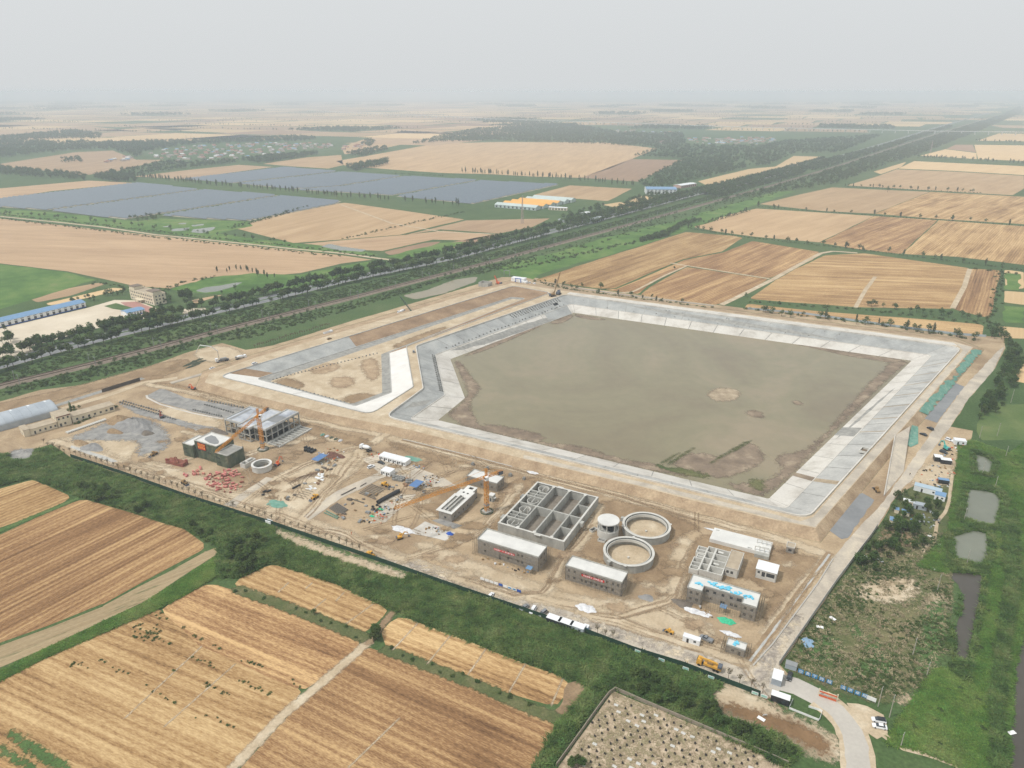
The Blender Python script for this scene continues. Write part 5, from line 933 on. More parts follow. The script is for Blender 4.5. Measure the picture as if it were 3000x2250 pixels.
q = rand_in(WASTE, 1500); scatter('dry_stalks', 'stalk', q, rng.uniform(.5, 1.3, len(q)), 'pale dry stalks on the waste ground outside the wall', 'dry weeds', np.full(len(q), 1.0))
# ================================================================ buildings and tanks
M_block = mat('grey_blockwork', [(0.3, lin(128, 123, 116)), (0.55, lin(148, 142, 134)), (0.8, lin(166, 160, 150))], .9, 6, .95, coord='OBJECT', fine=.14, fscale=5, spec=.1)
M_roofw = mat('pale_roof_screed', [(0.3, lin(198, 197, 193)), (0.6, lin(215, 214, 209)), (0.8, lin(226, 225, 220))], .15, 7, .9, coord='OBJECT', fine=.05, fscale=2, spec=.15)
M_roofg = mat('grey_membrane_roof', [(0.35, lin(138, 142, 150)), (0.5, lin(172, 176, 182)), (0.65, lin(196, 199, 202))], .10, 7, .6, coord='OBJECT', fine=.06, spec=.3)
M_cast = mat('cast_concrete', [(0.3, lin(148, 147, 141)), (0.55, lin(170, 169, 162)), (0.8, lin(190, 188, 180))], .35, 7, .9, coord='OBJECT', stretch=(1, 1, .35), fine=.10, fscale=3, spec=.15)
M_castp = mat('fresh_concrete', [(0.3, lin(184, 182, 175)), (0.6, lin(203, 201, 194)), (0.8, lin(216, 214, 207))], .3, 7, .9, coord='OBJECT', fine=.07, fscale=3, spec=.15)
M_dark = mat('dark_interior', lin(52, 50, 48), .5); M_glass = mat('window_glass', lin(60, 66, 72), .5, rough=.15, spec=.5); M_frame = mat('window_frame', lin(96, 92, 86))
M_pole = mat('scaffold_tube', lin(138, 125, 106), 1, rough=.7); M_greennet = mat('green_safety_net', [(0.3, lin(66, 78, 64)), (0.5, lin(90, 98, 82)), (0.75, lin(120, 118, 98))], .35, 7, .95, coord='OBJECT', stretch=(1, 1, .5), fine=.25, fscale=2.5, spec=.05)
M_red = mat('red_banner', lin(196, 44, 40), .5, fine=.05); M_white = mat('white_paint', lin(232, 232, 230), .6, fine=.03); M_yel = mat('yellow_paint', lin(236, 200, 90), .6, fine=.03); M_blue = mat('blue_paint', lin(40, 84, 168), .6, fine=.05)
M_cyan = mat('sign_blue', lin(48, 128, 178), .6, fine=.05); M_cream = mat('cream_render', [(0.3, lin(206, 194, 168)), (0.7, lin(224, 213, 190))], .3, 6, .9, coord='OBJECT', fine=.08, fscale=3); M_tan = mat('tan_roof', [(0.3, lin(160, 146, 126)), (0.7, lin(184, 170, 148))], .3, 6, .9, coord='OBJECT', fine=.1)
M_bluetin = mat('blue_tin', lin(114, 148, 182), .3, rough=.5, coord='OBJECT', fine=.06); M_greytin = mat('grey_tin', [(0.3, lin(150, 158, 166)), (0.7, lin(176, 183, 189))], .1, 5, .5, coord='OBJECT', fine=.06); M_whitetin = mat('white_tin', lin(226, 228, 229), .2, rough=.5, coord='OBJECT', fine=.04)
M_brick = mat('brick_red', lin(140, 86, 72), .5, fine=.15, rand=.15)
def cells(x0, x1, y0, y1, holes):
    """rectangles that fill [x0,x1]x[y0,y1] except the holes (hx0,hx1,hy0,hy1)"""
    xs = sorted({x0, x1} | {min(max(h[i], x0), x1) for h in holes for i in (0, 1)}); ys = sorted({y0, y1} | {min(max(h[i], y0), y1) for h in holes for i in (2, 3)}); out = []
    for a, b in zip(xs, xs[1:]):
        run = None
        for c, d in zip(ys, ys[1:]):
            m, n_ = (a + b) / 2, (c + d) / 2
            if any(h[0] < m < h[1] and h[2] < n_ < h[3] for h in holes):
                if run: out.append((a, b, *run)); run = None
            else: run = (run[0], d) if run else (c, d)
        if run: out.append((a, b, *run))
    return out
def slab(parent, name, x0, x1, y0, y1, z0, z1, holes, m):
    mb = MB()
    for a, b, c, d in cells(x0, x1, y0, y1, holes): mb.box(((a + b) / 2, (c + d) / 2, (z0 + z1) / 2), (b - a, d - c, z1 - z0))
    return mb.build(name, m, parent)
def facade(parent, p0, p1, h, holes, m, th=.3, z0=0.0, win=True, name='wall', frame=None):
    """wall from p0 to p1 (local plan) with real openings (t0,t1,z0,z1); each opening gets a window part"""
    p0, p1 = Vector(p0), Vector(p1); d = p1 - p0; L = d.length; d.normalize(); nv = Vector((-d.y, d.x)); rz = math.atan2(d.y, d.x); mb = MB()
    for a, b, c, e in cells(0, L, z0, h, holes):
        q = p0 + d * ((a + b) / 2) + nv * th / 2; mb.box((q.x, q.y, (c + e) / 2), (b - a, th, e - c), rz)
    w = mb.build(name, m, parent)
    if win:
        for (a, b, c, e) in holes:
            q = p0 + d * ((a + b) / 2) + nv * .2; W_, H_ = b - a, e - c; k = ('win', round(W_, 2), round(H_, 2))
            if k not in WIN:
                g = MB()
                for x in (-W_ / 2 + .05, 0, W_ / 2 - .05): g.box((x, 0, 0), (.09, .08, H_))
                for z in (-H_ / 2 + .05, .1 * H_, H_ / 2 - .05): g.box((0, 0.001, z), (W_ - .02, .07, .09))
                WIN[k] = (g.mesh('window', frame or M_frame), MB().add([(-W_ / 2, .06, -H_ / 2), (W_ / 2, .06, -H_ / 2), (W_ / 2, .06, H_ / 2), (-W_ / 2, .06, H_ / 2)], [(0, 1, 2, 3)]).mesh('pane', M_glass))
            o = link(bpy.data.objects.new('window', WIN[k][0]), parent); o.location = (q.x, q.y, (c + e) / 2); o.rotation_euler = (0, 0, rz); link(bpy.data.objects.new('pane', WIN[k][1]), o)
    return w
WIN = {}
def shell(root, poly, h, mwall, mroof, openings=None, parapet=.5, th=.3, pm=None, floor=True):
    """walls on every side of a plan polygon (counter-clockwise), roof deck and parapet"""
    openings = openings or {}; n = len(poly)
    for i in range(n): facade(root, poly[i], poly[(i + 1) % n], h - .01 * (i % 2), openings.get(i, []), mwall, th)
    inset = MB(); inset.prism(poly, h, h + .22); inset.build('roof', mroof, root)
    if parapet: wall_along('parapet', [Vector(p) * 1 for p in poly], h + .21, parapet, .28, pm or mwall, True, parent=root)
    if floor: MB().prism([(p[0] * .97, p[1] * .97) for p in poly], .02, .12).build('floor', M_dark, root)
def rect_(L, W): return [(-L / 2, -W / 2), (L / 2, -W / 2), (L / 2, W / 2), (-L / 2, W / 2)]
def wins(ts, W_, zs, H_): return [(t - W_ / 2, t + W_ / 2, z, z + H_) for t in ts for z in zs]
def text_mesh(s, size, m, depth=.02):
    cu = bpy.data.curves.new('lettering', 'FONT'); cu.body = s; cu.size = size; cu.extrude = depth; cu.align_x = 'CENTER'; cu.align_y = 'CENTER'; cu.resolution_u = 2
    o = bpy.data.objects.new('lettering', cu); me = bpy.data.meshes.new_from_object(o); me.name = 'lettering'; bpy.data.objects.remove(o); me.materials.clear(); me.materials.append(m); return me
def banner(name, s, p, rz, W_, H_, m, tm, label, cat, size, tilt=0.0, lines=None):
    """an upright sheet facing local -Y, with raised lettering"""
    o = MB().box((0, 0, 0), (W_, .06, H_)).build(name, m, loc=p, rz=rz, label=label, cat=cat); o.rotation_euler = (tilt, 0, rz)
    for t, z, sz in (lines or [(s, 0, size)]):
        k = link(bpy.data.objects.new('lettering', text_mesh(t, sz, tm)), o); k.location = (0, -.055, z); k.rotation_euler = (math.pi / 2, 0, 0)
        d = k.data; xs = [v.co.x for v in d.vertices]
        if xs and max(xs) - min(xs) > W_ * .94: f = W_ * .94 / (max(xs) - min(xs)); k.scale = (f, max(f, .85) if len(t) > 2 else f, 1)
    return o
def local(c, rz, x, y, z=0): return (c[0] + x * math.cos(rz) - y * math.sin(rz), c[1] + x * math.sin(rz) + y * math.cos(rz), z)
def scaffold(c, rz, L, W, h, label, off=1.0, step=1.8):
    root = empty('scaffolding', (c[0], c[1], 0), rz, label, 'scaffolding'); hx, hy = L / 2 + off, W / 2 + off; sd = MB(); ld = MB(); br = MB()
    for ring in (0, .75):
        x_, y_ = hx + ring, hy + ring; sides = [((-x_, -y_), (x_, -y_)), ((x_, -y_), (x_, y_)), ((x_, y_), (-x_, y_)), ((-x_, y_), (-x_, -y_))]
        for a, b in sides:
            a, b = Vector(a), Vector(b); n = max(2, round((b - a).length / step))
            for i in range(n): p = a.lerp(b, i / n); sd.tube((p.x, p.y, 0), (p.x, p.y, h + random.uniform(.2, 1.1)), .05, 4, cap=False)
            z = 1.0
            while z < h + .5: ld.tube((a.x, a.y, z), (b.x, b.y, z), .045, 4, cap=False); z += 1.9
            if ring:
                k = max(1, round((b - a).length / 7))
                for i in range(k):
                    p, q = a.lerp(b, i / k), a.lerp(b, (i + 1) / k); br.tube((p.x, p.y, .1), (q.x, q.y, h), .045, 4, cap=False); br.tube((q.x, q.y, .1), (p.x, p.y, h), .045, 4, cap=False)
    for nm, g in (('standards', sd), ('ledgers', ld), ('braces', br)):
        if g.v: g.build(nm, M_pole, root)
    return root
# ---- the three blockwork office buildings and the little one
cA, cB, cC, cD = (0.0, 277.8), (36.8, 258.7), (88.4, 244.3), (86.2, 216.9)
r = empty('office_block', (*cA, 0), SITE, 'two-storey blockwork building with flat pale roof and long red banner, beside the rectangular tank', 'building')
X = lambda x: (x - 165) / 607 * 31.3
shell(r, rect_(31.3, 9.3), 7.4, M_block, M_roofw, {0: wins([X(240), X(475), X(575), X(615)], 1.1, [5.0], 1.4) + wins([X(243), X(475), X(575), X(615)], 1.1, [1.5], 1.4) + [(X(393) - .5, X(393) + .5, .12, 2.3)] + wins([X(282), X(660)], .6, [5.3], .6), 1: wins([3, 6.5], 1.2, [1.4, 4.9], 1.4), 2: wins([3, 8, 13, 18, 23, 28], 1.2, [1.4, 4.9], 1.4), 3: wins([4.5], 1.2, [1.4, 4.9], 1.4)}, .55, pm=M_cast)
scaffold(cA, SITE, 31.3, 9.3, 7.2, 'pole scaffolding round the banner building beside the rectangular tank')
banner('banner', '安全高于一切  责任重于泰山', local(cA, SITE, -.6, -6.6, 6.6), SITE, 10.6, 1.05, M_red, M_white, 'red banner with white characters on the blockwork building beside the rectangular tank', 'banner', .86)
r = empty('office_block', (*cB, 0), SITE, 'two-storey blockwork building with flat pale roof and red banner, in front of the round tanks', 'building')
X = lambda x: (x - 1045) / 560 * 26
shell(r, rect_(26, 7.7), 7.0, M_block, M_roofw, {0: wins([X(q) for q in (1082, 1140, 1215, 1257, 1313, 1360, 1415, 1465, 1520, 1568)], 1.15, [4.7], 1.4) + wins([X(q) for q in (1078, 1140, 1215, 1255, 1312, 1357, 1412, 1462, 1520)], 1.15, [1.3], 1.4), 1: wins([2.2, 5.5], 1.1, [1.3, 4.7], 1.4), 2: wins([3 + 2.5 * i for i in range(9)], 1.15, [1.3, 4.7], 1.4), 3: wins([3.8], 1.1, [1.3, 4.7], 1.4)}, .5, pm=M_cast)
scaffold(cB, SITE, 26, 7.7, 6.8, 'pole scaffolding round the building in front of the round tanks')
banner('banner', '树品牌意识  创精品工程', local(cB, SITE, .6, -5.75, 6.5), SITE, 10.4, 1.05, M_red, M_white, 'red banner with white characters on the building in front of the round tanks', 'banner', .86)
r = empty('office_block', (*cC, 0), SITE, 'two-storey blockwork building with recessed front and blue foam boards strewn on its roof', 'building')
pc = [(-14.1, -4.8), (-8, -4.8), (-8, -.9), (8.2, -.9), (8.2, -4.8), (14, -4.8), (14, 4.7), (-14.1, 4.7)]
shell(r, pc, 6.9, M_block, M_roofw, {0: wins([1.7, 4.3], 1.15, [1.3, 4.6], 1.4), 2: wins([1.6, 4.6, 8, 11.4], 1.2, [4.6], 1.4) + wins([3.4, 11.8, 13.6], 1.2, [1.3], 1.4) + [(7.2, 9.2, .12, 2.5), (13.6, 15.6, 4.5, 6.1)], 4: wins([1.5, 4.2], 1.15, [1.3, 4.6], 1.4), 5: wins([3, 6.5], 1.15, [1.3, 4.6], 1.4), 6: wins([3 + 3 * i for i in range(8)], 1.2, [1.3, 4.6], 1.4)}, .5, pm=M_cast)
scaffold((cC[0], cC[1]), SITE, 28.1, 9.5, 6.7, 'pole scaffolding round the building with foam boards on its roof')
r = empty('gate_building', (*cD, 0), SITE, 'small single-storey blockwork hut with foam boards on its roof near the site corner', 'building')
shell(r, rect_(7.1, 3.9), 3.3, M_block, M_roofw, {0: wins([2.6], 1.0, [1.2], 1.2) + [(4.6, 5.6, .12, 2.2)], 1: wins([2], 1.0, [1.2], 1.2)}, .45, pm=M_cast)
scaffold(cD, SITE, 7.1, 3.9, 3.4, 'pole scaffolding round the small hut near the site corner', .8, 1.5)
# foam boards lying on the roofs
M_foam = mat('cyan_foam', lin(112, 196, 222), .6, fine=.06, rand=.06)
foam_me = MB().box((0, 0, .16), (1.25, .62, .32)).mesh('foam_board_pack', M_foam)
def foam(c, rz, xs, z, n, lab, sx=.9, sy=.8):
    for x, y in xs:
        for i in range(n):
            o = link(bpy.data.objects.new('foam_board_pack', foam_me)); p = local(c, rz, x + random.gauss(0, sx), y + random.gauss(0, sy)); o.location = (p[0], p[1], z + (i % 2) * .02 + random.choice((0, 0, .3))); o.rotation_euler = (0, 0, rz + random.uniform(-.9, .9)); tag(o, lab, 'foam board', lab + ' set')
foam(cC, SITE, [(-10.5, -.5), (-4.8, 2.2), (-1.2, 1.6), (1.6, 1.9), (5.6, 1.0), (9.6, .3)], 7.13, 8, 'pale blue foam board pack lying on the flat roof with recessed front'); foam(cD, SITE, [(-.2, .2)], 3.53, 6, 'pale blue foam board pack on the small hut roof', .5, .6)
# blue entrance canopies
for c, x, y, lab in ((cA, 12.6, -7.6, 'blue tin canopy on posts at the end of the building beside the rectangular tank'), (cC, 1.3, -4.8, 'blue tin canopy on posts in front of the recessed building')):
    r = empty('entrance_canopy', local(c, SITE, x, y), SITE, lab, 'canopy')
    MB().box((0, 0, 3.2), (2.7, 2.7, .12)).build('canopy_roof', M_bluetin, r)
    for a in (-1.2, 1.2):
        for b in (-1.2, 1.2): MB().tube((a, b, 0), (a, b, 3.15), .06, 5).build('post', M_frame, r)
# ---- rectangular treatment tank
cT = (19.0, 310.4); r = empty('treatment_tank', (*cT, 0), SITE, 'large roofless rectangular concrete tank split into bays with round baffles', 'tank'); HT = 5.0; hx, hy = 17.65, 22.55
for a, b in (((-hx, -hy), (hx, -hy)), ((hx, -hy), (hx, hy)), ((hx, hy), (-hx, hy)), ((-hx, hy), (-hx, -hy))): 
    a, b = Vector(a), Vector(b); d = (b - a).normalized(); nv = Vector((-d.y, d.x)); m_ = (a + b) / 2 + nv * .3; MB().box((m_.x, m_.y, HT / 2), ((b - a).length - (1.2 if abs(d.y) > .5 else 0), .6, HT), math.atan2(d.y, d.x)).build('outer_wall', M_cast, r)
def part_wall(x0, y0, x1, y1, t=.5, h=HT - .06, m=M_cast):
    a, b = Vector((x0, y0)), Vector((x1, y1)); d = b - a; MB().box(((x0 + x1) / 2, (y0 + y1) / 2, h / 2), (d.length, t, h), math.atan2(d.y, d.x)).build('partition_wall', m, r)
for x in (-7.3, 1.6, 10.6): part_wall(x, -hy + .6, x, hy - .6, .7)
for a, b in ((-hx + .6, -7.65), (-6.95, 1.25), (1.95, 10.25), (10.95, hx - .6)): part_wall(a, 0, b, 0, .8, HT - .03)
for s in (-1, 1):
    for y in (8.0, 10.6, 13.4): part_wall(-hx + .6, s * 11.3 + (y - 11.3), -7.65, s * 11.3 + (y - 11.3), .9 if y != 10.6 else .35, HT - .09)
    part_wall(-12.6, s * 11.3 - 2.9, -12.6, s * 11.3 + 1.9, .4, HT - .12); part_wall(10.95, s * 11.2, hx - .6, s * 11.2, .45, HT - .09)
    MB().lathe((-11.6, s * 11.3 + 6.6, 0), [(3.0, .1), (3.0, HT - .3), (2.75, HT - .3), (2.75, .1)], 28, -.5, 4.6).build('round_baffle', M_castp, r)
    MB().lathe((-11.6, s * 11.3 - 6.7, 0), [(3.0, .1), (3.0, HT - .3), (2.75, HT - .3), (2.75, .1)], 28, 2.3, 6.6).build('round_baffle', M_castp, r)
    MB().box((-11.6, s * 11.3 + 6.6, HT / 2), (.25, 4.2, HT - .8)).build('centre_baffle', M_castp, r); MB().box((-11.6, s * 11.3 - 6.7, HT / 2), (.25, 4.2, HT - .8)).build('centre_baffle', M_castp, r)
    for x in (-7.3, 1.6, 10.6): MB().box((x, s * (hy - .9), HT + .02), (1.5, 2.2, .12)).build('walkway_slab', M_castp, r)
    MB().box((-hx - 1.2, s * 11 - 3, 1.8), (2.4, 3.2, 3.6)).build('inlet_box', M_cast, r)
    MB().box((4.0 if s < 0 else -4, s * hy - s * .02, HT - .03), (3.2, 1.9, .1)).build('walkway_slab', M_castp, r)
slab(r, 'tank_rim', -hx, hx, -hy, hy, HT + .002, HT + .10, [(-hx + .95, hx - .95, -hy + .95, hy - .95)], M_castp)
MB().box((hx + .9, -3, HT - 1.2), (1.8, 2.4, 2.2)).build('outlet_box', M_cast, r); MB().box((0, 0, .1), (2 * hx - 1.4, 2 * hy - 1.4, .2)).build('tank_floor', mat('stained_floor', [(0.3, lin(112, 104, 94)), (0.6, lin(136, 127, 115))], .3, 6, .9, coord='OBJECT'), r)
# ---- round tanks
def clarifier(c, lab, rz):
    r = empty('round_tank', (c[0], c[1], 0), rz, lab, 'tank'); R = 11.5
    MB().lathe((0, 0, 0), [(R, 0), (R, 4.0), (R - .45, 4.0), (R - .45, 0)], 64).build('outer_wall', M_cast, r, smooth=False); MB().lathe((0, 0, 0), [(R + .25, 4.0), (R + .25, 4.14), (R - .9, 4.14), (R - .9, 4.0)], 64).build('rim_walkway', M_castp, r)
    MB().lathe((0, 0, 0), [(R - 1.5, 2.5), (R - 1.5, 3.75), (R - 1.75, 3.75), (R - 1.75, 2.5)], 64).build('weir_wall', M_castp, r); MB().lathe((0, 0, 0), [(R - .46, 2.3), (R - .46, 2.5), (R - 1.8, 2.5), (R - 1.8, 2.3)], 64).build('launder', M_cast, r)
    MB().lathe((0, 0, 0), [(R - .47, .25), (5, .16), (.01, .1)], 64, closed=False).build('floor', M_sand, r)
    MB().tube((0, 0, .1), (0, 0, .9), .5, 10).build('centre_well', M_castp, r); MB().box((-R - .9, 1, 3.1), (1.9, 1.8, 2)).build('inlet_box', M_cast, r)
    for a in (.5, 3.7): MB().box((R * math.cos(a), R * math.sin(a), 4.2), (1.6, 1.2, .14), a).build('walkway_slab', M_castp, r)
clarifier((65.7, 298.1), 'open round concrete tank standing farther from the red-bannered office', SITE); clarifier((53.8, 276.6), 'open round concrete tank nearer the red-bannered office building', SITE + 1.2)
pc_ = P(1783, 1522, 8.5); r = empty('pump_well', (pc_.x, pc_.y, 0), SITE, 'cylindrical concrete well with a white disc roof on columns', 'tank')
MB().lathe((0, 0, 0), [(5.2, 0), (5.2, 4.0), (4.85, 4.0), (4.85, 0)], 48).build('drum_wall', M_castp, r); MB().lathe((0, 0, 0), [(.01, 3.3), (4.86, 3.3), (4.86, 3.5), (.01, 3.5)], 32, closed=False).build('floor', M_cast, r)
MB().lathe((0, 0, 8.0), [(.01, 0), (5.3, 0), (5.3, .5), (.01, .5)], 48, closed=False).build('roof', M_roofw, r)
for k in range(8): a = k * math.pi / 4 + .2; MB().box((4.9 * math.cos(a), 4.9 * math.sin(a), 6), (.35, .35, 4), a).build('column', M_castp, r)
for x, y in ((-1.6, .6), (1.7, -.8)): MB().lathe((x, y, 3.5), [(1.5, 0), (1.5, 2.2), (1.3, 2.2), (1.3, 0)], 20).build('valve_drum', M_dark, r)
for px, lab in (((1738, 1555), 'empty concrete trough beside the cylindrical well, tank side'), ((1763, 1586), 'empty concrete trough between the cylindrical well and an open round tank')):
    p = P(*px); r = empty('concrete_trough', (p.x, p.y, 0), SITE + (1.2 if px[0] < 1750 else 0), lab, 'trough'); MB().box((0, 0, .1), (3.6, 2, .2)).build('base', M_dark, r)
    for s in (-1, 1): MB().box((0, s * .95, .6), (3.7, .2, 1.0)).build('side', M_castp, r); MB().box((s * 1.8, 0, .6), (.2, 1.7, 1.0)).build('side', M_castp, r)
# ---- filter building with slots in the roof
cF = (-27.4, 320.5); r = empty('filter_building', (*cF, 0), SITE, 'long narrow concrete building with open slots in its white roof', 'building')
pf = [(-3.7, -14), (3.9, -14), (4.6, 4.6), (4.2, 8), (2.8, 14), (-2.6, 14), (-4.9, 8), (-5.0, 4)]
for i in range(len(pf)): facade(r, Vector(pf[i]) * .985, Vector(pf[(i + 1) % len(pf)]) * .985, 4.8, wins([3.8], 1.2, [1.2], 1.2) if i == 0 else (wins([3, 7, 11, 15], 1.0, [1.2], 1.2) if i == 1 else []), M_block)
holes = [(-3.0, -1.9, -12.5, 2), (-.9, .4, -12.5, 3.5), (1.1, 2.6, -12.5, 2.5), (-1.8, -.6, 6.2, 7.6), (.8, 1.9, 6.0, 7.4), (-.9, 1.6, 11, 13.2)]
slab(r, 'roof', -4.2, 4.3, -14.2, 9, 4.82, 5.15, holes, M_roofw); slab(r, 'roof', -2.8, 3.0, 9, 14.2, 4.822, 5.15, holes, M_roofw); slab(r, 'roof_eave', -5.0, -4.2, -14.2, 4, 4.83, 5.1, [], M_roofw)
for h_ in holes[:3]:
    for s in (0, 1): MB().box((h_[s] + (-.1 if s == 0 else .1), (h_[2] + h_[3]) / 2, 4.2), (.2, h_[3] - h_[2], 2.4)).build('channel_wall', M_castp, r)
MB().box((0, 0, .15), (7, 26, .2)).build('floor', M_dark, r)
cG = (-14.6, 343.8); r = empty('plant_room', (*cG, 0), SITE, 'grey concrete plant room with flat pale roof behind a tower crane', 'building')
shell(r, rect_(18.7, 8), 4.8, M_block, M_roofw, {0: wins([9, 15.5], 1.3, [1.3], 1.4), 1: wins([2.5, 5.5], 1.2, [1.3], 1.4)}, .45, pm=M_cast); scaffold(cG, SITE, 18.7, 8, 4.6, 'pole scaffolding round the plant room behind the tower crane', .7)
p = P(1441, 1466); r = empty('stair_kiosk', (p.x, p.y, 0), SITE, 'small grey rendered kiosk standing against a tower crane', 'kiosk'); shell(r, rect_(2.8, 3.0), 3.6, M_cast, M_roofw, {1: wins([1.5], 1.0, [1.4], 1.3), 0: [(1, 1.9, .12, 2.2)]}, .0); MB().box((1.9, -.4, 2.4), (1.2, 1.8, .14)).build('porch_slab', M_castp, r)
# ---- small tank complex
cX = (95., 271.); r = empty('settling_tank_house', (*cX, 0), SITE, 'small concrete tank block with open cells and a tan flat-roofed room', 'tank'); HX = 3.3
slab(r, 'tank_wall', -7.6, 2.7, -11.6, 8, 0, HX, [(-7.2, -4.2, -11.2, -6.6), (-7.2, -4.2, -6.3, -1.8), (-7.2, -4.2, -1.4, 3.2), (-7.2, -4.2, 3.6, 7.6), (-3.4, 2.3, -11.2, -6.6), (-3.4, 2.3, -6.2, -1.8), (-3.4, 2.3, -1.4, 3.2), (-3.4, 2.3, 3.6, 7.6)], M_castp)
slab(r, 'channel_wall', -11.8, -7.62, -12, -2.4, 0, HX - .5, [(-11.4, -8, -11.6, -9.2), (-11.4, -8, -8.8, -6.4), (-11.4, -8, -6, -2.8)], M_castp); slab(r, 'channel_wall', -12, -7.62, 1.5, 7, 0, HX - .4, [(-11.6, -8, 1.9, 4.0), (-11.6, -8, 4.4, 6.6)], M_castp); slab(r, 'channel_wall', -11, -7.62, -2.38, 1.48, 0, HX - .9, [(-10.6, -8, -2, -.6), (-10.6, -8, -.2, 1.1)], M_castp)
MB().box((-4, -2, .15), (12, 18, .2)).build('tank_floor', M_cast, r)
for s in (-4.2, 5.6): MB().box((-1.4, s, HX - .1), (2.4, 1.1, .2)).build('footbridge', M_castp, r)
for i, (a, b) in enumerate((((2.75, -6.3), (8.5, -6.3)), ((8.5, -6.3), (8.5, 8)), ((8.5, 8), (2.75, 8)), ((2.75, 8), (2.75, -6.3)))): facade(r, a, b, 4.2, wins([1.4, 3.2], 1.1, [1.6], 1.5) if i == 0 else (wins([3, 7, 11], 1.2, [1.6], 1.4) if i == 1 else []), M_castp)
MB().box((5.6, .85, 4.32), (5.9, 14.4, .2)).build('roof', M_tan, r); wall_along('parapet', [Vector(q) for q in ((2.8, -6.25), (8.45, -6.25), (8.45, 7.95), (2.8, 7.95))], 4.42, .3, .25, M_castp, True, parent=r)
# ---- buried slab structure
cS = (107.7, 288.5); r = empty('covered_reservoir', (*cS, 0), SITE, 'long low concrete cover slab with an unfinished bay frame at its end', 'tank')
slab(r, 'cover_slab', -12.2, 15.2, -5, 5.5, 0, 2.0, [(-11, -9.4, 3.4, 4.2), (5.4, 7.4, -4.6, -3.6), (9.6, 11.0, -1.6, -.4), (11.4, 12.8, -1.6, -.4), (13.2, 14.6, -1.6, -.4)], M_roofw)
for x in (8.7, 10.8, 12.9, 15.0):
    for y in (-4.6, 1.6): MB().box((x, y, 3.0), (.35, .35, 2)).build('column', M_castp, r)
for y in (-4.6, 1.6): MB().box((11.85, y, 4.1), (6.8, .4, .3)).build('beam', M_castp, r)
MB().box((12.2, -6.2, .9), (6.4, 2.4, 1.8)).build('end_chamber', M_cast, r)
MB().add([(-6, 5.6, 2.02), (2, 5.9, 1.2), (9, 5.7, 1.6), (9, 4.2, 2.06), (-1, 4.4, 2.08)], [(0, 1, 2, 3, 4)]).build('plastic_cover', M_white, r)
# ---- white hut, small hut
cH = (113.4, 263.7); r = empty('chlorine_house', (*cH, 0), SITE, 'white flat-roofed concrete hut with wide openings in its front', 'building')
shell(r, rect_(8.7, 7), 4.5, M_castp, M_roofw, {0: [(.8, 1.8, 2.6, 3.9), (2.6, 4.0, 1.4, 3.9), (4.5, 8.0, 1.8, 3.9)], 1: wins([2, 5], 1.3, [1.6], 1.6), 3: wins([3.5], 1.3, [1.6], 1.6)}, .0); MB().box((0, 0, 4.85), (9.1, 7.4, .2)).build('roof_slab', M_whitetin, r)
cI = (130.8, 282.5); r = empty('valve_hut', (*cI, 0), SITE, 'tiny square blockwork hut with parapet roof near the perimeter road', 'building'); shell(r, rect_(3.5, 4.2), 2.8, M_block, M_tan, {0: wins([1.7], 1.5, [.9], 1.3)}, .45, pm=M_castp)
# ---- pump house frame
cP = (-159.9, 412.2); r = empty('pump_house', (*cP, 0), SITE, 'tall unfinished concrete frame hall with grey roof beside a tower crane', 'building'); HP = 9.2
def deck(x0, x1, y0, y1, h, m):
    MB().box(((x0 + x1) / 2, (y0 + y1) / 2, h - .2), (x1 - x0, y1 - y0, .4)).build('roof', m, r); wall_along('parapet', [Vector(q) for q in ((x0 + .2, y0 + .2), (x1 - .2, y0 + .2), (x1 - .2, y1 - .2), (x0 + .2, y1 - .2))], h, .7, .35, M_castp, True, parent=r)
deck(-17.4, -2.9, -12.4, 9, HP, M_roofg); deck(-2.88, 7.2, -15.6, 12, HP - .05, M_roofg); deck(7.4, 17.3, -12.3, 16.8, HP - .1, M_roofg)
for a, b in (((8, 12), (-4, 10)),): MB().box((12.3, 3, HP - .02), (8, 9, .05)).build('roof_patch', M_asphalt, r); MB().box((-14, -2, HP + .03), (2.2, 18, .06)).build('roof_patch', M_asphalt, r)
for x0, x1, y0, y1, nx, ny in ((-17.2, -3.2, -12.2, 8.8, 4, 5), (-2.6, 7.0, -15.3, 11.7, 3, 6), (7.7, 17.0, -12.0, 16.5, 3, 7)):
    for i in range(nx):
        for j in range(ny):
            if 0 < i < nx - 1 and 0 < j < ny - 1: continue
            MB().box((x0 + (x1 - x0) * i / (nx - 1), y0 + (y1 - y0) * j / (ny - 1), (HP - .5) / 2), (.6, .6, HP - .5)).build('column', M_cast, r)
    for y in (y0, y1):
        for z in (.4, 4.4, HP - .7): MB().box(((x0 + x1) / 2, y, z), (x1 - x0, .4, .55)).build('beam', M_cast, r)
    for x in (x0, x1):
        for z in (.4, 4.4, HP - .7): MB().box((x, (y0 + y1) / 2, z + .003), (.4, y1 - y0, .55)).build('beam', M_cast, r)
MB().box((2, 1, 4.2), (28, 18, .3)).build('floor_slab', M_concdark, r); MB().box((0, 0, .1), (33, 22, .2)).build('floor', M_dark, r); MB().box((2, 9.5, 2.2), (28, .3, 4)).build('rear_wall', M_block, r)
for i in range(11): MB().box((23, -12.4 + 2.75 * i, .45), (9, .7, .5)).build('channel_rib', M_cast, r)
MB().box((18.6, 1.4, .5), (.6, 29, 1.0)).build('channel_kerb', M_castp, r); MB().box((27.8, 1.4, .5), (.5, 29, .9)).build('channel_kerb', M_castp, r); MB().box((23, 1.4, .08), (9.2, 28.5, .12)).build('channel_floor', M_concdark, r)
scaffold((cP[0] - 9.2, cP[1] + 4.8), SITE, 14.5, 21.5, 8.5, 'pole scaffolding along the frame hall under the tower crane', .9, 2.0)
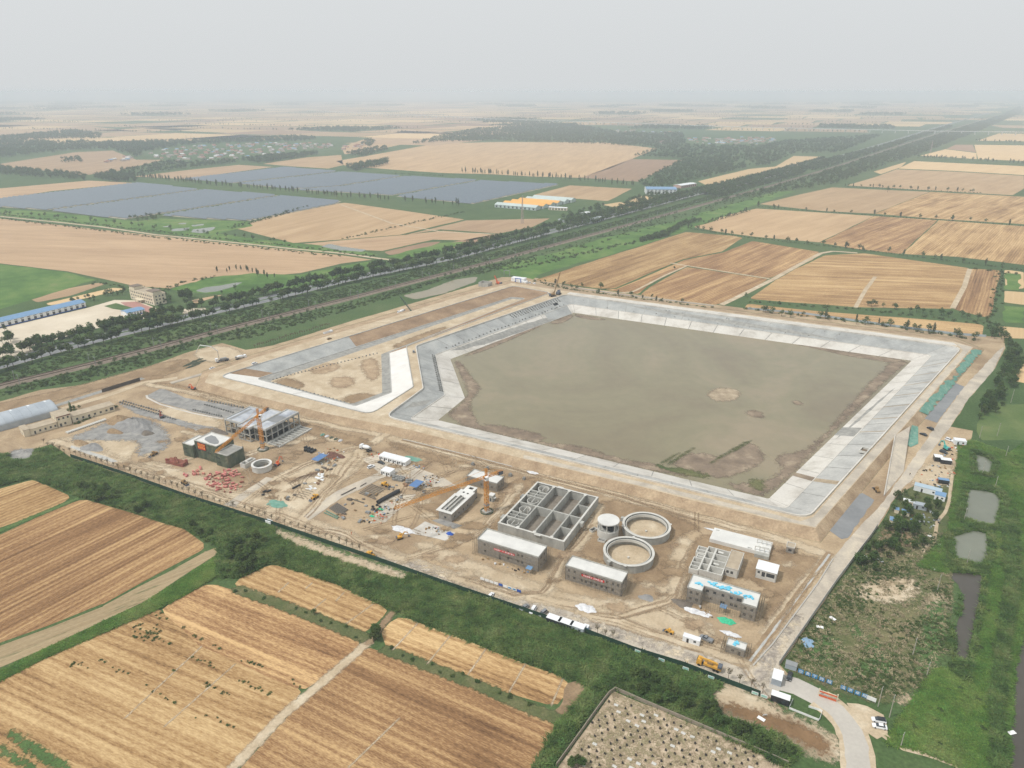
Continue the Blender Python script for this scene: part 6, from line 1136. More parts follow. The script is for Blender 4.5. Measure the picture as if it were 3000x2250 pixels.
# ---- building wrapped in green net
cN = (-175.1, 376.); r = empty('netted_building', (*cN, 0), SITE, 'building wrapped in dark green safety net with a red topping-out banner', 'building')
for (x0, x1, y0, y1, h, mr) in ((-18.4, -9.8, -6.9, 5.2, 8.0, M_roofw), (-9.8, 8.6, -5.1, 7.3, 11.0, M_roofw), (8.6, 18.3, -6.7, 5.4, 8.0, M_concdark)):
    g = MB(); n = 9
    # net skin: slightly billowing
    pts = [(x0, y0), (x1, y0), (x1, y1), (x0, y1)]
    for i in range(4):
        a, b = Vector(pts[i]), Vector(pts[(i + 1) % 4]); d = (b - a).normalized(); nv = Vector((d.y, -d.x)); k = max(3, int((b - a).length / 1.2)); rows = 7; grid = []
        for s in range(k + 1):
            for t in range(rows + 1):
                q = a.lerp(b, s / k) + nv * (0 if s in (0, k) else random.uniform(.02, .3)); grid.append((q.x, q.y, h * t / rows))
        g.add(grid, [(s * (rows + 1) + t, (s + 1) * (rows + 1) + t, (s + 1) * (rows + 1) + t + 1, s * (rows + 1) + t + 1) for s in range(k) for t in range(rows)])
    g.build('safety_net', M_greennet, r); MB().box(((x0 + x1) / 2, (y0 + y1) / 2, h - .35), (x1 - x0 - .3, y1 - y0 - .3, .3)).build('roof', mr, r); wall_along('parapet', [Vector(q) for q in ((x0 + .3, y0 + .3), (x1 - .3, y0 + .3), (x1 - .3, y1 - .3), (x0 + .3, y1 - .3))], h - .2, .55, .3, M_castp, True, parent=r)
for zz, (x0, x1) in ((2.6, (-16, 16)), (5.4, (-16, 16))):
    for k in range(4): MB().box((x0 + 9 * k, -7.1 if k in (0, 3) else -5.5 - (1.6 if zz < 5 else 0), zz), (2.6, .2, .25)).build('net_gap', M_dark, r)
MB().add([(-6.5, 4.5, 10.86), (-7, .5, 10.86), (-5, -1.6, 10.86), (1, -3.2, 10.86), (4.6, -3.0, 10.86), (6, -1.4, 10.86), (4.2, .8, 10.86), (-2.5, 4.3, 10.86)], [(0, 1, 2, 3, 4, 5, 6, 7)]).build('roof_membrane', M_asphalt, r)
banner('banner', '', local(cN, SITE, -3.4, -5.72, 8.6), SITE, 6.2, 4.0, M_red, M_yel, 'red banner with large yellow characters hung on the green-netted building', 'banner', 1.6, lines=[('封顶大吉', -.85, 1.55), ('热烈祝贺主体结构顺利封顶', .62, .5), ('热烈祝贺主体结构顺利封顶', 1.32, .5)])
# ---- round well and box beside it
p = P(766, 1358, 3.6); r = empty('round_well', (p.x, p.y, 0), SITE, 'short open concrete ring well beside the green-netted building', 'tank')
MB().lathe((0, 0, 0), [(5.5, 0), (5.5, 3.5), (4.9, 3.5), (4.9, 0)], 48).build('wall', M_castp, r); MB().lathe((0, 0, 0), [(5.75, 3.5), (5.75, 3.7), (4.5, 3.7), (4.5, 3.5)], 48).build('rim', M_roofw, r); MB().lathe((0, 0, 0), [(4.95, 2.4), (4.95, 2.6), (4.0, 2.6), (4.0, 2.4)], 48).build('ledge', M_cast, r); MB().lathe((0, 0, .1), [(4.95, 0), (.01, 0)], 32, closed=False).build('floor', M_concdark, r)
p = P(727, 1356, 1.5); r = empty('concrete_chamber', (p.x, p.y, 0), SITE + math.pi / 2, 'open-topped rectangular concrete chamber beside the ring well', 'chamber'); slab(r, 'wall', -4.2, 4.2, -2, 2, 0, 2.8, [(-3.8, -1, -1.5, 1.5), (-.6, 3.8, -1.5, .5)], M_castp); MB().box((0, 0, .1), (8, 3.6, .2)).build('floor', M_dark, r)
# ---- left-hand cream office complex and arched hall (47.5 degrees)
CX = math.radians(47.6); f0 = P(455 * .16275, 1150 + 810 * .16275)
r = empty('cream_office', (f0.x, f0.y, 0), CX, 'old cream rendered office range with flat tan roofs beside an arched grey hall', 'building')
def wing(x0, x1, y0, y1, h, op, roofm=M_tan, z=0):
    q = [(x0, y0), (x1, y0), (x1, y1), (x0, y1)]
    for i in range(4): facade(r, q[i], q[(i + 1) % 4], h, op.get(i, []), M_cream, z0=z)
    MB().box(((x0 + x1) / 2, (y0 + y1) / 2, h + .1), (x1 - x0 + .5, y1 - y0 + .5, .22)).build('roof', roofm, r)
wing(0, 3.2, .2, 9.5, 4.6, {3: [(1.5, 2.6, .12, 2.4), (4.6, 5.7, .12, 2.4)]}); wing(3.25, 18.7, .5, 8.6, 3.9, {0: [(2.2, 3.2, .12, 2.3)] + wins([5.6, 8.6, 11.6, 14.2], 1.1, [1.0], 1.4)}); wing(18.8, 27, .2, 11.4, 7.3, {0: wins([1.4, 4.0, 6.6], 1.1, [4.8], 1.4) + wins([4.4], 1.2, [1.1], 1.4) + [(1.2, 2.4, .12, 2.4)], 3: wins([3, 8], 1.1, [4.8], 1.3)}); wing(27.6, 54, 1.2, 9.6, 4.3, {0: wins([3 + 3.6 * i for i in range(6)], 1.3, [1.2], 1.4) + [(23.2, 25.4, 1.0, 3.2)]})
for x, y in ((5.5, .3),): MB().box((22.9, .1, 7.0), (8.2, .12, .6)).build('fascia', mat('maroon_fascia', lin(128, 84, 82)), r)
h0 = P(0, 1150 + 770 * .16275); r = empty('arched_hall', (h0.x, h0.y, 0), CX, 'long grey barrel-vaulted tin hall behind the cream offices', 'building')
prof = []; Rr = 14.0
for i in range(17): a = math.pi * i / 16; prof.append((10.5 - 10.5 * math.cos(a), 3.4 + 3.8 * math.sin(a)))
for k in range(12):
    x0, x1 = -24 + 5 * k, -19.06 + 5 * k; MB().extrude_x([(y + 6.0, z) for y, z in prof] + [(y + 6.0, z - .18) for y, z in prof[::-1]], x0, x1).build('roof_panel', M_greytin, r)
    if k % 2: MB().extrude_x([(y + 6.0, z + .03) for y, z in prof[9:13]] + [(y + 6.0, z + .01) for y, z in prof[9:13][::-1]], x0 + 1, x0 + 2.2).build('skylight', M_whitetin, r)
for y in (6.2, 26.8): MB().box((6, y, 1.7), (59.5, .3, 3.4)).build('side_wall', M_greytin, r)
MB().extrude_x([(6.1, 0)] + [(y + 6.0, z) for y, z in prof] + [(26.9, 0)], 35.6, 35.9).build('end_wall', M_greytin, r); MB().box((-4, 6.0, 1.4), (2.0, .16, 2.8)).build('door', M_dark, r)
# ---- long blue-roofed shed, cream three-storey, blue-roofed office
def long_shed(name, lab, p0, p1, W_, h, mw, mr, ridge=1.2, bays=0, base=None, round_=False):
    p0, p1 = Vector(p0[:2]), Vector(p1[:2]); d = p1 - p0; L = d.length; rz = math.atan2(d.y, d.x); r = empty(name, (p0.x, p0.y, 0), rz, lab, 'building')
    MB().box((L / 2, .15, h / 2), (L, .3, h)).build('front_wall', mw, r); MB().box((L / 2, W_ - .15, h / 2), (L, .3, h)).build('rear_wall', mw, r)
    for x in (.15, L - .15): MB().extrude_x([(.31, 0), (W_ - .31, 0), (W_ - .31, h), (W_ / 2, h + ridge), (.31, h)], x - .14, x + .14).build('gable_wall', mw, r)
    for s in (0, 1):
        a, b = ((-.5, h - .1), (W_ / 2, h + ridge)) if s == 0 else ((W_ / 2, h + ridge + .005), (W_ + .5, h - .1)); MB().extrude_x([a, b, (b[0], b[1] + .12), (a[0], a[1] + .12)], -.5, L + .5).build('roof', mr if not isinstance(mr, tuple) else mr[s], r)
    for k in range(bays):
        x = (k + .5) * L / bays; MB().box((x, -.03, h * .38), (L / bays * .42, .1, h * .5)).build('window', M_glass, r); MB().box((x, -.03, h * .82), (L / bays * .5, .09, h * .12)).build('window', M_glass, r)
    if base: MB().box((L / 2, -.04, .45), (L, .08, .9)).build('plinth', base, r)
    return r
b0, b1 = P(253, 900), P(0, 961); d = (b1 - b0).normalized(); long_shed('blue_roofed_shed', 'long white shed with rounded blue roof beside the pale empty yard', b0 + d * 125, b0, 16, 5.2, M_whitetin, M_bluetin, 1.8, 22, M_blue)
h0, h1 = P(384, 876), P(454, 896); d = h1 - h0; r = empty('cream_building', (h0.x, h0.y, 0), math.atan2(d.y, d.x), 'cream three-storey building with stepped flat roof above the pale yard', 'building'); L = d.length
shell(r, [(0, 0), (L, 0), (L, 13), (0, 13)], 10.6, M_cream, M_tan, {0: wins([3 + 3.4 * i for i in range(int((L - 4) / 3.4) + 1)], 1.8, [1.2, 4.6, 8], 1.7), 1: wins([3, 6.5, 10], 1.6, [1.2, 4.6, 8], 1.7)}, .5, pm=M_cream)
for x, w_, m in ((4.5, 9, M_cream), (L - 6, 11, M_cream)): MB().box((x, 5, 12.4), (w_, 9, 3.2)).build('roof_block', m, r); MB().box((x, 5, 14.1), (w_ + 1, 10, .3)).build('roof', mat('brown_tile', lin(122, 108, 96)), r)
MB().box((L * .45, -2, 3.4), (12, 4, .4)).build('porch', M_cream, r)
for x in (-5, 0, 5): MB().tube((L * .45 + x, -3.4, 0), (L * .45 + x, -3.4, 3.2), .3, 8).build('column', M_cream, r)
o0, o1 = P(376, 929), P(426, 917); long_shed('blue_roofed_office', 'small office with light blue roof at the edge of the pink paving', o0, o1, 13, 4.0, M_whitetin, M_bluetin, 1.0, 6, M_blue)
# ---- farm sheds by the solar field, industrial hall
yl = mat('orange_tin', lin(226, 170, 92), .05, rough=.6, coord='OBJECT', fine=.06); gl = mat('pale_green_tin', lin(186, 198, 194), .05, rough=.6, coord='OBJECT', fine=.06)
w0, w1, w2 = P(1449, 607), P(1568, 617), P(1540, 572); dirv = Vector((w1 - w0)[:2]).normalized(); across = Vector((-dirv.y, dirv.x)); labs = ['pale-roofed shed with an orange strip nearest the lattice tower', 'orange-roofed farm shed second from the lattice tower', 'orange-roofed farm shed in the middle of the sheds', 'orange-roofed farm shed next to the pale roofs', 'pale-roofed farm shed next to the orange roofs', 'pale-roofed farm shed beside the stubble field']
for i in range(6):
    a = Vector(w0[:2]) + across * (24.5 * i) + dirv * (3 * i); long_shed('farm_shed', labs[i], a, a + dirv * 86, 21, 5, gl, [(gl, yl), yl, yl, yl, gl, gl][i], 3.2, 10)
i0, i1 = P(1893, 570), P(1982, 571); long_shed('industrial_hall', 'tall industrial hall with half blue half white roof beyond the highway', i0, i1, 46, 11, M_whitetin, M_bluetin, 2.2, 8)
i0, i1 = P(1995, 552), P(2040, 545); long_shed('brick_annex', 'low pinkish factory annex beside the tall industrial hall', i0, i1, 20, 6, mat('pink_wall', lin(196, 160, 148)), M_whitetin, 1.2, 8)
for (a, b, W_, h, m1, m2, lab) in (((1607, 615), (1660, 618), 9, 5, M_cream, M_whitetin, 'long pale pillared farmhouse in front of the orange sheds'), ((1735, 655), (1770, 645), 14, 5, M_greytin, M_greytin, 'grey canopied station building beside the railway'), ((1712, 634), (1730, 630), 10, 5, M_whitetin, M_whitetin, 'small white shed above the station yard'), ((1635, 648), (1652, 652), 7, 3, M_whitetin, M_greytin, 'low tin roof among the highway trees')):
    p0, p1 = P(*a), P(*b); long_shed('station_shed', lab, p0, p1, W_, h, m1, m2, .8, 6)
# ---- villages: single houses
M_wallv = mat('village_wall', lin(196, 180, 164), .05, rand=.12); M_roofs = [mat('village_roof_red', lin(150, 104, 90), .1, rand=.15), mat('village_roof_grey', lin(150, 142, 138), .1, rand=.15), mat('village_roof_blue', lin(130, 160, 185), .1, rand=.1), mat('village_roof_white', lin(206, 206, 204), .1, rand=.05)]
hm = []
for k in range(4):
    w = MB().box((0, 0, 1.6), (13, 7, 3.2)); g = MB().extrude_x([(-4, 3.0), (4, 3.0), (0, 5.2)], -6.9, 6.9); hm.append((w.mesh('wall', M_wallv), g.mesh('roof', M_roofs[k])))
VNAMES = ['red-roofed', 'grey-roofed', 'blue-roofed', 'white-roofed']
def village(px, n, lab, rz, world=None):
    pts = rand_in(world or PP(px), n)
    for q in pts:
        k = random.choices(range(4), (4, 3, 1.5, 1.5))[0]; o = empty('village_house', (q[0], q[1], 0), rz + random.choice((0, 0, math.pi / 2)) + random.uniform(-.06, .06), '%s single-storey house in the %s' % (VNAMES[k], lab), 'house', 'houses of the ' + lab); s = random.uniform(.8, 1.25); o.scale = (s, s, s)
        for nm, me in zip(('wall', 'roof'), hm[k]): link(bpy.data.objects.new(nm, me), o)
village([(425, 452), (500, 432), (560, 424), (700, 422), (880, 418), (985, 424), (960, 436), (830, 448), (740, 462), (640, 472), (520, 474), (440, 466)], 190, 'village beyond the solar fields', -.3)
village([(2008, 408), (2130, 402), (2255, 404), (2300, 412), (2220, 424), (2060, 424)], 95, 'village in the woods near the railway', -.3)
village([(1790, 380), (2000, 388), (1990, 394), (1800, 390)], 26, 'hazy hamlet at the wood edge', -.3); village([(1905, 412), (1980, 408), (1985, 418), (1920, 424)], 18, 'hamlet between the woods and the big field', -.3); village([(1000, 430), (1060, 425), (1060, 434), (1005, 440)], 14, 'hamlet left of the big pale field', -.3)
village([(300, 476), (380, 458), (390, 466), (330, 482)], 14, 'hamlet among the far left trees', -.3)
for i, c in enumerate(village_spots[:10]):
    if c.y < 7500: village(None, 14, 'tiny settlement far out on the plain', -.3, [c + Vector(q) for q in ((-90, -60), (90, -60), (90, 60), (-90, 60))])
# ---- solar fields: each block one thing, each row of panels a part
M_pv = mat('solar_glass', [(0.3, lin(86, 97, 108)), (0.7, lin(106, 116, 125))], .3, 4, .3, coord='OBJECT', fine=.05, spec=.5)
M_pvsoil = mat('solar_ground', [(0.3, lin(140, 136, 120)), (0.7, lin(172, 164, 142))], .05, 6, .95, fine=.1)
PVL = ['nearest the sandy field track at the left', 'between two service tracks with a green edge', 'bordering the pale stubble by the small ponds', 'in the upper field against the pink stubble', 'in the upper field between two service tracks', 'in the upper field left of the last track', 'in the upper field next to the farm sheds']
a_, b_ = P2(400, 537), P2(1000, 590); pvd = (b_ - a_).normalized(); pvn = Vector((-pvd.y, pvd.x))
for i, px in enumerate(([(-60, 590), (0, 583), (400, 537), (585, 556), (140, 616), (0, 607), (-60, 600)], [(152, 618), (595, 558), (815, 573), (470, 627), (365, 643)], [(474, 632), (822, 575), (1000, 590), (985, 598), (735, 647), (600, 642)], [(540, 525), (830, 491), (985, 503), (685, 537)], [(698, 539), (1000, 505), (1180, 516), (985, 546), (860, 554)], [(872, 557), (995, 548), (1187, 518), (1398, 529), (1150, 573), (1000, 564)], [(1160, 576), (1404, 531), (1638, 542), (1385, 598)])):
    poly = PP(px); c = sum(poly, Vector((0, 0))) / len(poly); root = empty('solar_array', (c.x, c.y, 0), math.atan2(pvd.y, pvd.x), 'block of grey-blue solar panel rows ' + PVL[i], 'solar panels', 'blocks of the solar farm')
    sheet('solar_yard', poly, M_pvsoil, .13 + i * .004); qs = [((p - c).dot(pvd), (p - c).dot(pvn)) for p in poly]; y = min(q[1] for q in qs) + 3; ymax = max(q[1] for q in qs)
    while y < ymax - 2:
        xs = []
        for k in range(len(qs)):
            (x1, y1), (x2, y2) = qs[k], qs[(k + 1) % len(qs)]
            if (y1 > y) != (y2 > y): xs.append(x1 + (y - y1) * (x2 - x1) / (y2 - y1))
        xs.sort()
        if len(xs) >= 2 and xs[-1] - xs[0] > 8:
            x0, x1 = xs[0] + random.uniform(0, 6), xs[-1] - random.uniform(0, 6); mb = MB(); mb.add([(x0, y - 2.8, .9), (x1, y - 2.8, .9), (x1, y + 2.8, 3.4), (x0, y + 2.8, 3.4), (x0, y - 2.8, .82), (x1, y - 2.8, .82), (x1, y + 2.8, 3.32), (x0, y + 2.8, 3.32)], [(0, 1, 2, 3), (7, 6, 5, 4), (3, 2, 6, 7), (0, 4, 5, 1)])
            for t in np.arange(x0 + 3, x1, 40): mb.box((t, y + .5, .8), (.2, .2, 1.6))
            mb.build('panel_row', M_pv, root)
        y += 10.5
# ================================================================ fences and walls
M_fgreen = mat('dark_green_fence', lin(30, 62, 46), .4, fine=.1, rand=.08); M_wallp = mat('wall_panel', [(0.3, lin(168, 164, 156)), (0.7, lin(188, 184, 176))], .5, 5, .9, coord='OBJECT', fine=.1, rand=.04); M_steel = mat('galvanised_steel', lin(150, 152, 152), .5, rough=.5, metal=.3)
def panel_fence(name, pl, step, h, m, label, cat, z=0.0, post=None, th=.06, ph=None):
    pts = resample([Vector(p) for p in pl], step); root = empty(name, (pts[0].x, pts[0].y, z), 0, label, cat); o = Vector((pts[0].x, pts[0].y, 0)); me = {}
    pm = MB().box((0, 0, (ph or h) / 2), (.12, .12, ph or h)).mesh('post', post or m)
    for a, b in zip(pts, pts[1:]):
        d = b - a; L = round(d.length - .08, 1)
        if L not in me: me[L] = MB().box((0, 0, h / 2 + .05), (L, th, h)).mesh('panel', m)
        q = link(bpy.data.objects.new('panel', me[L]), root); q.location = ((a + b) / 2 - o).to_tuple()[:2] + (0,); q.rotation_euler = (0, 0, math.atan2(d.y, d.x)); k = link(bpy.data.objects.new('post', pm), root); k.location = (a - o).to_tuple()[:2] + (0,)
    return root
FEN = [P(*q) for q in FENCE_PX]
panel_fence('site_fence', FEN, 3.0, 2.3, M_fgreen, 'long dark green panel fence between the site road and the reeds', 'fence')
panel_fence('boundary_wall', [P(*q) for q in WALL_PX], 3.0, 2.2, M_wallp, 'grey concrete panel wall along the outer edge of the perimeter road', 'wall', th=.14)
panel_fence('back_fence', [P(*q) for q in [(2190, 906), (2350, 920), (2600, 955), (2800, 981), (2900, 988)]], 4.0, 2.0, mat('pale_blue_fence', lin(172, 184, 190), .3, fine=.06), 'pale blue-grey panel fence behind the far side of the reservoir', 'fence')
panel_fence('back_kerb', [P(*q) for q in [(1690, 845), (1850, 868), (2000, 886), (2100, 898)]], 3.0, .9, M_wallp, 'row of pale concrete slabs stacked along the far crest track', 'concrete slabs', th=.6)
panel_fence('cemetery_wall', [P(*q) for q in [(1630, 2246), (1700, 2150), (1760, 2066), (1796, 2019), (1870, 2052), (1981, 2099), (2100, 2150), (2252, 2215), (2330, 2250)]], 4.0, 1.5, mat('old_wall', [(0.3, lin(128, 118, 104)), (0.7, lin(160, 150, 134))], .5, 6, .95, coord='OBJECT', fine=.15), 'low weathered wall round two sides of the cemetery', 'wall', th=.25)
panel_fence('garden_fence', [P(*q) for q in [(2322, 2052), (2311, 2077), (2400, 2113), (2408, 2085), (2360, 2070)]], 1.2, .9, M_white, 'low white picket fence round the small garden by the gate road', 'fence')
panel_fence('kerb_wall', [P(*q) for q in [(2440, 1638), (2396, 1710), (2263, 1888), (2196, 1962)]], 4.0, .35, M_wallp, 'low pale kerb between the drainage trench and the perimeter road', 'kerb', th=.5)
sheet('drainage_trench', jitter_poly(strip([P2(*q) for q in [(2432, 1620), (2380, 1690), (2300, 1798), (2195, 1935)]], 3.4), .3, 3), M_brown, .14); sheet('trench_lining', jitter_poly(strip([P2(*q) for q in [(2430, 1624), (2380, 1694), (2300, 1802), (2197, 1938)]], 1.0), .15, 3), M_liner_mid, .16)
soft_sheet('trench_line', [P2(*q) for q in [(1180, 1290), (1400, 1345), (1600, 1400), (1800, 1450), (1960, 1500), (2060, 1530)]], M_brown, .165, .5, .9, 1.6); ribbon('pipe_line', [P2(*q) for q in [(1180, 1287), (1400, 1341), (1500, 1367)]], .6, M_liner_mid, .19)
# ================================================================ tower cranes
M_crane = mat('crane_yellow', lin(206, 140, 48), .6, fine=.08, rough=.6); M_cw = mat('counterweight_grey', lin(92, 98, 108))
def lattice(mb, a, b, w, n, th=.13, tri=False):
    a, b = Vector(a), Vector(b); d = (b - a).normalized(); up = Vector((0, 0, 1)) if abs(d.z) < .9 else Vector((1, 0, 0)); s = d.cross(up).normalized(); t = s.cross(d)
    cor = [s * w / 2 - t * w / 2, -s * w / 2 - t * w / 2, t * w / 2] if tri else [s * w / 2 - t * w / 2, -s * w / 2 - t * w / 2, -s * w / 2 + t * w / 2, s * w / 2 + t * w / 2]
    for c in cor: mb.bar(a + c, b + c, th)
    for i in range(n):
        p, q = a.lerp(b, i / n), a.lerp(b, (i + 1) / n)
        for k in range(len(cor)):
            c0, c1 = cor[k], cor[(k + 1) % len(cor)]; mb.bar(p + (c0 if i % 2 else c1), q + (c1 if i % 2 else c0), th * .7); mb.bar(q + c0, q + c1, th * .6)
def tower_crane(px, H, tip, cj, label, ring):
    b = P(*px); ang = math.atan2(tip[1], tip[0]); L = math.hypot(*tip); r = empty('tower_crane', (b.x, b.y, 0), ang, label, 'crane')
    g = MB(); lattice(g, (0, 0, .5), (0, 0, H), 1.7, 13, .2); g.build('mast', M_crane, r)
    g = MB(); lattice(g, (1.2, 0, H + 1.2), (L, 0, H + 1.2), 1.3, 26, .16, True); g.build('jib', M_crane, r); g = MB(); lattice(g, (-1, 0, H + 1.0), (-cj, 0, H + 1.0), 1.2, 6, .16); g.build('counter_jib', M_crane, r)
    g = MB(); lattice(g, (0, 0, H + 1.2), (0, 0, H + 5.4), .9, 4, .15); g.build('apex', M_crane, r); g = MB(); g.bar((0, 0, H + 5.3), (L * .62, 0, H + 2.2), .09); g.bar((0, 0, H + 5.3), (-cj + .6, 0, H + 1.7), .09); g.build('tie_bar', M_crane, r)
    MB().box((-cj + 1.3, 0, H + .6), (2.6, 1.6, 2.0)).build('counterweight', M_cw, r); MB().box((.2, 0, H + .6), (2.2, 2.2, 1.2)).build('slewing_ring', M_crane, r); c = MB().box((1.0, 1.9, H + 1.0), (1.8, 1.4, 2.0)).build('cab', M_white, r); MB().box((1.92, 1.9, H + 1.3), (.06, 1.2, 1.1)).build('window', M_glass, c)
    MB().lathe((0, 0, 0), [(3.4, 0), (3.4, .7), (3.0, .7), (3.0, 0)], 18).build('base_fence', M_greennet, r); MB().box((0, 0, .35), (4, 4, .7)).build('base', M_cast, r); MB().box((0, 0, H * .22), (2.2, 2.2, .8)).build('climbing_collar', M_steel, r)
    g = MB(); g.bar((L * .45, 0, H + .5), (L * .45, 0, H - 9), .06); g.box((L * .45, 0, H - 9.2), (.5, .4, .7)); g.build('hook_block', M_cw, r)
tower_crane((771, 1317), 21.6, (-7.4, -46.4), 11.5, 'yellow tower crane standing between the frame hall and the netted building', 0); tower_crane((1426, 1499), 19.6, (-41.6, -29.5), 9.8, 'yellow tower crane standing beside the long slotted-roof building', 1)
# ================================================================ vehicles
M_tyre = mat('tyre', lin(38, 37, 36)); M_silver = mat('silver_paint', lin(150, 152, 154), .5, rough=.3, metal=.5, fine=.03); M_black = mat('black_paint', lin(40, 42, 46), .5, rough=.3, spec=.5); M_carw = mat('car_white', lin(228, 229, 230), .5, rough=.3, spec=.5, fine=.02)
M_mach = mat('machine_yellow', lin(208, 158, 66), .8, rough=.6, fine=.1); M_machd = mat('machine_dull', lin(150, 120, 78), .8, rough=.7, fine=.12); M_orange = mat('machine_orange', lin(206, 98, 54), .8, rough=.6, fine=.1); M_teal = mat('machine_teal', lin(70, 172, 164), .8, rough=.5, fine=.08); M_darkg = mat('machine_green', lin(72, 92, 78), .8, rough=.6, fine=.1)
def wheel(r, x, y, rad, w):
    k = ('wheel', rad, w)
    if k not in WIN: WIN[k] = MB().tube((0, -w / 2, rad), (0, w / 2, rad), rad, 12).mesh('wheel', M_tyre)
    o = link(bpy.data.objects.new('wheel', WIN[k]), r); o.location = (x, y, 0); return o
def head(a, b): d = P(*b) - P(*a); return math.atan2(d.y, d.x)
def car(px, rz, m, label, suv=False, roofm=None, z=0.0, pickup=False, s=1.0):
    p = P(*px, z); r = empty('parked_car', (p.x, p.y, z + .12), rz, label, 'car'); r.scale = (s, s, s); L, H = (2.35, 1.62) if suv else (2.35, 1.42)
    def sec(x, hw, z0, z1): return [(x, -hw, z0), (x, hw, z0), (x, hw * 1.0, z0 + (z1 - z0) * .55), (x, hw * .86, z1), (x, -hw * .86, z1), (x, -hw, z0 + (z1 - z0) * .55)]
    hz = .98 if suv else .9
    MB().loft([sec(-L, .78, .38, .74), sec(-L + .2, .88, .26, hz), sec(-1.2, .92, .22, hz + .04), sec(.9, .92, .22, hz + .02), sec(1.7, .9, .24, hz - .06), sec(L - .12, .82, .3, hz - .22), sec(L, .7, .4, .62)]).build('body', m, r)
    x0, x1, t0, t1 = (-2.15, 1.25, -1.85, .45) if suv else ((-1.75, 1.2, -.95, .35) if not pickup else (-.35, 1.35, -.2, .6))
    MB().loft([[(x0, -.78, hz), (x1, -.78, hz), (x1, .78, hz), (x0, .78, hz)], [(t0, -.6, H - .05), (t1, -.6, H - .05), (t1, .6, H - .05), (t0, .6, H - .05)]]).build('windows', M_glass, r)
    MB().box(((t0 + t1) / 2, 0, H - .02), (t1 - t0 + .12, 1.26, .08)).build('roof', roofm or m, r)
    if pickup: slab(r, 'cargo_bed', -2.3, -.45, -.84, .84, hz - .1, hz + .16, [(-2.2, -.55, -.74, .74)], m)
    for x in (-1.42, 1.42):
        for y in (-.8, .8): wheel(r, x, y, .33, .22)
    for y in (-.6, .6): MB().box((L - .06, y, .68), (.1, .32, .14)).build('headlight', M_whitetin, r)
    return r
def px4(ox, oy, s): return lambda x, y: (ox + x * s, oy + y * s)
q4 = px4(1400, 1660, 320 / 2212); q3 = px4(2240, 1920, 360 / 2212)
car((1117, 1358), head((1106, 1353), (1128, 1361)), M_black, 'black saloon parked on the concrete yard by the white cabins'); car((1087, 1370), head((1077, 1374), (1097, 1366)), M_carw, 'white suv parked on sand near the white site cabins', True)
car(q4(258, 615), head(q4(225, 650), q4(290, 560)), M_carw, 'white hatchback parked alone against the green fence'); car(q4(945, 850), head(q4(1000, 800), q4(890, 875)), M_silver, 'silver saloon with dark sunroof, beside a white car at the fence', roofm=M_silver); car(q4(1115, 905), head(q4(1155, 830), q4(1080, 945)), M_carw, 'white suv parked between two silver cars at the fence', True); car(q4(1315, 965), head(q4(1375, 900), q4(1255, 995)), M_silver, 'silver suv parked next to the fence-side cabins', True)
car((2069, 1875), head((2084, 1881), (2056, 1867)), M_silver, 'light grey pickup beside a pale trailer on the dirt', pickup=True, s=1.15); car(q3(445, 400), head(q3(465, 320), q3(430, 445)), M_black, 'dark saloon parked behind the gate cabin'); car(q3(2050, 1190), head(q3(2165, 1200), q3(1935, 1160)), M_carw, 'white suv with black roof beside the gate road', True, M_black); car(q3(2065, 1300), head(q3(2180, 1315), q3(1955, 1270)), M_carw, 'white saloon with white roof beside the gate road')
car((2725, 1258), head((2735, 1263), (2716, 1253)), M_black, 'dark suv parked on sand nearer the gravel pad', True); car((2705, 1275), head((2717, 1280), (2695, 1271)), M_black, 'dark saloon with pale bonnet cover parked near the green net')
for px, lab in (((1541, 833), 'white car parked nearest the blue gantry'), ((1551, 830), 'white car parked second from the white offices'), ((1537, 828), 'white van parked under the white offices'), ((1565, 832), 'white car parked at the end of the row by the white offices')): car(px, head((1560, 832), (1541, 826)), M_carw, lab, True)
car((622, 1081), head((612, 1084), (632, 1077)), M_carw, 'white car on the dirt beside the green net bales'); car((746, 1067), head((736, 1070), (756, 1063)), M_carw, 'white van on the crest beside the grey lined slope', True, z=ZC); car((965, 994), head((955, 997), (975, 990)), M_machd, 'dusty car on the far crest road of the small basin', z=ZC); car((2780, 1291), head((2770, 1287), (2790, 1294)), M_carw, 'white suv beside a flat-roofed shed in the machine yard', True); car((2764, 1327), head((2754, 1323), (2774, 1331)), M_black, 'dark jeep in front of the teal excavator', True); car((1212, 1032), head((1213, 1040), (1211, 1022)), M_silver, 'small grey truck on the crest road between the basins', True, z=ZC)
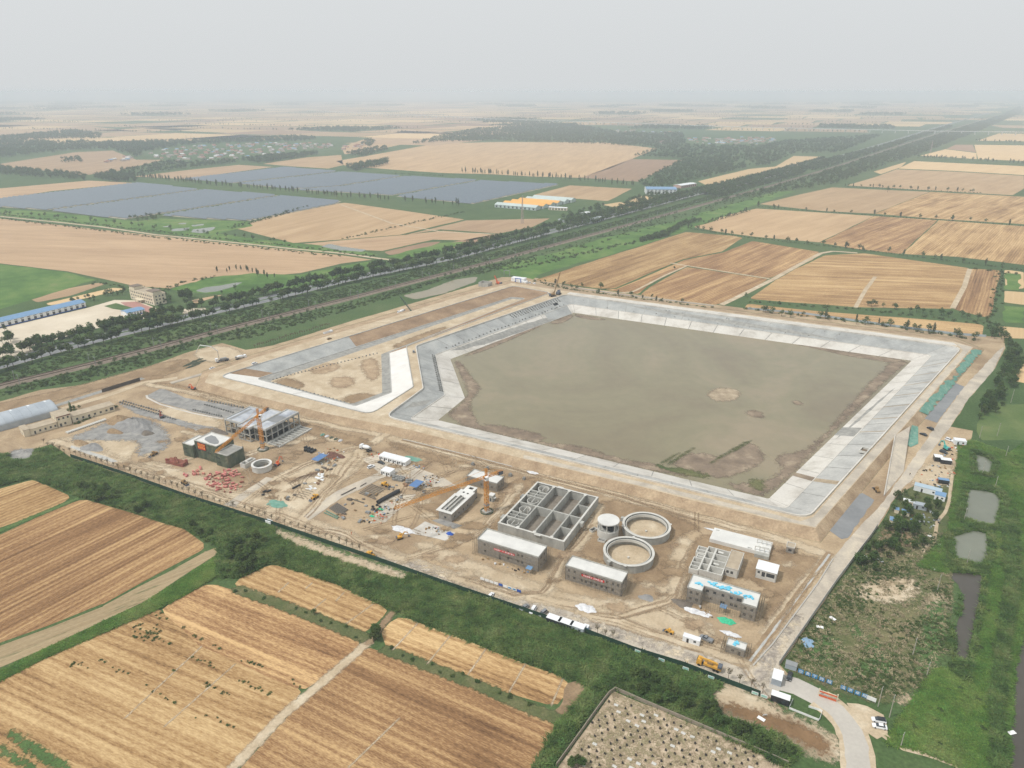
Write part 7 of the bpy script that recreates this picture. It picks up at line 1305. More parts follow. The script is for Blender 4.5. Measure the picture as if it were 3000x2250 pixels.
def truck(px, rz, cabm, label, kind='mixer', z=0.0, name='mixer_truck'):
    p = P(*px, z); r = empty(name, (p.x, p.y, z + .1), rz, label, 'truck'); MB().box((-.6, 0, 1.0), (8.4, 1.0, .35)).build('chassis', M_tyre, r)
    c = MB().loft([[(2.5, -1.2, .6), (4.4, -1.2, .6), (4.4, 1.2, .6), (2.5, 1.2, .6)], [(2.5, -1.2, 2.2), (4.4, -1.2, 2.0), (4.4, 1.2, 2.0), (2.5, 1.2, 2.2)], [(2.6, -1.1, 3.0), (4.1, -1.1, 3.0), (4.1, 1.1, 3.0), (2.6, 1.1, 3.0)]]).build('cab', cabm, r); MB().box((4.3, 0, 2.45), (.14, 1.9, .75)).build('windscreen', M_glass, c)
    for x in (-3.6, -2.3, 3.3):
        for y in (-1.05, 1.05): wheel(r, x, y, .52, .36)
    if kind == 'mixer':
        o = MB().lathe((0, 0, 0), [(.3, -3.2), (.9, -2.9), (1.25, -1.2), (1.2, .8), (.6, 2.6), (.3, 2.7)], 16, closed=False).build('drum', M_whitetin, r, smooth=True); o.rotation_euler = (0, -math.pi / 2 + .16, 0); o.location = (-.9, 0, 2.35); MB().box((-4.2, 0, 2.5), (.9, 1.0, 1.4)).build('hopper', M_steel, r)
    elif kind == 'crane':
        MB().box((-1.6, 0, 1.6), (6.6, 2.2, .9)).build('deck', cabm, r); MB().box((-.6, 0, 2.5), (2.0, 1.8, 1.2)).build('turntable', M_machd, r); g = MB(); g.bar((-3.2, .2, 3.2), (3.4, .2, 3.4), .55, .6); g.build('boom', cabm, r); MB().box((-4.2, 0, 2.2), (1.4, 2.2, 1.4)).build('counterweight', M_cw, r)
    elif kind == 'tipper':
        slab(r, 'tipper_body', -4.6, 2.2, -1.2, 1.2, 1.3, 2.6, [(-4.4, 2.0, -1.05, 1.05)], cabm); MB().box((-1.2, 0, 1.35), (6.5, 2.1, .1)).build('bed_floor', M_machd, r)
    return r
truck((1072, 1319), head((1085, 1323), (1060, 1313)), M_carw, 'white concrete mixer truck on the track behind the site cabins'); truck((707, 1052), head((694, 1055), (722, 1048)), M_whitetin, 'white mixer truck feeding the concrete pump'); truck((1176, 918), head((1190, 914), (1162, 922)), M_whitetin, 'white mixer truck beside the dark mobile crane', z=0); truck((2075, 1955), head((2105, 1968), (2045, 1945)), M_mach, 'yellow truck-mounted crane on the road by the green fence', 'crane', name='crane_truck'); truck((962, 979), head((945, 984), (980, 974)), M_whitetin, 'white lorry on the far track behind the small basin', 'tipper', z=0, name='lorry')
def excavator(px, rz, m, label, z=0.0, s=1.0, up=0.0):
    p = P(*px, z); r = empty('excavator', (p.x, p.y, z + .1), rz, label, 'excavator'); r.scale = (s,) * 3
    for y in (-1.1, 1.1): MB().extrude_x([(y - .3, .15), (y + .3, .15), (y + .3, .95), (y - .3, .95)], -1.9, 1.9).build('track', M_tyre, r)
    MB().box((-.3, 0, 1.55), (3.4, 2.4, 1.1)).build('body', m, r); c = MB().box((.9, .75, 2.4), (1.5, 1.0, 1.7), taper=.9).build('cab', m, r); MB().box((1.64, .75, 2.6), (.06, .8, .9)).build('window', M_glass, c); MB().box((-1.9, 0, 1.7), (.7, 2.3, 1.2)).build('counterweight', M_cw, r)
    g = MB(); g.bar((1.2, -.2, 1.8), (3.4, -.2, 4.4 + up), .5, .6); g.bar((3.3, -.2, 4.5 + up), (5.4, -.2, 3.6 + up), .45, .5); g.build('boom', m, r); g = MB(); g.bar((5.3, -.2, 3.8 + up), (6.0, -.2, 1.4 + up * .5), .35, .4); g.build('stick', m, r); MB().extrude_x([(-.8, .4), (.4, .4), (.4, 1.3), (-.2, 1.5), (-.8, 1.3)], 5.6, 6.5).build('bucket', M_cw, r)
    return r
excavator((813, 1364), head((808, 1368), (825, 1356)), M_orange, 'orange excavator with raised boom beside the ring well', s=.75, up=1.5); excavator((1171, 1579), head((1160, 1581), (1195, 1572)), M_mach, 'yellow excavator digging beside the white plastic sheet', s=.75); excavator((567, 1141), head((575, 1143), (550, 1136)), M_orange, 'orange excavator working on the bare slope above the gravel bed', s=.8); excavator((2772, 1318), head((2785, 1324), (2750, 1305)), M_teal, 'teal excavator in the machine yard beside the perimeter road', s=.9, up=.5); excavator((474, 1224), head((480, 1228), (470, 1215)), mat('machine_red', lin(136, 70, 56)), 'dark red excavator among the block rows near the gravel heaps', s=.8, up=.8)
def loader(px, rz, m, label, z=0.0, s=.8):
    p = P(*px, z); r = empty('wheel_loader', (p.x, p.y, z + .1), rz, label, 'loader'); r.scale = (s,) * 3
    MB().box((-1.6, 0, 1.4), (2.8, 2.0, 1.2), taper=.92).build('engine_hood', m, r); MB().box((1.1, 0, 1.1), (1.8, 1.4, .8)).build('front_frame', m, r); c = MB().box((.1, 0, 2.5), (1.6, 1.6, 1.6), taper=.9).build('cab', m, r); MB().box((.9, 0, 2.6), (.06, 1.3, .9)).build('window', M_glass, c)
    for y in (-.7, .7): MB().bar((1.2, y, 1.7), (3.4, y, .7), .22, .35).build('lift_arm', m, r)
    MB().extrude_x([(-1.4, .05), (1.4, .05), (1.4, 1.0), (-1.4, 1.0)], 3.3, 3.5).build('bucket_back', M_cw, r); MB().add([(3.5, -1.4, .08), (4.6, -1.4, .12), (4.6, 1.4, .12), (3.5, 1.4, .08), (3.5, -1.4, .02), (4.6, -1.4, .04), (4.6, 1.4, .04), (3.5, 1.4, .02)], [(0, 1, 2, 3), (7, 6, 5, 4), (0, 4, 5, 1), (1, 5, 6, 2), (2, 6, 7, 3)]).build('bucket', M_cw, r)
    for x in (-1.7, 1.5):
        for y in (-1.1, 1.1): wheel(r, x, y, .75, .55)
for px, a, b, m, lab in (((451, 1334), (460, 1328), (440, 1338), M_machd, 'dusty loader on the sand track below the gravel heaps'), ((541, 1418), (532, 1412), (552, 1424), M_machd, 'loader beside the row of bare saplings and the brick packs'), ((922, 1461), (935, 1452), (905, 1470), M_mach, 'yellow loader on the track between the two storage yards'), ((1129, 1424), (1118, 1421), (1140, 1428), M_mach, 'yellow loader between the pipe racks and the blue canopy'), ((1087, 1629), (1074, 1623), (1102, 1637), M_mach, 'yellow bulldozer on the road by the end of the broken concrete'), ((1185, 1252), (1176, 1248), (1198, 1256), M_machd, 'loader at the top of the dirt ramp to the crest road'), ((2568, 1439), (2575, 1446), (2562, 1430), M_machd, 'small brown loader on the slope beside the access ramp'), ((1961, 1854), (1970, 1857), (1952, 1849), M_mach, 'small yellow roller alone on the dirt apron')): loader(px, head(a, b), m, lab, s=.8 if px[0] != 1961 else .6)
# mobile cranes and the concrete pump
def ray_z(px, Y): return CAM_H * (1 - Y / P(*px).y)
def crawler(px, tip, m, bm, label, z=0.0, w=.9):
    b = P(*px, z); zt = ray_z(tip, b.y + 4); t = P(*tip, zt); d = t - b; rz = math.atan2(d.y, d.x); r = empty('mobile_crane', (b.x, b.y, z + .1), rz, label, 'crane')
    for y in (-1.7, 1.7): MB().box((0, y, .6), (6, .8, 1.1)).build('track', M_tyre, r)
    MB().box((-.4, 0, 2.2), (5, 3, 1.8)).build('body', m, r); MB().box((1.6, 1.0, 3.0), (1.6, 1.2, 1.8)).build('cab', m, r); MB().box((-3.2, 0, 2.2), (1.4, 3.2, 2)).build('counterweight', M_cw, r)
    g = MB(); lattice(g, (1.5, 0, 2.4), (math.hypot(d.x, d.y), 0, zt - z), w, 16, .16); g.build('boom', bm, r); MB().bar((-1.5, 0, 3.2), (math.hypot(d.x, d.y) * .98, 0, zt - z), .08).build('stay', M_cw, r)
crawler((1210, 920), (1172, 869), M_darkg, M_darkg, 'dark green mobile crane with raised boom on the bank of the small basin'); crawler((1619, 868), (1641, 799), M_machd, M_machd, 'mobile crane with very tall thin boom at the far reservoir corner', ZC, .7); crawler((1461, 834), (1449, 808), M_orange, M_orange, 'orange crane with short boom beside the white offices', 0, .9); crawler((1636, 862), (1640, 850), M_cw, M_cw, 'dark crawler machine on the far crest corner', ZC, .9)
p = P(652, 1059); r = empty('concrete_pump', (p.x, p.y, .1), head((640, 1062), (690, 1052)), 'concrete pump truck with long folded white boom on the dug bank', 'truck'); MB().box((0, 0, 1.2), (10, 2.2, .8)).build('chassis', M_cw, r); MB().box((-4.2, 0, 2.1), (2.2, 2.3, 2.4), taper=.92).build('cab', M_whitetin, r); MB().box((1, 0, 2.2), (5, 2, 1.2)).build('pump_body', M_steel, r)
for x in (-3.6, 2.2, 3.6):
    for y in (-1.05, 1.05): wheel(r, x, y, .52, .36)
inv = Matrix.Rotation(-r.rotation_euler.z, 4, 'Z') @ Matrix.Translation(-Vector(r.location)); bp = [p + Vector((-2, -1, 3)), P(637, 1028, 14), P(618, 1015, 19), P(585, 1011, 19), P(573, 1034, 6)]
for i, (a, b) in enumerate(zip(bp, bp[1:])): MB().bar(inv @ a, inv @ b, .65 - .12 * i).build('boom_section', M_whitetin, r)
# ================================================================ cabins, containers, canopies, sheds
def cabin(c, rz, L, W_, h, mw, mr, label, cat='cabin', doors=True, name='site_cabin', group=None):
    r = empty(name, (c[0], c[1], 0), rz, label, cat, group); MB().box((0, 0, h / 2), (L, W_, h)).build('body', mw, r); MB().box((0, 0, h + .06), (L + .14, W_ + .14, .14)).build('roof', mr, r)
    if doors: MB().box((-L * .2, -W_ / 2 - .02, 1.05), (.85, .05, 2.0)).build('door', M_dark, r); MB().box((L * .22, -W_ / 2 - .02, 1.6), (1.0, .05, .9)).build('window', M_glass, r)
    return r
for i in range(6): cabin(local((-68.5, 370.8), SITE, -7.85 + 3.14 * i, 0), SITE, 3.1, 5.4, 2.7, M_white, M_whitetin, ('white site cabin in the joined row of six, %s' % ('end unit beside the orange machinery' if i == 0 else 'end unit nearest the red scrap' if i == 5 else '%s unit counted from the orange machinery' % ('', 'second', 'third', 'fourth', 'fifth', '')[i])))
pc1 = P(1136, 1382, 1.3); cabin(local(pc1, SITE, -1.6, 0), SITE, 3.1, 5, 2.7, M_white, M_whitetin, 'white cabin with gable end beside the block stacks, left unit'); cabin(local(pc1, SITE, 1.7, 0), SITE, 3.1, 5, 2.7, M_white, M_whitetin, 'white cabin of the pair, touching the stacked grey blocks')
fd = math.atan2((P(1724, 1858) - P(1605, 1816)).y, (P(1724, 1858) - P(1605, 1816)).x)
for px, lab, mw in (((1624, 1809), 'dark-walled container with white roof at the fence, beside parked cars', M_black), ((1658, 1820), 'dark-walled container with white roof, middle of three at the fence', M_black), ((1693, 1831), 'grey-walled container with white roof, last of three at the fence', M_greytin)): c = P(*px, 2.7); cabin(c, fd, 5.9, 3.0, 2.7, mw, M_whitetin, lab)
c = P(1717, 1845); cabin(c, fd, 2, 1.8, 2.0, M_bluetin, M_whitetin, 'small blue box beside the grey-walled container', 'box', False, 'toilet_box'); c = P(2279, 1977, 2.8); cabin(c, SITE + math.pi / 2, 5.4, 3.4, 2.8, M_greytin, M_whitetin, 'plain grey cabin with white roof beside the site gate', 'cabin', False); c = P(2288, 2037, 2.8); cabin(c, SITE, 6.2, 2.6, 2.8, M_black, M_whitetin, 'dark guard cabin with white roof at the site gate', name='guard_cabin')
c = P(2027, 1868, 2.2); cabin(c, SITE, 6.6, 2.3, 2.5, M_whitetin, M_whitetin, 'pale open-sided container standing on the dirt beside a pickup', name='storage_container'); c = P(788, 1528, 1); cabin(c, fd, 3.4, 1.6, 1.6, M_white, M_whitetin, 'small white water tank box against the green fence', 'tank', False, 'water_tank'); c = P(2318, 1950, 1); cabin(c, SITE, 4.0, 2.4, 2.0, M_greytin, M_steel, 'small grey hut in the weeds beside the gate', 'hut', False, 'weed_hut')
for px, L, W_, h, mw, mr, rz, lab in (((2750, 1336), 4.4, 4, 2.8, M_black, M_whitetin, -.3, 'black-walled cabin with pale roof in the machine yard'), ((2772, 1345), 5.6, 3.4, 2.6, M_black, M_whitetin, -.3, 'longer black-walled cabin with ribbed pale roof in the machine yard'), ((2813, 1288), 6.4, 4.4, 2.8, M_whitetin, M_whitetin, -.3, 'flat white shed at the back of the machine yard'), ((2765, 1404), 5.2, 2.6, 2.4, M_black, M_bluetin, -.35, 'dark container with blue roof on the rubble ground'), ((2720, 1427), 13, 4.2, 3.0, M_whitetin, mat('pale_blue_tin', lin(168, 186, 198), .2, coord='OBJECT', fine=.05), -.6, 'long shed with pale blue tin roof among the trees'), ((2756, 1447), 5, 5, 2.8, M_whitetin, M_bluetin, -.6, 'square shed with sky blue roof beside the long pale shed'), ((2663, 1466), 5, 2.8, 2.8, M_cream, M_whitetin, -.45, 'cream hut with white roof at the edge of the trees'), ((2696, 1476), 6.4, 3.4, 2.6, M_greytin, M_greytin, -.45, 'hut with ribbed grey roof next to the cream hut'), ((2654, 1497), 3.6, 3, 2.2, M_cream, M_bluetin, -.45, 'small blue-roofed lean-to under the trees'), ((2616, 1520), 2.6, 4, 2.2, M_cream, M_bluetin, -.45, 'narrow blue-roofed lean-to near the perimeter road'), ((2628, 1490), 2, 3, 2.0, M_cream, M_bluetin, -.45, 'little blue-roofed stall by the trees')):
    c = P(*px, h); cabin(c, rz, L, W_, h, mw, mr, lab, 'shed', L > 4, 'tin_shed')
c = P(1520, 820, 3); cabin(c, -.45, 16, 7, 5.6, M_white, M_whitetin, 'two-storey white prefab office at the far reservoir corner', 'building', True, 'prefab_office'); c = P(1533, 826, 2); cabin(c, -.45, 9, 6, 3.0, M_white, M_whitetin, 'low white prefab office beside the blue gantry', 'building', True, 'prefab_office')
c = P(1422, 838); r = empty('inlet_chamber', (c.x, c.y, 0), SITE, 'roofless grey concrete chamber near the far reservoir corner', 'chamber'); slab(r, 'wall', -6, 6, -5, 5, 0, 4.6, [(-5.4, 5.4, -4.4, 4.4)], M_cast)
for px, w_, m, lab in (((1518, 832), 6, M_blue, 'blue steel gantry frame in front of the white offices'), ((1485, 808), 7, M_steel, 'grey steel gate frame by the railway bank')):
    c = P(*px); r = empty('gantry_frame', (c.x, c.y, 0), -.4, lab, 'gantry')
    for x in (-w_ / 2, w_ / 2): MB().box((x, 0, 3), (.6, .6, 6)).build('post', m, r)
    MB().box((0, 0, 6.2), (w_ + 1.4, .6, .6)).build('beam', m, r)
for px, L, lab in (((936, 1340), 8.4, 'blue tin work canopy beside the brown rebar heap'), ((1220, 1417), 7.4, 'blue tin work canopy beside the concrete slab with rubble')):
    c = P(*px, 3); r = empty('work_canopy', (c.x, c.y, 0), SITE + math.pi / 2, lab, 'canopy'); MB().box((0, 0, 3.1), (L, 5, .14)).build('canopy_roof', mat('worn_blue_tin', lin(92, 124, 168), .4, coord='OBJECT', fine=.1), r)
    for x in (-L / 2 + .4, L / 2 - .4):
        for y in (-2.1, 2.1): MB().tube((x, y, 0), (x, y, 3.1), .08, 5).build('post', M_frame, r)
# ================================================================ gate, signs, boards
r = empty('entrance_gate', P(2424, 2048).to_tuple(), head((2403, 2041), (2447, 2056)), 'open orange-red barred gate leaves beside the gate road', 'gate')
for x, w_ in ((-1.45, 2.8), (1.45, 2.8)):
    l = MB().box((x, 0, .55), (w_, .08, .8)).box((x, .002, 2.35), (w_, .08, .6)).build('gate_leaf', M_orange, r); g = MB()
    for k in range(9): g.box((x - w_ / 2 + .15 + k * (w_ - .3) / 8, 0, 1.5), (.06, .05, 1.15))
    g.build('bars', M_steel, l)
for x in (-3.0, 3.0): MB().box((x, .4, 1.6), (.35, .35, 3.2)).build('post', M_cream, r)
g = MB(); g.box((.4, 1.8, 1.2), (4.5, .25, .25)); g.box((-1.7, 1.8, .7), (.3, .3, 1.4)); g.box((2.5, 1.8, .7), (.3, .3, 1.4)); g.build('rear_rail', M_cream, r)
srz = head((2345, 1969), (2531, 2041))
for (px, t) in (((2344.6, 1976), 'logo'), ((2365, 1984), '勇'), ((2385, 1991), '于'), ((2405.5, 1999), '跨'), ((2428, 2007), '越'), ((2468.6, 2024), '追'), ((2489, 2032), '求'), ((2510, 2040), '卓'), ((2531, 2048), '越'), ((2551, 2057), '')):
    c = P(*px); c.z = 1.55; w_ = 1.85 if t else 3.0; m = M_cyan if t else M_white
    lab = {'logo': 'blue sign board with a round white emblem in the gate row', '': 'blank white board at the end of the blue sign row'}.get(t, 'blue sign board with a white character, %s' % {2365: 'next to the emblem board', 2385: 'second after the emblem board', 2405.5: 'third after the emblem board', 2428: 'right behind the orange gate', 2468.6: 'first past the orange gate', 2489: 'second past the orange gate', 2510: 'third past the orange gate', 2531: 'touching the blank white board'}.get(px[0]))
    o = banner('sign_board', t if t not in ('logo', '') else '', c, srz, w_, 1.75, m, M_white, lab, 'sign', 1.5, lines=[] if t in ('logo', '') else [(t, 0, 1.5)])
    if t == 'logo':
        g = MB(); k = 24
        for i in range(k):
            a0, a1 = 2 * math.pi * i / k, 2 * math.pi * (i + 1) / k; g.add([(.62 * math.cos(a0), -.04, .15 + .42 * math.sin(a0)), (.62 * math.cos(a1), -.04, .15 + .42 * math.sin(a1)), (.48 * math.cos(a1), -.04, .15 + .3 * math.sin(a1)), (.48 * math.cos(a0), -.04, .15 + .3 * math.sin(a0))], [(0, 1, 2, 3)])
        g.box((-.2, -.04, .15), (.1, .02, .5)); g.box((.2, -.04, .15), (.1, .02, .5)); g.box((0, -.04, -.55), (1.2, .02, .18)); g.build('emblem', M_white, o)
    for x in (-w_ / 2 + .15, w_ / 2 - .15): MB().box((x, .06, -.85), (.08, .06, 1.6)).build('post', M_steel, o)
brz = head((1406, 1696), (1527, 1736)); BM = [M_white, M_white, M_white, M_white, M_blue, M_white, M_cyan, M_cyan, M_blue]
for i in range(9):
    c = P(1413 + 13.4 * i, 1703 + 4.45 * i); o = MB().box((0, 0, 1.35), (1.95, .08, 1.25)).build('notice_board', M_white if i in (6, 7) else BM[i], loc=(c.x, c.y, 0), rz=brz, label=['white blank notice board in the roadside row, left of the first blue board', 'blue notice board in the roadside row'][1 if BM[i] is M_blue else 0] if i not in (5, 6, 7) else ('white notice board with a pale teal picture in the roadside row' if i > 5 else 'white notice board between a blue one and the picture boards'), cat='notice board', group='roadside notice boards')
    for x in (-.9, .9): MB().box((x, .06, .75), (.08, .06, 1.5)).build('post', M_steel, o)
    if i in (6, 7): MB().box((0, -.05, 1.35), (1.5, .03, .7)).build('picture', M_cyan, o)
for i, (x, y) in enumerate(((1018, 722), (1210, 792), (1405, 862), (1610, 933), (1965, 1062), (2038, 1087))):
    c = P(1500 + x * .3617, 1650 + y * .3617 + 4); o = MB().box((0, -.12, 1.3), (2.3, .06, 1.3)).build('fence_sign', M_white, loc=(c.x, c.y, 0), rz=fd, label='white and pale green sign hung on the outside of the green fence', cat='sign', group='signs on the green fence'); MB().box((0, -.16, 1.3), (1.9, .03, .9)).build('picture', mat('sign_green', lin(150, 196, 184), .8), o)
# ================================================================ poles, masts, towers, viaduct
M_pole2 = mat('concrete_pole', lin(168, 162, 150)); ang = head((2572, 2069), (2605, 2101))
for i, (px, h) in enumerate((((2572, 2070), 9), ((2605, 2102), 10), ((2674, 1918), 8), ((2715, 1978), 6), ((2639, 2186), 6), ((2746, 1729), 8), ((2877, 1391), 9), ((2915, 1428), 7), ((2824, 1525), 7), ((2831, 1655), 8), ((2921, 1277), 9), ((2946, 1338), 7), ((2961, 1180), 10), ((2869, 1283), 8))):
    c = P(*px); r = empty('utility_pole', (c.x, c.y, 0), .8, 'slim concrete utility pole ' + ('beside the gate road bend' if i in (0, 1, 4) else 'on the waste ground' if i in (2, 3, 5) else 'among the ponds and meadows'), 'pole', 'utility poles on the right-hand ground'); MB().tube((0, 0, 0), (0, 0, h), .17, 7, .11).build('pole', M_pole2, r); MB().box((0, 0, h - .5), (1.6, .1, .1)).build('crossarm', M_steel, r)
    for x in (-.7, 0, .7): MB().tube((x, 0, h - .45), (x, 0, h - .2), .05, 5).build('insulator', M_white, r)
mast = empty('catenary_mast', (0, 0, 0), 0, 'thin steel overhead line mast beside the railway', 'mast', 'masts along the railway'); MB().box((0, 0, 3.9), (.3, .3, 7.8)).build('post', M_steel, mast); MB().bar((0, 0, 7.0), (3.2, 0, 7.2), .12).build('cantilever', M_steel, mast); MB().bar((0, 0, 5.8), (3.0, 0, 7.1), .09).build('strut', M_steel, mast)
rs = [p for p in resample(RAIL, 52) if p.y < 1900]
for i, p in enumerate(rs[:-1]):
    d = rs[i + 1] - p; a = math.atan2(d.y, d.x); nv = Vector((-d.y, d.x, 0)).normalized()
    for s in (-1, 1): q = p + nv * 6.2 * s; place(mast, (q.x, q.y, .2), a + (math.pi / 2 if s < 0 else -math.pi / 2))
for px, h, lab in (((1530, 655), 42, 'slender red and white lattice mast in front of the farm sheds'), ((2726, 447), 38, 'distant slender mast beside the railway woods')):
    c = P(*px); r = empty('lattice_tower', (c.x, c.y, 0), .3, lab, 'tower'); g = MB(); 
    for k in range(6): lattice(g, (0, 0, h * k / 6), (0, 0, h * (k + 1) / 6), 3.6 - .5 * k, 3, .25)
    g.build('mast', mat('tower_paint', lin(176, 160, 154)), r); MB().tube((0, 0, h), (0, 0, h + 2.5), .9, 8).build('antenna', M_steel, r)
vd = [P(x, y, 15) for x, y in [(900, 323), (1000, 328), (1452, 348), (2000, 366), (2208, 373), (2746, 384), (3000, 387), (3300, 391)]]; r = empty('viaduct', (vd[0].x, vd[0].y, 0), 0, 'long pale concrete railway viaduct crossing the hazy plain', 'viaduct'); o = Vector((vd[0].x, vd[0].y, 0)); vs_ = resample(vd, 60); mpier = MB().box((0, 0, 6.4), (4, 7, 12.8)).mesh('pier', M_castp)
for a, b in zip(vs_, vs_[1:]):
    d = b - a; g = MB(); g.bar(a - o, b - o, 11, 3.2); g.build('deck_span', M_castp, r); k = link(bpy.data.objects.new('pier', mpier), r); k.location = (a.x - o.x, a.y - o.y, 0); k.rotation_euler = (0, 0, math.atan2(d.y, d.x))
# ================================================================ people
def person(px, rz, label, top, z=0.0):
    p = P(*px, z); me = bpy.data.meshes.new('person'); v = [(0, 0, .95), (0, 0, 1.15), (0, .0, 1.42), (0, .02, 1.52), (0, .03, 1.66), (.09, 0, .9), (.1, .02, .5), (.1, -.02, .08), (.1, .12, .04), (-.09, 0, .9), (-.1, -.04, .5), (-.1, -.08, .08), (-.1, .06, .04), (.19, 0, 1.4), (.26, .02, 1.12), (.25, .12, .9), (-.19, 0, 1.4), (-.26, .02, 1.12), (-.25, .1, .9)]
    e = [(0, 1), (1, 2), (2, 3), (3, 4), (0, 5), (5, 6), (6, 7), (7, 8), (0, 9), (9, 10), (10, 11), (11, 12), (2, 13), (13, 14), (14, 15), (2, 16), (16, 17), (17, 18)]; me.from_pydata(v, e, [])
    o = bpy.data.objects.new('person', me); link(o); o.location = (p.x, p.y, z + .12); o.rotation_euler = (0, 0, rz); tag(o, label, 'person'); md = o.modifiers.new('skin', 'SKIN'); rad = [.15, .15, .15, .06, .1, .1, .07, .05, .05, .1, .07, .05, .05, .07, .05, .04, .07, .05, .04]
    for i, q in enumerate(me.skin_vertices[0].data): q.radius = (rad[i], rad[i] * .9)
    me.skin_vertices[0].data[0].use_root = True; o.modifiers.new('smooth', 'SUBSURF').levels = 1; me.materials.append(top)
    h = MB().lathe((0, .02, 1.68), [(.01, .14), (.09, .11), (.125, .02), (.11, -.03), (.01, -.03)], 10, closed=False).build('helmet', mat('helmet_yellow', lin(220, 190, 70)), o)
MB_blue, MB_dark, MB_or = mat('blue_clothes', lin(60, 76, 104)), mat('dark_clothes', lin(44, 44, 48)), mat('orange_vest', lin(210, 110, 60))
for px, m, lab in (((2665, 1393), MB_dark, 'person in dark clothes walking on the perimeter road'), ((1881, 1908), MB_dark, 'person in dark clothes by the fence, left of a pair'), ((1888, 1911), MB_blue, 'person in blue beside another by the fence'), ((2007, 1947), MB_blue, 'person in blue standing behind the yellow crane truck'), ((2013, 1950), MB_dark, 'person in dark clothes next to the yellow crane truck'), ((1030, 1567), MB_or, 'person in orange walking on the sandy track'), ((1606, 1800), MB_dark, 'person in dark clothes at the end of the container row')): person(px, random.uniform(0, 6), lab, m)
# ================================================================ saplings along the fence
def sapling_meshes(seed):
    r = np.random.default_rng(seed); t = MB(); t.tube((0, 0, -.05), (.02, 0, 2.2), .10, 5, .06); c = MB()
    for k in range(7):
        a = r.uniform(0, 6.28); z = r.uniform(1.6, 2.3); L = r.uniform(1.0, 1.9); p = Vector((.02, 0, z)); q = p + Vector((math.cos(a) * L * .42, math.sin(a) * L * .42, L)); t.tube(p, q, .05, 4, .02)
        for _ in range(2): s_ = p.lerp(q, r.uniform(.4, .9)); t.tube(s_, s_ + Vector((r.normal(0, .35), r.normal(0, .35), r.uniform(.3, .7))), .025, 3, .012)
        for _ in range(7):
            s_ = p.lerp(q, r.uniform(.5, 1.1)) + Vector(r.normal(0, .22, 3)); d = Vector(r.normal(0, .16, 3)); e_ = Vector(r.normal(0, .16, 3)); c.add([s_, s_ + d, s_ + d + e_, s_ + e_], [(0, 1, 2, 3)])
    return t.mesh('trunk', mat('sapling_bark', lin(112, 90, 70))), c.mesh('leaves', mat('withered_leaves', [(0.3, (0.09, 0.075, 0.04)), (0.7, (0.15, 0.13, 0.07))], 1, 3, coord='OBJECT', fine=.3))
SAP = [sapling_meshes(500 + i) for i in range(4)]
def sapling(px, lab, grp, s=1.0):
    p = P(*px); o = empty('sapling', (p.x, p.y, 0), random.uniform(0, 6), lab, 'sapling', grp); k = s * random.uniform(.85, 1.15); o.scale = (k, k, k)
    for nm, me in zip(('trunk', 'leaves'), random.choice(SAP)): link(bpy.data.objects.new(nm, me), o)
fx = [q[0] for q in FENCE_PX]; fy = [q[1] for q in FENCE_PX]
x = 128.0
while x < 1068:
    if not (700 < x < 720): y = np.interp(x, [128] + fx, [1302] + fy) - (11 if x > 205 else 0); sapling((x + random.uniform(-2, 2), y + random.uniform(-2, 1)), 'bare staked sapling in the row inside the green fence', 'saplings inside the green fence', 1.05)
    x += 14.5 + x * .006
for px in ((1750, 1858), (1773, 1866), (1795, 1872), (2133, 1990), (2166, 2004), (2200, 2015), (2234, 2030)): sapling(px, 'thin bare sapling by the fence near the parked machines', 'saplings near the gate end of the fence', 1.2)
for i in range(34): sapling((748 + i * 6.6 + random.uniform(-1, 1), 1022 - i * 1.95), 'small bare sapling on the bank behind the small basin', 'saplings behind the small basin', 1.1)
# ================================================================ block stacks on the linings
M_blockc = mat('precast_block', lin(132, 131, 127), .8, fine=.12, rand=.08); bk = MB(); bk.box((0, 0, .42), (1.15, 1.0, .84)); bk.box((.08, .05, 1.02), (.8, .8, .34), .2); bmesh_ = bk.mesh('block_stack', M_blockc)
def stack(p, rz, lab, grp, s=1.0): o = link(bpy.data.objects.new('block_stack', bmesh_)); o.location = p; o.rotation_euler = (0, 0, rz + random.uniform(-.3, .3)); o.scale = (s * random.uniform(.75, 1.15), s * random.uniform(.75, 1.15), s * random.uniform(.7, 1.15)); tag(o, lab, 'block stack', grp)
def on_up(e, t, s): A, B = CRM[e].lerp(CRM[(e + 1) % 30], t), BRM[e].lerp(BRM[(e + 1) % 30], t); q = A.lerp(B, s); return (q.x, q.y, ZC + (ZB - ZC) * s - .1)
for col, s in enumerate((.82, .92)):
    for i in range(20): stack(on_up(9, .06 + .9 * i / 19, s), .3, 'grey precast block stack in the double column above the kerb of the short slope', 'block stacks on the short slope')
for s in (.14, .28, .42):
    for i in range(21): stack(on_up(14, .58 + .38 * i / 20, s), .6, 'grey precast block stack in the close rows near the far corner', 'block stacks near the far corner', .95)
for i in range(34): stack(on_up(14, .08 + .88 * i / 33 + random.uniform(-.006, .006), .86 + random.uniform(-.03, .03)), .6, 'grey precast block stack in the line above the kerb of the long slope', 'block stacks along the long slope', .9)
for i in range(26): stack(on_up(19, random.uniform(.03, .8), random.choice((.25, .8)) + random.uniform(-.08, .08)), .6, 'loose precast block lying on the far light slope', 'loose blocks on the far slope', .6)
for (a, b, n_, lab) in (((800, 1112), (1115, 1033), 30, 'long'), ((800, 1122), (1020, 1182), 20, 'near')):
    for i in range(n_): q = P(a[0] + (b[0] - a[0]) * i / n_, a[1] + (b[1] - a[1]) * i / n_, -.88); stack(tuple(q), .5, 'grey block stack on the sandy floor of the small basin along its %s edge' % lab, 'block stacks on the %s edge of the small basin floor' % lab, .8)
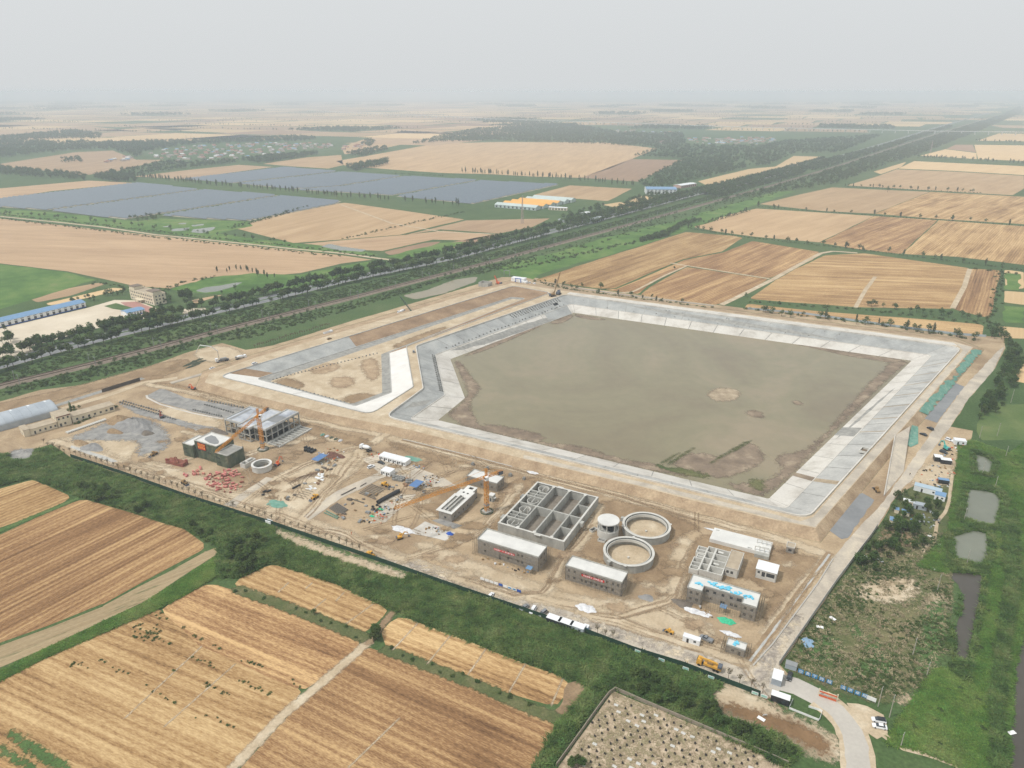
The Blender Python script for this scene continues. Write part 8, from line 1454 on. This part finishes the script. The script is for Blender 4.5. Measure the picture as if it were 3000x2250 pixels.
for (a, b, n_, z_, lab) in (((352, 1180), (520, 1232), 24, .1, 'gravel strip by the cream offices'), ((362, 1176), (480, 1210), 16, .1, 'gravel strip by the cream offices'), ((566, 1201), (655, 1222), 13, .1, 'grey gravel bed'), ((600, 1186), (690, 1212), 13, .1, 'grey gravel bed'), ((612, 1175), (720, 1197), 13, .1, 'grey gravel bed')):
    for i in range(n_): q = P(a[0] + (b[0] - a[0]) * i / n_, a[1] + (b[1] - a[1]) * i / n_, z_); stack(tuple(q), .5, 'grey precast block stack on the ' + lab, 'block stacks on the ' + lab, .95)
for i in range(5): q = P((1385, 1428, 1495, 1535, 1575)[i], (1362, 1375, 1395, 1405, 1420)[i]); stack(tuple(q), SITE, 'single dark block stack beside the dirt track under the reservoir dike', 'single block stacks below the dike', 1.5)
# ================================================================ heaps, sheets, materials
def heap(px, rx, ry, h, m, lab, cat='heap', rz=SITE, name='gravel_heap', z=0.0):
    c = P(*px); n, k = 22, 6; vs = []; fs = []
    for j in range(k + 1):
        for i in range(n):
            a = 2 * math.pi * i / n; f = 1 - j / k; w_ = f * (1 + .18 * math.sin(3 * a + rx) + random.uniform(-.07, .07)); zz = h * (1 - f ** 1.4) * (1 + random.uniform(-.1, .1)) if j else -.05; vs.append((rx * w_ * math.cos(a), ry * w_ * math.sin(a), zz))
    for j in range(k): fs += [(j * n + i, j * n + (i + 1) % n, (j + 1) * n + (i + 1) % n, (j + 1) * n + i) for i in range(n)]
    return MB().add(vs, fs).build(name, m, loc=(c.x, c.y, z), rz=rz, label=lab, cat=cat)
M_heapg = mat('blue_grey_aggregate', [(0.3, lin(126, 125, 124)), (0.7, lin(154, 152, 149))], .4, 7, .95, bump=.3, fine=.15, fscale=3); M_heapd = mat('dark_aggregate', [(0.3, lin(98, 90, 82)), (0.7, lin(124, 115, 104))], .4, 7, .95, bump=.3, fine=.15, fscale=3)
heap((395, 1250), 15, 9, 6, M_heapg, 'large grey aggregate heap in the open sandy yard'); heap((352, 1238), 10, 7, 5.2, M_brown, 'brown earth heap behind the large grey heap', name='earth_heap'); heap((430, 1270), 5.5, 3, 2, M_heapd, 'dark gravel heap at the foot of the large grey heap'); heap((335, 1265), 7, 3, 2, M_brown, 'low brown earth bank left of the large grey heap', name='earth_heap'); heap((270, 1312), 8, 5, 2.6, M_heapg, 'grey gravel heap by the sapling row'); heap((235, 1298), 6, 3, 2.0, M_brown, 'brown soil heap beside the lone grey heap', name='earth_heap')
heap((75, 1330), 9, 6, 2.2, M_gravel, 'pale rubble mound at the edge of the reeds', name='rubble_mound'); heap((2000, 1768), 5, 3, .9, M_heapd, 'dark oval gravel patch on the dirt apron'); heap((1895, 1752), 3.5, 2.4, .8, M_heapg, 'small pale gravel heap in front of the buildings'); heap((560, 1260), 3.5, 1.6, 1.0, M_brown, 'small heap of scrap timber near the netted building', name='scrap_heap'); heap((640, 1265), 8, 3, 1.0, M_heapd, 'heap of dark reinforcing steel beside the frame hall', name='rebar_heap'); heap((980, 1335), 7, 4, 1.2, mat('rusty_scrap', [(0.3, lin(86, 58, 48)), (0.7, lin(126, 88, 72))], .8, 7, .95, bump=.5, fine=.3, fscale=3), 'rusty rebar and formwork heap beside a blue canopy', name='rebar_heap')
for i in range(9): heap((450 + i * 11 + random.uniform(-3, 3), 1108 - i * 6 + random.uniform(-4, 4)), random.uniform(4, 8), random.uniform(3, 5), random.uniform(1.2, 2.6), M_brown, 'mound of freshly dug brown earth on the railway side', 'mound', .8, 'earth_mound').__setitem__('group', 'dug earth mounds')
def tarp(px, L, W_, h, m, lab, rz=SITE, cat='sheet', name='plastic_sheet', sp=.22):
    c = P(*px); nx, ny = 12, 8; vs = []
    for i in range(nx + 1):
        for j in range(ny + 1):
            a, b = i / nx * 2 - 1, j / ny * 2 - 1; e = math.sqrt(1 - b * b / 2) * (1 + .13 * math.sin(4 * b + L) + .06 * math.sin(11 * b)); f = math.sqrt(1 - a * a / 2) * (1 + .13 * math.sin(5 * a + W_) + .06 * math.sin(13 * a)); edge = max(0, 1 - max(abs(a), abs(b)) ** 3)
            vs.append((a * L / 2 * e, b * W_ / 2 * f, .16 + edge * h * random.uniform(.3, 1.0)))
    return MB().add(vs, [(i * (ny + 1) + j, (i + 1) * (ny + 1) + j, (i + 1) * (ny + 1) + j + 1, i * (ny + 1) + j + 1) for i in range(nx) for j in range(ny)]).build(name, m, loc=(c.x, c.y, .02), rz=rz, label=lab, cat=cat)
M_plw = mat('white_plastic', [(0.3, lin(190, 190, 192)), (0.7, lin(226, 226, 226))], .8, 5, .6, fine=.12); M_grn = mat('bright_green_net', lin(70, 186, 142), .8, fine=.15)
tarp((1180, 1553), 13, 5, .5, M_plw, 'crumpled white plastic sheet on the dirt beside a yellow excavator'); tarp((1717, 1783), 9, 5, .5, M_plw, 'white plastic sheet heap in front of the red-bannered building by the round tanks'); tarp((2042, 1794), 12, 3.4, .8, M_plw, 'long white plastic sheet over rubble before the recessed building'); tarp((2128, 1820), 7, 4, .9, M_grn, 'bright green net heap before the recessed building', name='green_net'); tarp((2140, 1858), 8, 2.8, .3, M_plw, 'white plastic sheet with foam scraps behind the small hut'); tarp((812, 1478), 12, 7, .35, M_net, 'pale teal net laid over sand by the sapling row', name='green_net'); tarp((1115, 1493), 3.6, 2, .5, M_grn, 'small bright green net beside the black pipes', name='green_net'); tarp((1090, 1513), 3, 1.6, .6, M_grn, 'small green net bundle near the concrete rings', name='green_net')
tarp((1210, 1345), 12, 5, .3, M_net, 'torn green net on the slope behind the white cabins', name='green_net'); tarp((1318, 1565), 4, 2.4, .9, M_blue, 'blue tarpaulin heap on the pale concrete slab', name='tarpaulin'); tarp((2366, 1884), 6, 4.6, .3, mat('faded_blue_sheet', lin(132, 160, 184), .6, fine=.15), 'faded blue sheet over a hollow on the waste ground', 1.2, name='tarpaulin'); tarp((2088, 1553), 8, 1.6, .2, M_plw, 'strip of white plastic along the back of the long cover slab'); tarp((1950, 1455 + 3), 7, 2, .3, M_plw, 'white plastic scraps beside the trench below the dike'); tarp((1560, 1385), 7, 3, .2, M_plw, 'thin white plastic sheet on the bank above the rectangular tank')
for i in range(5): tarp((945 + i * 13, 1275 + i * 4.2), 3.2, 2.2, 1.0, (M_net, M_plw, M_greennet, M_greennet, M_plw)[i], ('teal net bale first in the short row of bales', 'white plastic bale between green bales', 'dark green net bale next to the white bale', 'dark green net bale near the white end bale', 'white plastic bale at the end of the row')[i], .9, 'bale', 'net_bale')
for i in range(4): tarp((575 - i * 9 + (i % 2) * 18, 1058 + i * 5), 13, 2.6, 1.3, M_greennet, 'long green net bale on the dug bank beside a white car', .9 + .15, 'bale', 'net_bale').__setitem__('group', 'green net bales on the bank')
# pipes
M_pipe = mat('steel_pipe', lin(104, 98, 90), .8, rough=.6, fine=.1, rand=.08); M_hdpe = mat('black_plastic_pipe', lin(48, 49, 51), .8, rough=.5, fine=.05); M_gpipe = mat('green_pipe', lin(98, 132, 116), .8, fine=.1)
q_ = px4(900, 1250, 600 / 2212); qz = px4(500, 1150, 500 / 2212)
def pipe(a, b, r_, m, lab, grp, z=0.0, n=10):
    a, b = P(*a), P(*b); d = b - a; L = d.length; o = MB().lathe((0, 0, 0), [(r_, 0), (r_, L), (r_ * .86, L), (r_ * .86, 0)], n).build('pipe', m, loc=(a.x, a.y, r_ + z + .11), label=lab, cat='pipe', group=grp, smooth=False); o.rotation_euler = d.to_track_quat('Z', 'Y').to_euler()
for i in range(8): t = i / 7; pipe(q_(240 + 80 * t, 885 - 55 * t), q_(360 + 80 * t, 960 - 55 * t), .27, M_pipe, 'dark steel pipe in the neat bundle of eight beside green pipes', 'bundle of eight steel pipes')
for i in range(9): t = i / 8; pipe(q_(560 + 130 * t, 720 - 95 * t), q_(715 + 125 * t, 778 - 95 * t), .24, M_pipe, 'dark steel pipe in the open rack between loader and yard lane', 'open rack of steel pipes')
for a, b, r_, m, lab in (((460, 780), (615, 830), .3, M_pipe, 'single thick steel pipe lying between pipe bundles'), ((370, 745), (525, 665), .32, M_pipe, 'long steel pipe along the yard lane edge'), ((575, 650), (638, 612), .26, M_pipe, 'short steel pipe near the yard lane'), ((185, 935), (330, 1000), .3, M_gpipe, 'green coated pipe beside the steel bundle, outer one'), ((205, 915), (340, 985), .3, M_gpipe, 'green coated pipe beside the steel bundle, inner one')): pipe(q_(*a), q_(*b), r_, m, lab, None)
for i in range(11): t = i / 10; pipe(q_(760 + 200 * t, 835 - 115 * t), q_(800 + 200 * t, 815 - 105 * t), 1.0, M_hdpe, 'short thick black pipe ring in the line beside the storage lane', 'line of thick black pipes', n=18)
for i in range(7): pipe(qz(1735 + (i % 4) * 38, 735 + (i // 4) * 32 + (i % 4) * 12), qz(1770 + (i % 4) * 38, 720 + (i // 4) * 32 + (i % 4) * 12), .8, M_hdpe, 'black pipe section in the cluster near the frame hall channel', 'cluster of black pipe sections', n=16)
for i in range(12): t = i / 11; pipe(qz(1520 + 330 * t, 1185 - 95 * t + 6 * (i % 3)), qz(1680 + 250 * t, 1090 - 70 * t), .10, mat('rebar', lin(92, 66, 54)), 'long rusty reinforcing bar bundle in the left storage yard', 'rebar bundles in the left yard', n=6)
for i in range(5): pipe(qz(1580 + 40 * i, 1335 - 18 * i), qz(1730 + 30 * i, 1380 - 22 * i), .12, M_pipe, 'thin steel pole lying in the left storage yard', 'thin poles in the left yard', n=6)
for a, b in (((1580, 1255), (1680, 1205)), ((1200, 1305), (1240, 1280)), ((1245, 1300), (1300, 1275)), ((1180, 1340), (1220, 1330))): pipe(qz(*a), qz(*b), .5, M_hdpe, 'short black pipe lying at the lower end of the left yard', 'loose black pipes in the left yard', n=14)
# brick packs
bp_ = MB().box((0, 0, .5), (1.5, .9, 1.0)); bmes = bp_.mesh('brick_pack', M_brick); M_pink = mat('pink_wrapped_brick', lin(196, 128, 118), .5, fine=.12, rand=.15); pmes = bp_.mesh('brick_pack', M_pink)
poly = PP([qz(430, 1090), qz(660, 1010), qz(860, 1010), qz(990, 1150), qz(820, 1310), qz(620, 1290), qz(430, 1200)])
for q in rand_in(poly, 105): o = link(bpy.data.objects.new('brick_pack', pmes if random.random() < .72 else bmes)); o.location = (q[0], q[1], .11); o.rotation_euler = (0, 0, SITE + .9 + random.choice((0, 0, math.pi / 2)) + random.uniform(-.3, .3)); k = random.uniform(.7, 1.15); o.scale = (k, k, random.uniform(.5, 1)); tag(o, 'pink wrapped brick pack in the scattered field of packs' if o.data is pmes else 'brown-red brick pack in the scattered field of packs', 'brick pack', 'scattered brick packs')
for q in rand_in(PP([qz(140, 1080), qz(380, 960), qz(440, 1060), qz(230, 1120)]), 14): o = link(bpy.data.objects.new('brick_pack', pmes)); o.location = (q[0], q[1], .11); o.rotation_euler = (0, 0, random.uniform(0, 3)); tag(o, 'pink brick pack lying apart near the netted building', 'brick pack', 'outlying brick packs')
c = P(*qz(90, 920))
for i in range(8):
    for j in range(4):
        for k in range(2 if (i + j) % 5 else 3): o = link(bpy.data.objects.new('brick_pack', bmes)); p = local(c, SITE + .1, -5.6 + i * 1.6, -2 + j * 1.1); o.location = (p[0] + random.uniform(-.06, .06), p[1] + random.uniform(-.06, .06), .1 + k * 1.01); o.rotation_euler = (0, 0, SITE + .1); tag(o, 'dark red brick pack in the tight rectangular stack', 'brick pack', 'tight stack of dark brick packs')
# white boards, blocks, oddments
wb = MB().box((0, 0, .25), (2.4, .8, .5)).mesh('white_board_pile', M_whitetin)
for q in rand_in(PP([qz(1790, 1150), qz(1870, 1060), qz(1970, 1060), qz(1980, 1150), qz(1900, 1200)]), 16): o = link(bpy.data.objects.new('white_board_pile', wb)); o.location = (q[0], q[1], .11); o.rotation_euler = (0, 0, SITE + random.uniform(-.6, .6)); o.scale = (random.uniform(.6, 1), 1, random.uniform(.5, 1.3)); tag(o, 'pile of white boards in the upper heap of the left yard', 'boards', 'white board piles, upper')
for q in rand_in(PP([qz(1770, 1250), qz(1830, 1200), qz(1910, 1230), qz(1860, 1280)]), 9): o = link(bpy.data.objects.new('white_board_pile', wb)); o.location = (q[0], q[1], .11); o.rotation_euler = (0, 0, SITE + random.uniform(-.6, .6)); o.scale = (.9, .7, .5); tag(o, 'pile of white boards in the lower heap of the left yard', 'boards', 'white board piles, lower')
gb = MB().box((0, 0, .6), (1.6, 1.2, 1.2)).mesh('grey_block_pallet', M_blockc)
for i in range(14): p = P(*q_(935 + (i % 5) * 26, 540 + (i // 5) * 18 + (i % 5) * 5)); o = link(bpy.data.objects.new('grey_block_pallet', gb)); o.location = (p.x, p.y, .11); o.rotation_euler = (0, 0, SITE + random.uniform(-.1, .1)); o.scale = (1, 1, random.uniform(.6, 1.1)); tag(o, 'grey block pallet stacked beside the pair of white cabins', 'pallet', 'block pallets by the white cabins')
for i in range(6): p = P(*q_(1080 + (i % 3) * 22, 590 + (i // 3) * 22)); o = link(bpy.data.objects.new('grey_block_pallet', gb)); o.location = (p.x, p.y, .11); o.rotation_euler = (0, 0, SITE); tag(o, 'grey block pallet stacked under the edge of the blue canopy', 'pallet', 'block pallets by the blue canopy')
junk = [(M_orange, 'orange'), (M_whitetin, 'white'), (M_machd, 'brown'), (M_greytin, 'grey'), (M_bluetin, 'blue'), (M_red, 'red'), (M_dark, 'dark')]; jb = {}
jm = MB().box((0, 0, .3), (1.3, .5, .25), .2).box((.1, .15, .55), (.5, 1.0, .3), .7).box((-.5, -.2, .2), (.4, .5, .4))
for m, nm in junk: jb[nm] = jm.mesh('scrap_pile', m)
for px, n_, lab in (([q_(640, 920), q_(800, 850), q_(960, 760), q_(1010, 840), q_(880, 960), q_(790, 1060), q_(570, 1040)], 60, 'on the littered slab beside the black pipes'), ([q_(1230, 540), q_(1400, 530), q_(1490, 570), q_(1420, 620), q_(1250, 680), q_(1190, 690)], 34, 'on the rubble slab beside the blue canopy'), ([q_(120, 250), q_(250, 220), q_(430, 260), q_(360, 400), q_(200, 430), q_(90, 400)], 44, 'round the rusty heap by the blue canopy'), ([q_(1130, 410), q_(1270, 420), q_(1260, 460), q_(1130, 440)], 16, 'beyond the end of the white cabin row'), ([q_(650, 300), q_(760, 280), q_(800, 330), q_(680, 340)], 12, 'before the white cabin row'), ([q_(1270, 1080), q_(1400, 1090), q_(1560, 1140), q_(1480, 1210), q_(1230, 1150)], 18, 'on the pale concrete slab'), ([(2690, 1380), (2770, 1350), (2800, 1380), (2780, 1430), (2690, 1420)], 46, 'on the rubble ground by the perimeter road'), ([(2660, 1510), (2730, 1500), (2760, 1540), (2690, 1560)], 30, 'round the tin huts under the trees'), ([(2760, 1285), (2830, 1290), (2815, 1360), (2750, 1345)], 34, 'in the machine yard'), ([(2040, 1775), (2110, 1790), (2090, 1810), (2030, 1800)], 16, 'before the recessed building'), ([(1400, 1625), (1560, 1680), (1560, 1692), (1400, 1640)], 14, 'along the foot of the building by the rectangular tank')):
    for q in rand_in(PP(px), n_): nm = random.choices(list(jb), (1, 3, 5, 4, 1, .6, 4))[0]; o = link(bpy.data.objects.new('scrap_pile', jb[nm])); o.location = (q[0], q[1], .08); o.rotation_euler = (0, 0, random.uniform(0, 6)); k = random.uniform(.35, 1.0); o.scale = (k, k, k); tag(o, '%s scrap and offcuts pile %s' % (nm, lab), 'scrap', 'scrap ' + lab)
for i in range(7): p = P(*q_(760 + random.uniform(-60, 30), 860 + random.uniform(-20, 60))); MB().lathe((0, 0, 0), [(.75, 0), (.75, .5), (.5, .5), (.5, 0)], 14).build('pipe_ring', M_hdpe, loc=(p.x, p.y, .11), label='dark flat pipe ring lying below the line of black pipes', cat='pipe ring', group='flat pipe rings')
sb = MB().box((0, 0, .4), (2.6, 1.0, .8)).mesh('concrete_slab', M_castp)
for i in range(20): p = P(198 + 5.8 * i, 1269 - 2.0 * i); o = link(bpy.data.objects.new('concrete_slab', sb)); o.location = (p.x, p.y, .1); o.rotation_euler = (0, 0, -.5 + random.uniform(-.1, .1)); tag(o, 'pale precast slab in the slanting row before the cream offices', 'concrete slab', 'slab row before the cream offices')
panel_fence('sheet_pile_wall', [P(300, 1150), P(412, 1115)], 2.0, 2.6, mat('rusty_sheet_pile', lin(84, 76, 68), .5, fine=.15, rand=.1), 'dark rusty sheet pile wall beside the dug bank', 'wall', th=.2)
c = P(2532, 1322, ZC); r = empty('outlet_box', (c.x, c.y, ZC), head((2545, 1312), (2520, 1340)), 'small open concrete box set into the reservoir parapet', 'chamber'); slab(r, 'wall', -3.2, 3.2, -2.2, 2.2, 0, 1.3, [(-2.8, 2.8, -1.8, 1.8)], M_castp); MB().box((0, 0, .1), (5.8, 3.8, .1)).build('floor', M_mud, r)
M_timber = mat('formwork_timber', lin(138, 112, 82), .6, fine=.2, rand=.2); tb = [MB().box((0, 0, .35), (2.4, 1.2, .7)).box((.2, .1, .8), (1.8, .9, .2), .15).mesh('timber_stack', m_) for m_ in (M_timber, M_heapd, M_steel)]
for px, lab in (([(870, 1420), (960, 1350), (1010, 1350), (900, 1450), (800, 1480)], 'in the left storage yard'), ([(1000, 1480), (1060, 1440), (1120, 1455), (1060, 1530), (980, 1520)], 'between the pipe racks and the littered slab'), ([(1130, 1420), (1200, 1400), (1260, 1440), (1200, 1470), (1140, 1470)], 'round the blue canopy of the middle yard')):
    for q in rand_in(PP(px), 20): k = random.randrange(3); o = link(bpy.data.objects.new('timber_stack', tb[k])); o.location = (q[0], q[1], .13); o.rotation_euler = (0, 0, SITE + random.choice((0, 1.57)) + random.gauss(0, .2)); s_ = random.uniform(.5, 1.1); o.scale = (s_,) * 3; tag(o, ('brown formwork timber stack ', 'dark steel mesh stack ', 'pale metal prop stack ')[k] + lab, 'stack', 'material stacks ' + lab)
# litter panels on the waste ground
lp = MB().box((0, 0, .15), (2.6, 1.4, .1)).mesh('discarded_panel', M_white)
for i, (px, lab) in enumerate((((2439, 1813), 'white panel lying alone in the scrub near the wall'), ((2402, 1838), 'white panel beside a patch of bare sand'), ((2726, 1572), 'white panel by the footpath from the huts'), ((2758, 1598), 'white panel at the edge of the bright meadow'), ((2735, 1667), 'white panel above the dark pond'), ((2540, 1632), 'white panel scrap under the low trees'), ((2580, 1643), 'white panel on the grass below the low trees'), ((2230, 2107), 'white panel lying flat in the dried pond bed'), ((2240, 2099), 'white panel standing upright in the dried pond bed'), ((2804, 1408), 'white panel roof of a hut on the pond path'), ((2964, 2148), 'white float in the dark stream'))):
    p = P(*px); o = link(bpy.data.objects.new('discarded_panel', lp)); o.location = (p.x, p.y, .12); o.rotation_euler = (0, 0 if i != 8 else 1.2, random.uniform(0, 3)); tag(o, lab, 'panel')
# cemetery
M_stone = mat('dark_headstone', lin(62, 58, 54), .8, fine=.1); st = MB().box((0, 0, .45), (.55, .2, .9)).box((0, 0, .08), (.75, .5, .16)); sme = st.mesh('headstone', M_stone); sl = MB().box((0, 0, .12), (1.5, .95, .24)).mesh('grave_slab', M_castp)
CEM = PP([(1800, 2030), (1981, 2106), (2110, 2160), (2230, 2215), (2200, 2330), (1660, 2330), (1660, 2250), (1730, 2125)]); ca = head((1800, 2030), (1981, 2106)); cd, cn = Vector((math.cos(ca), math.sin(ca))), Vector((-math.sin(ca), math.cos(ca))); c0 = P2(1800, 2030)
for i in range(-12, 34):
    for j in range(1, 24):
        p = c0 + cd * (i * 3.0 + (j % 2) * 1.5 + random.uniform(-.3, .3)) - cn * (j * 2.35 + random.uniform(-.3, .3))
        if not bool(inside(CEM, np.array([p.x]), np.array([p.y]))[0]): continue
        k = random.random()
        if k < .66: o = link(bpy.data.objects.new('headstone', sme)); tag(o, 'small dark headstone in the rows of the walled cemetery', 'headstone', 'headstones in the cemetery')
        elif k < .80: o = link(bpy.data.objects.new('grave_slab', sl)); tag(o, 'pale flat grave slab in the walled cemetery', 'grave slab', 'grave slabs in the cemetery')
        else: continue
        o.location = (p.x, p.y, .02); o.rotation_euler = (0, 0, ca + random.uniform(-.1, .1))
q = rand_in(CEM, 1100); scatter('cemetery_weeds', 'stalk', q, rng.uniform(.3, .7, len(q)), 'pale dead weeds covering the cemetery ground', 'dry weeds', np.full(len(q), 1.0))
# ================================================================ the hazy air
def haze():
    m = bpy.data.materials.new('hazy_air'); m.use_nodes = True; nt = m.node_tree
    for n_ in list(nt.nodes):
        if n_.type != 'OUTPUT_MATERIAL': nt.nodes.remove(n_)
    v = nt.nodes.new('ShaderNodeVolumePrincipled'); v.inputs['Color'].default_value = (0.79, 0.87, 0.97, 1); v.inputs['Density'].default_value = 0.00017; v.inputs['Anisotropy'].default_value = 0.0
    nt.links.new(v.outputs[0], [n_ for n_ in nt.nodes if n_.type == 'OUTPUT_MATERIAL'][0].inputs['Volume'])
    mb = MB(); mb.box((0, 0, 0), (86000, 44500, 213)); o = mb.build('haze', m, loc=(0, 20000, 97), kind='stuff')
    tag(o, 'thin pale haze lying over the whole plain', 'haze'); m.cycles.homogeneous_volume = True
haze()
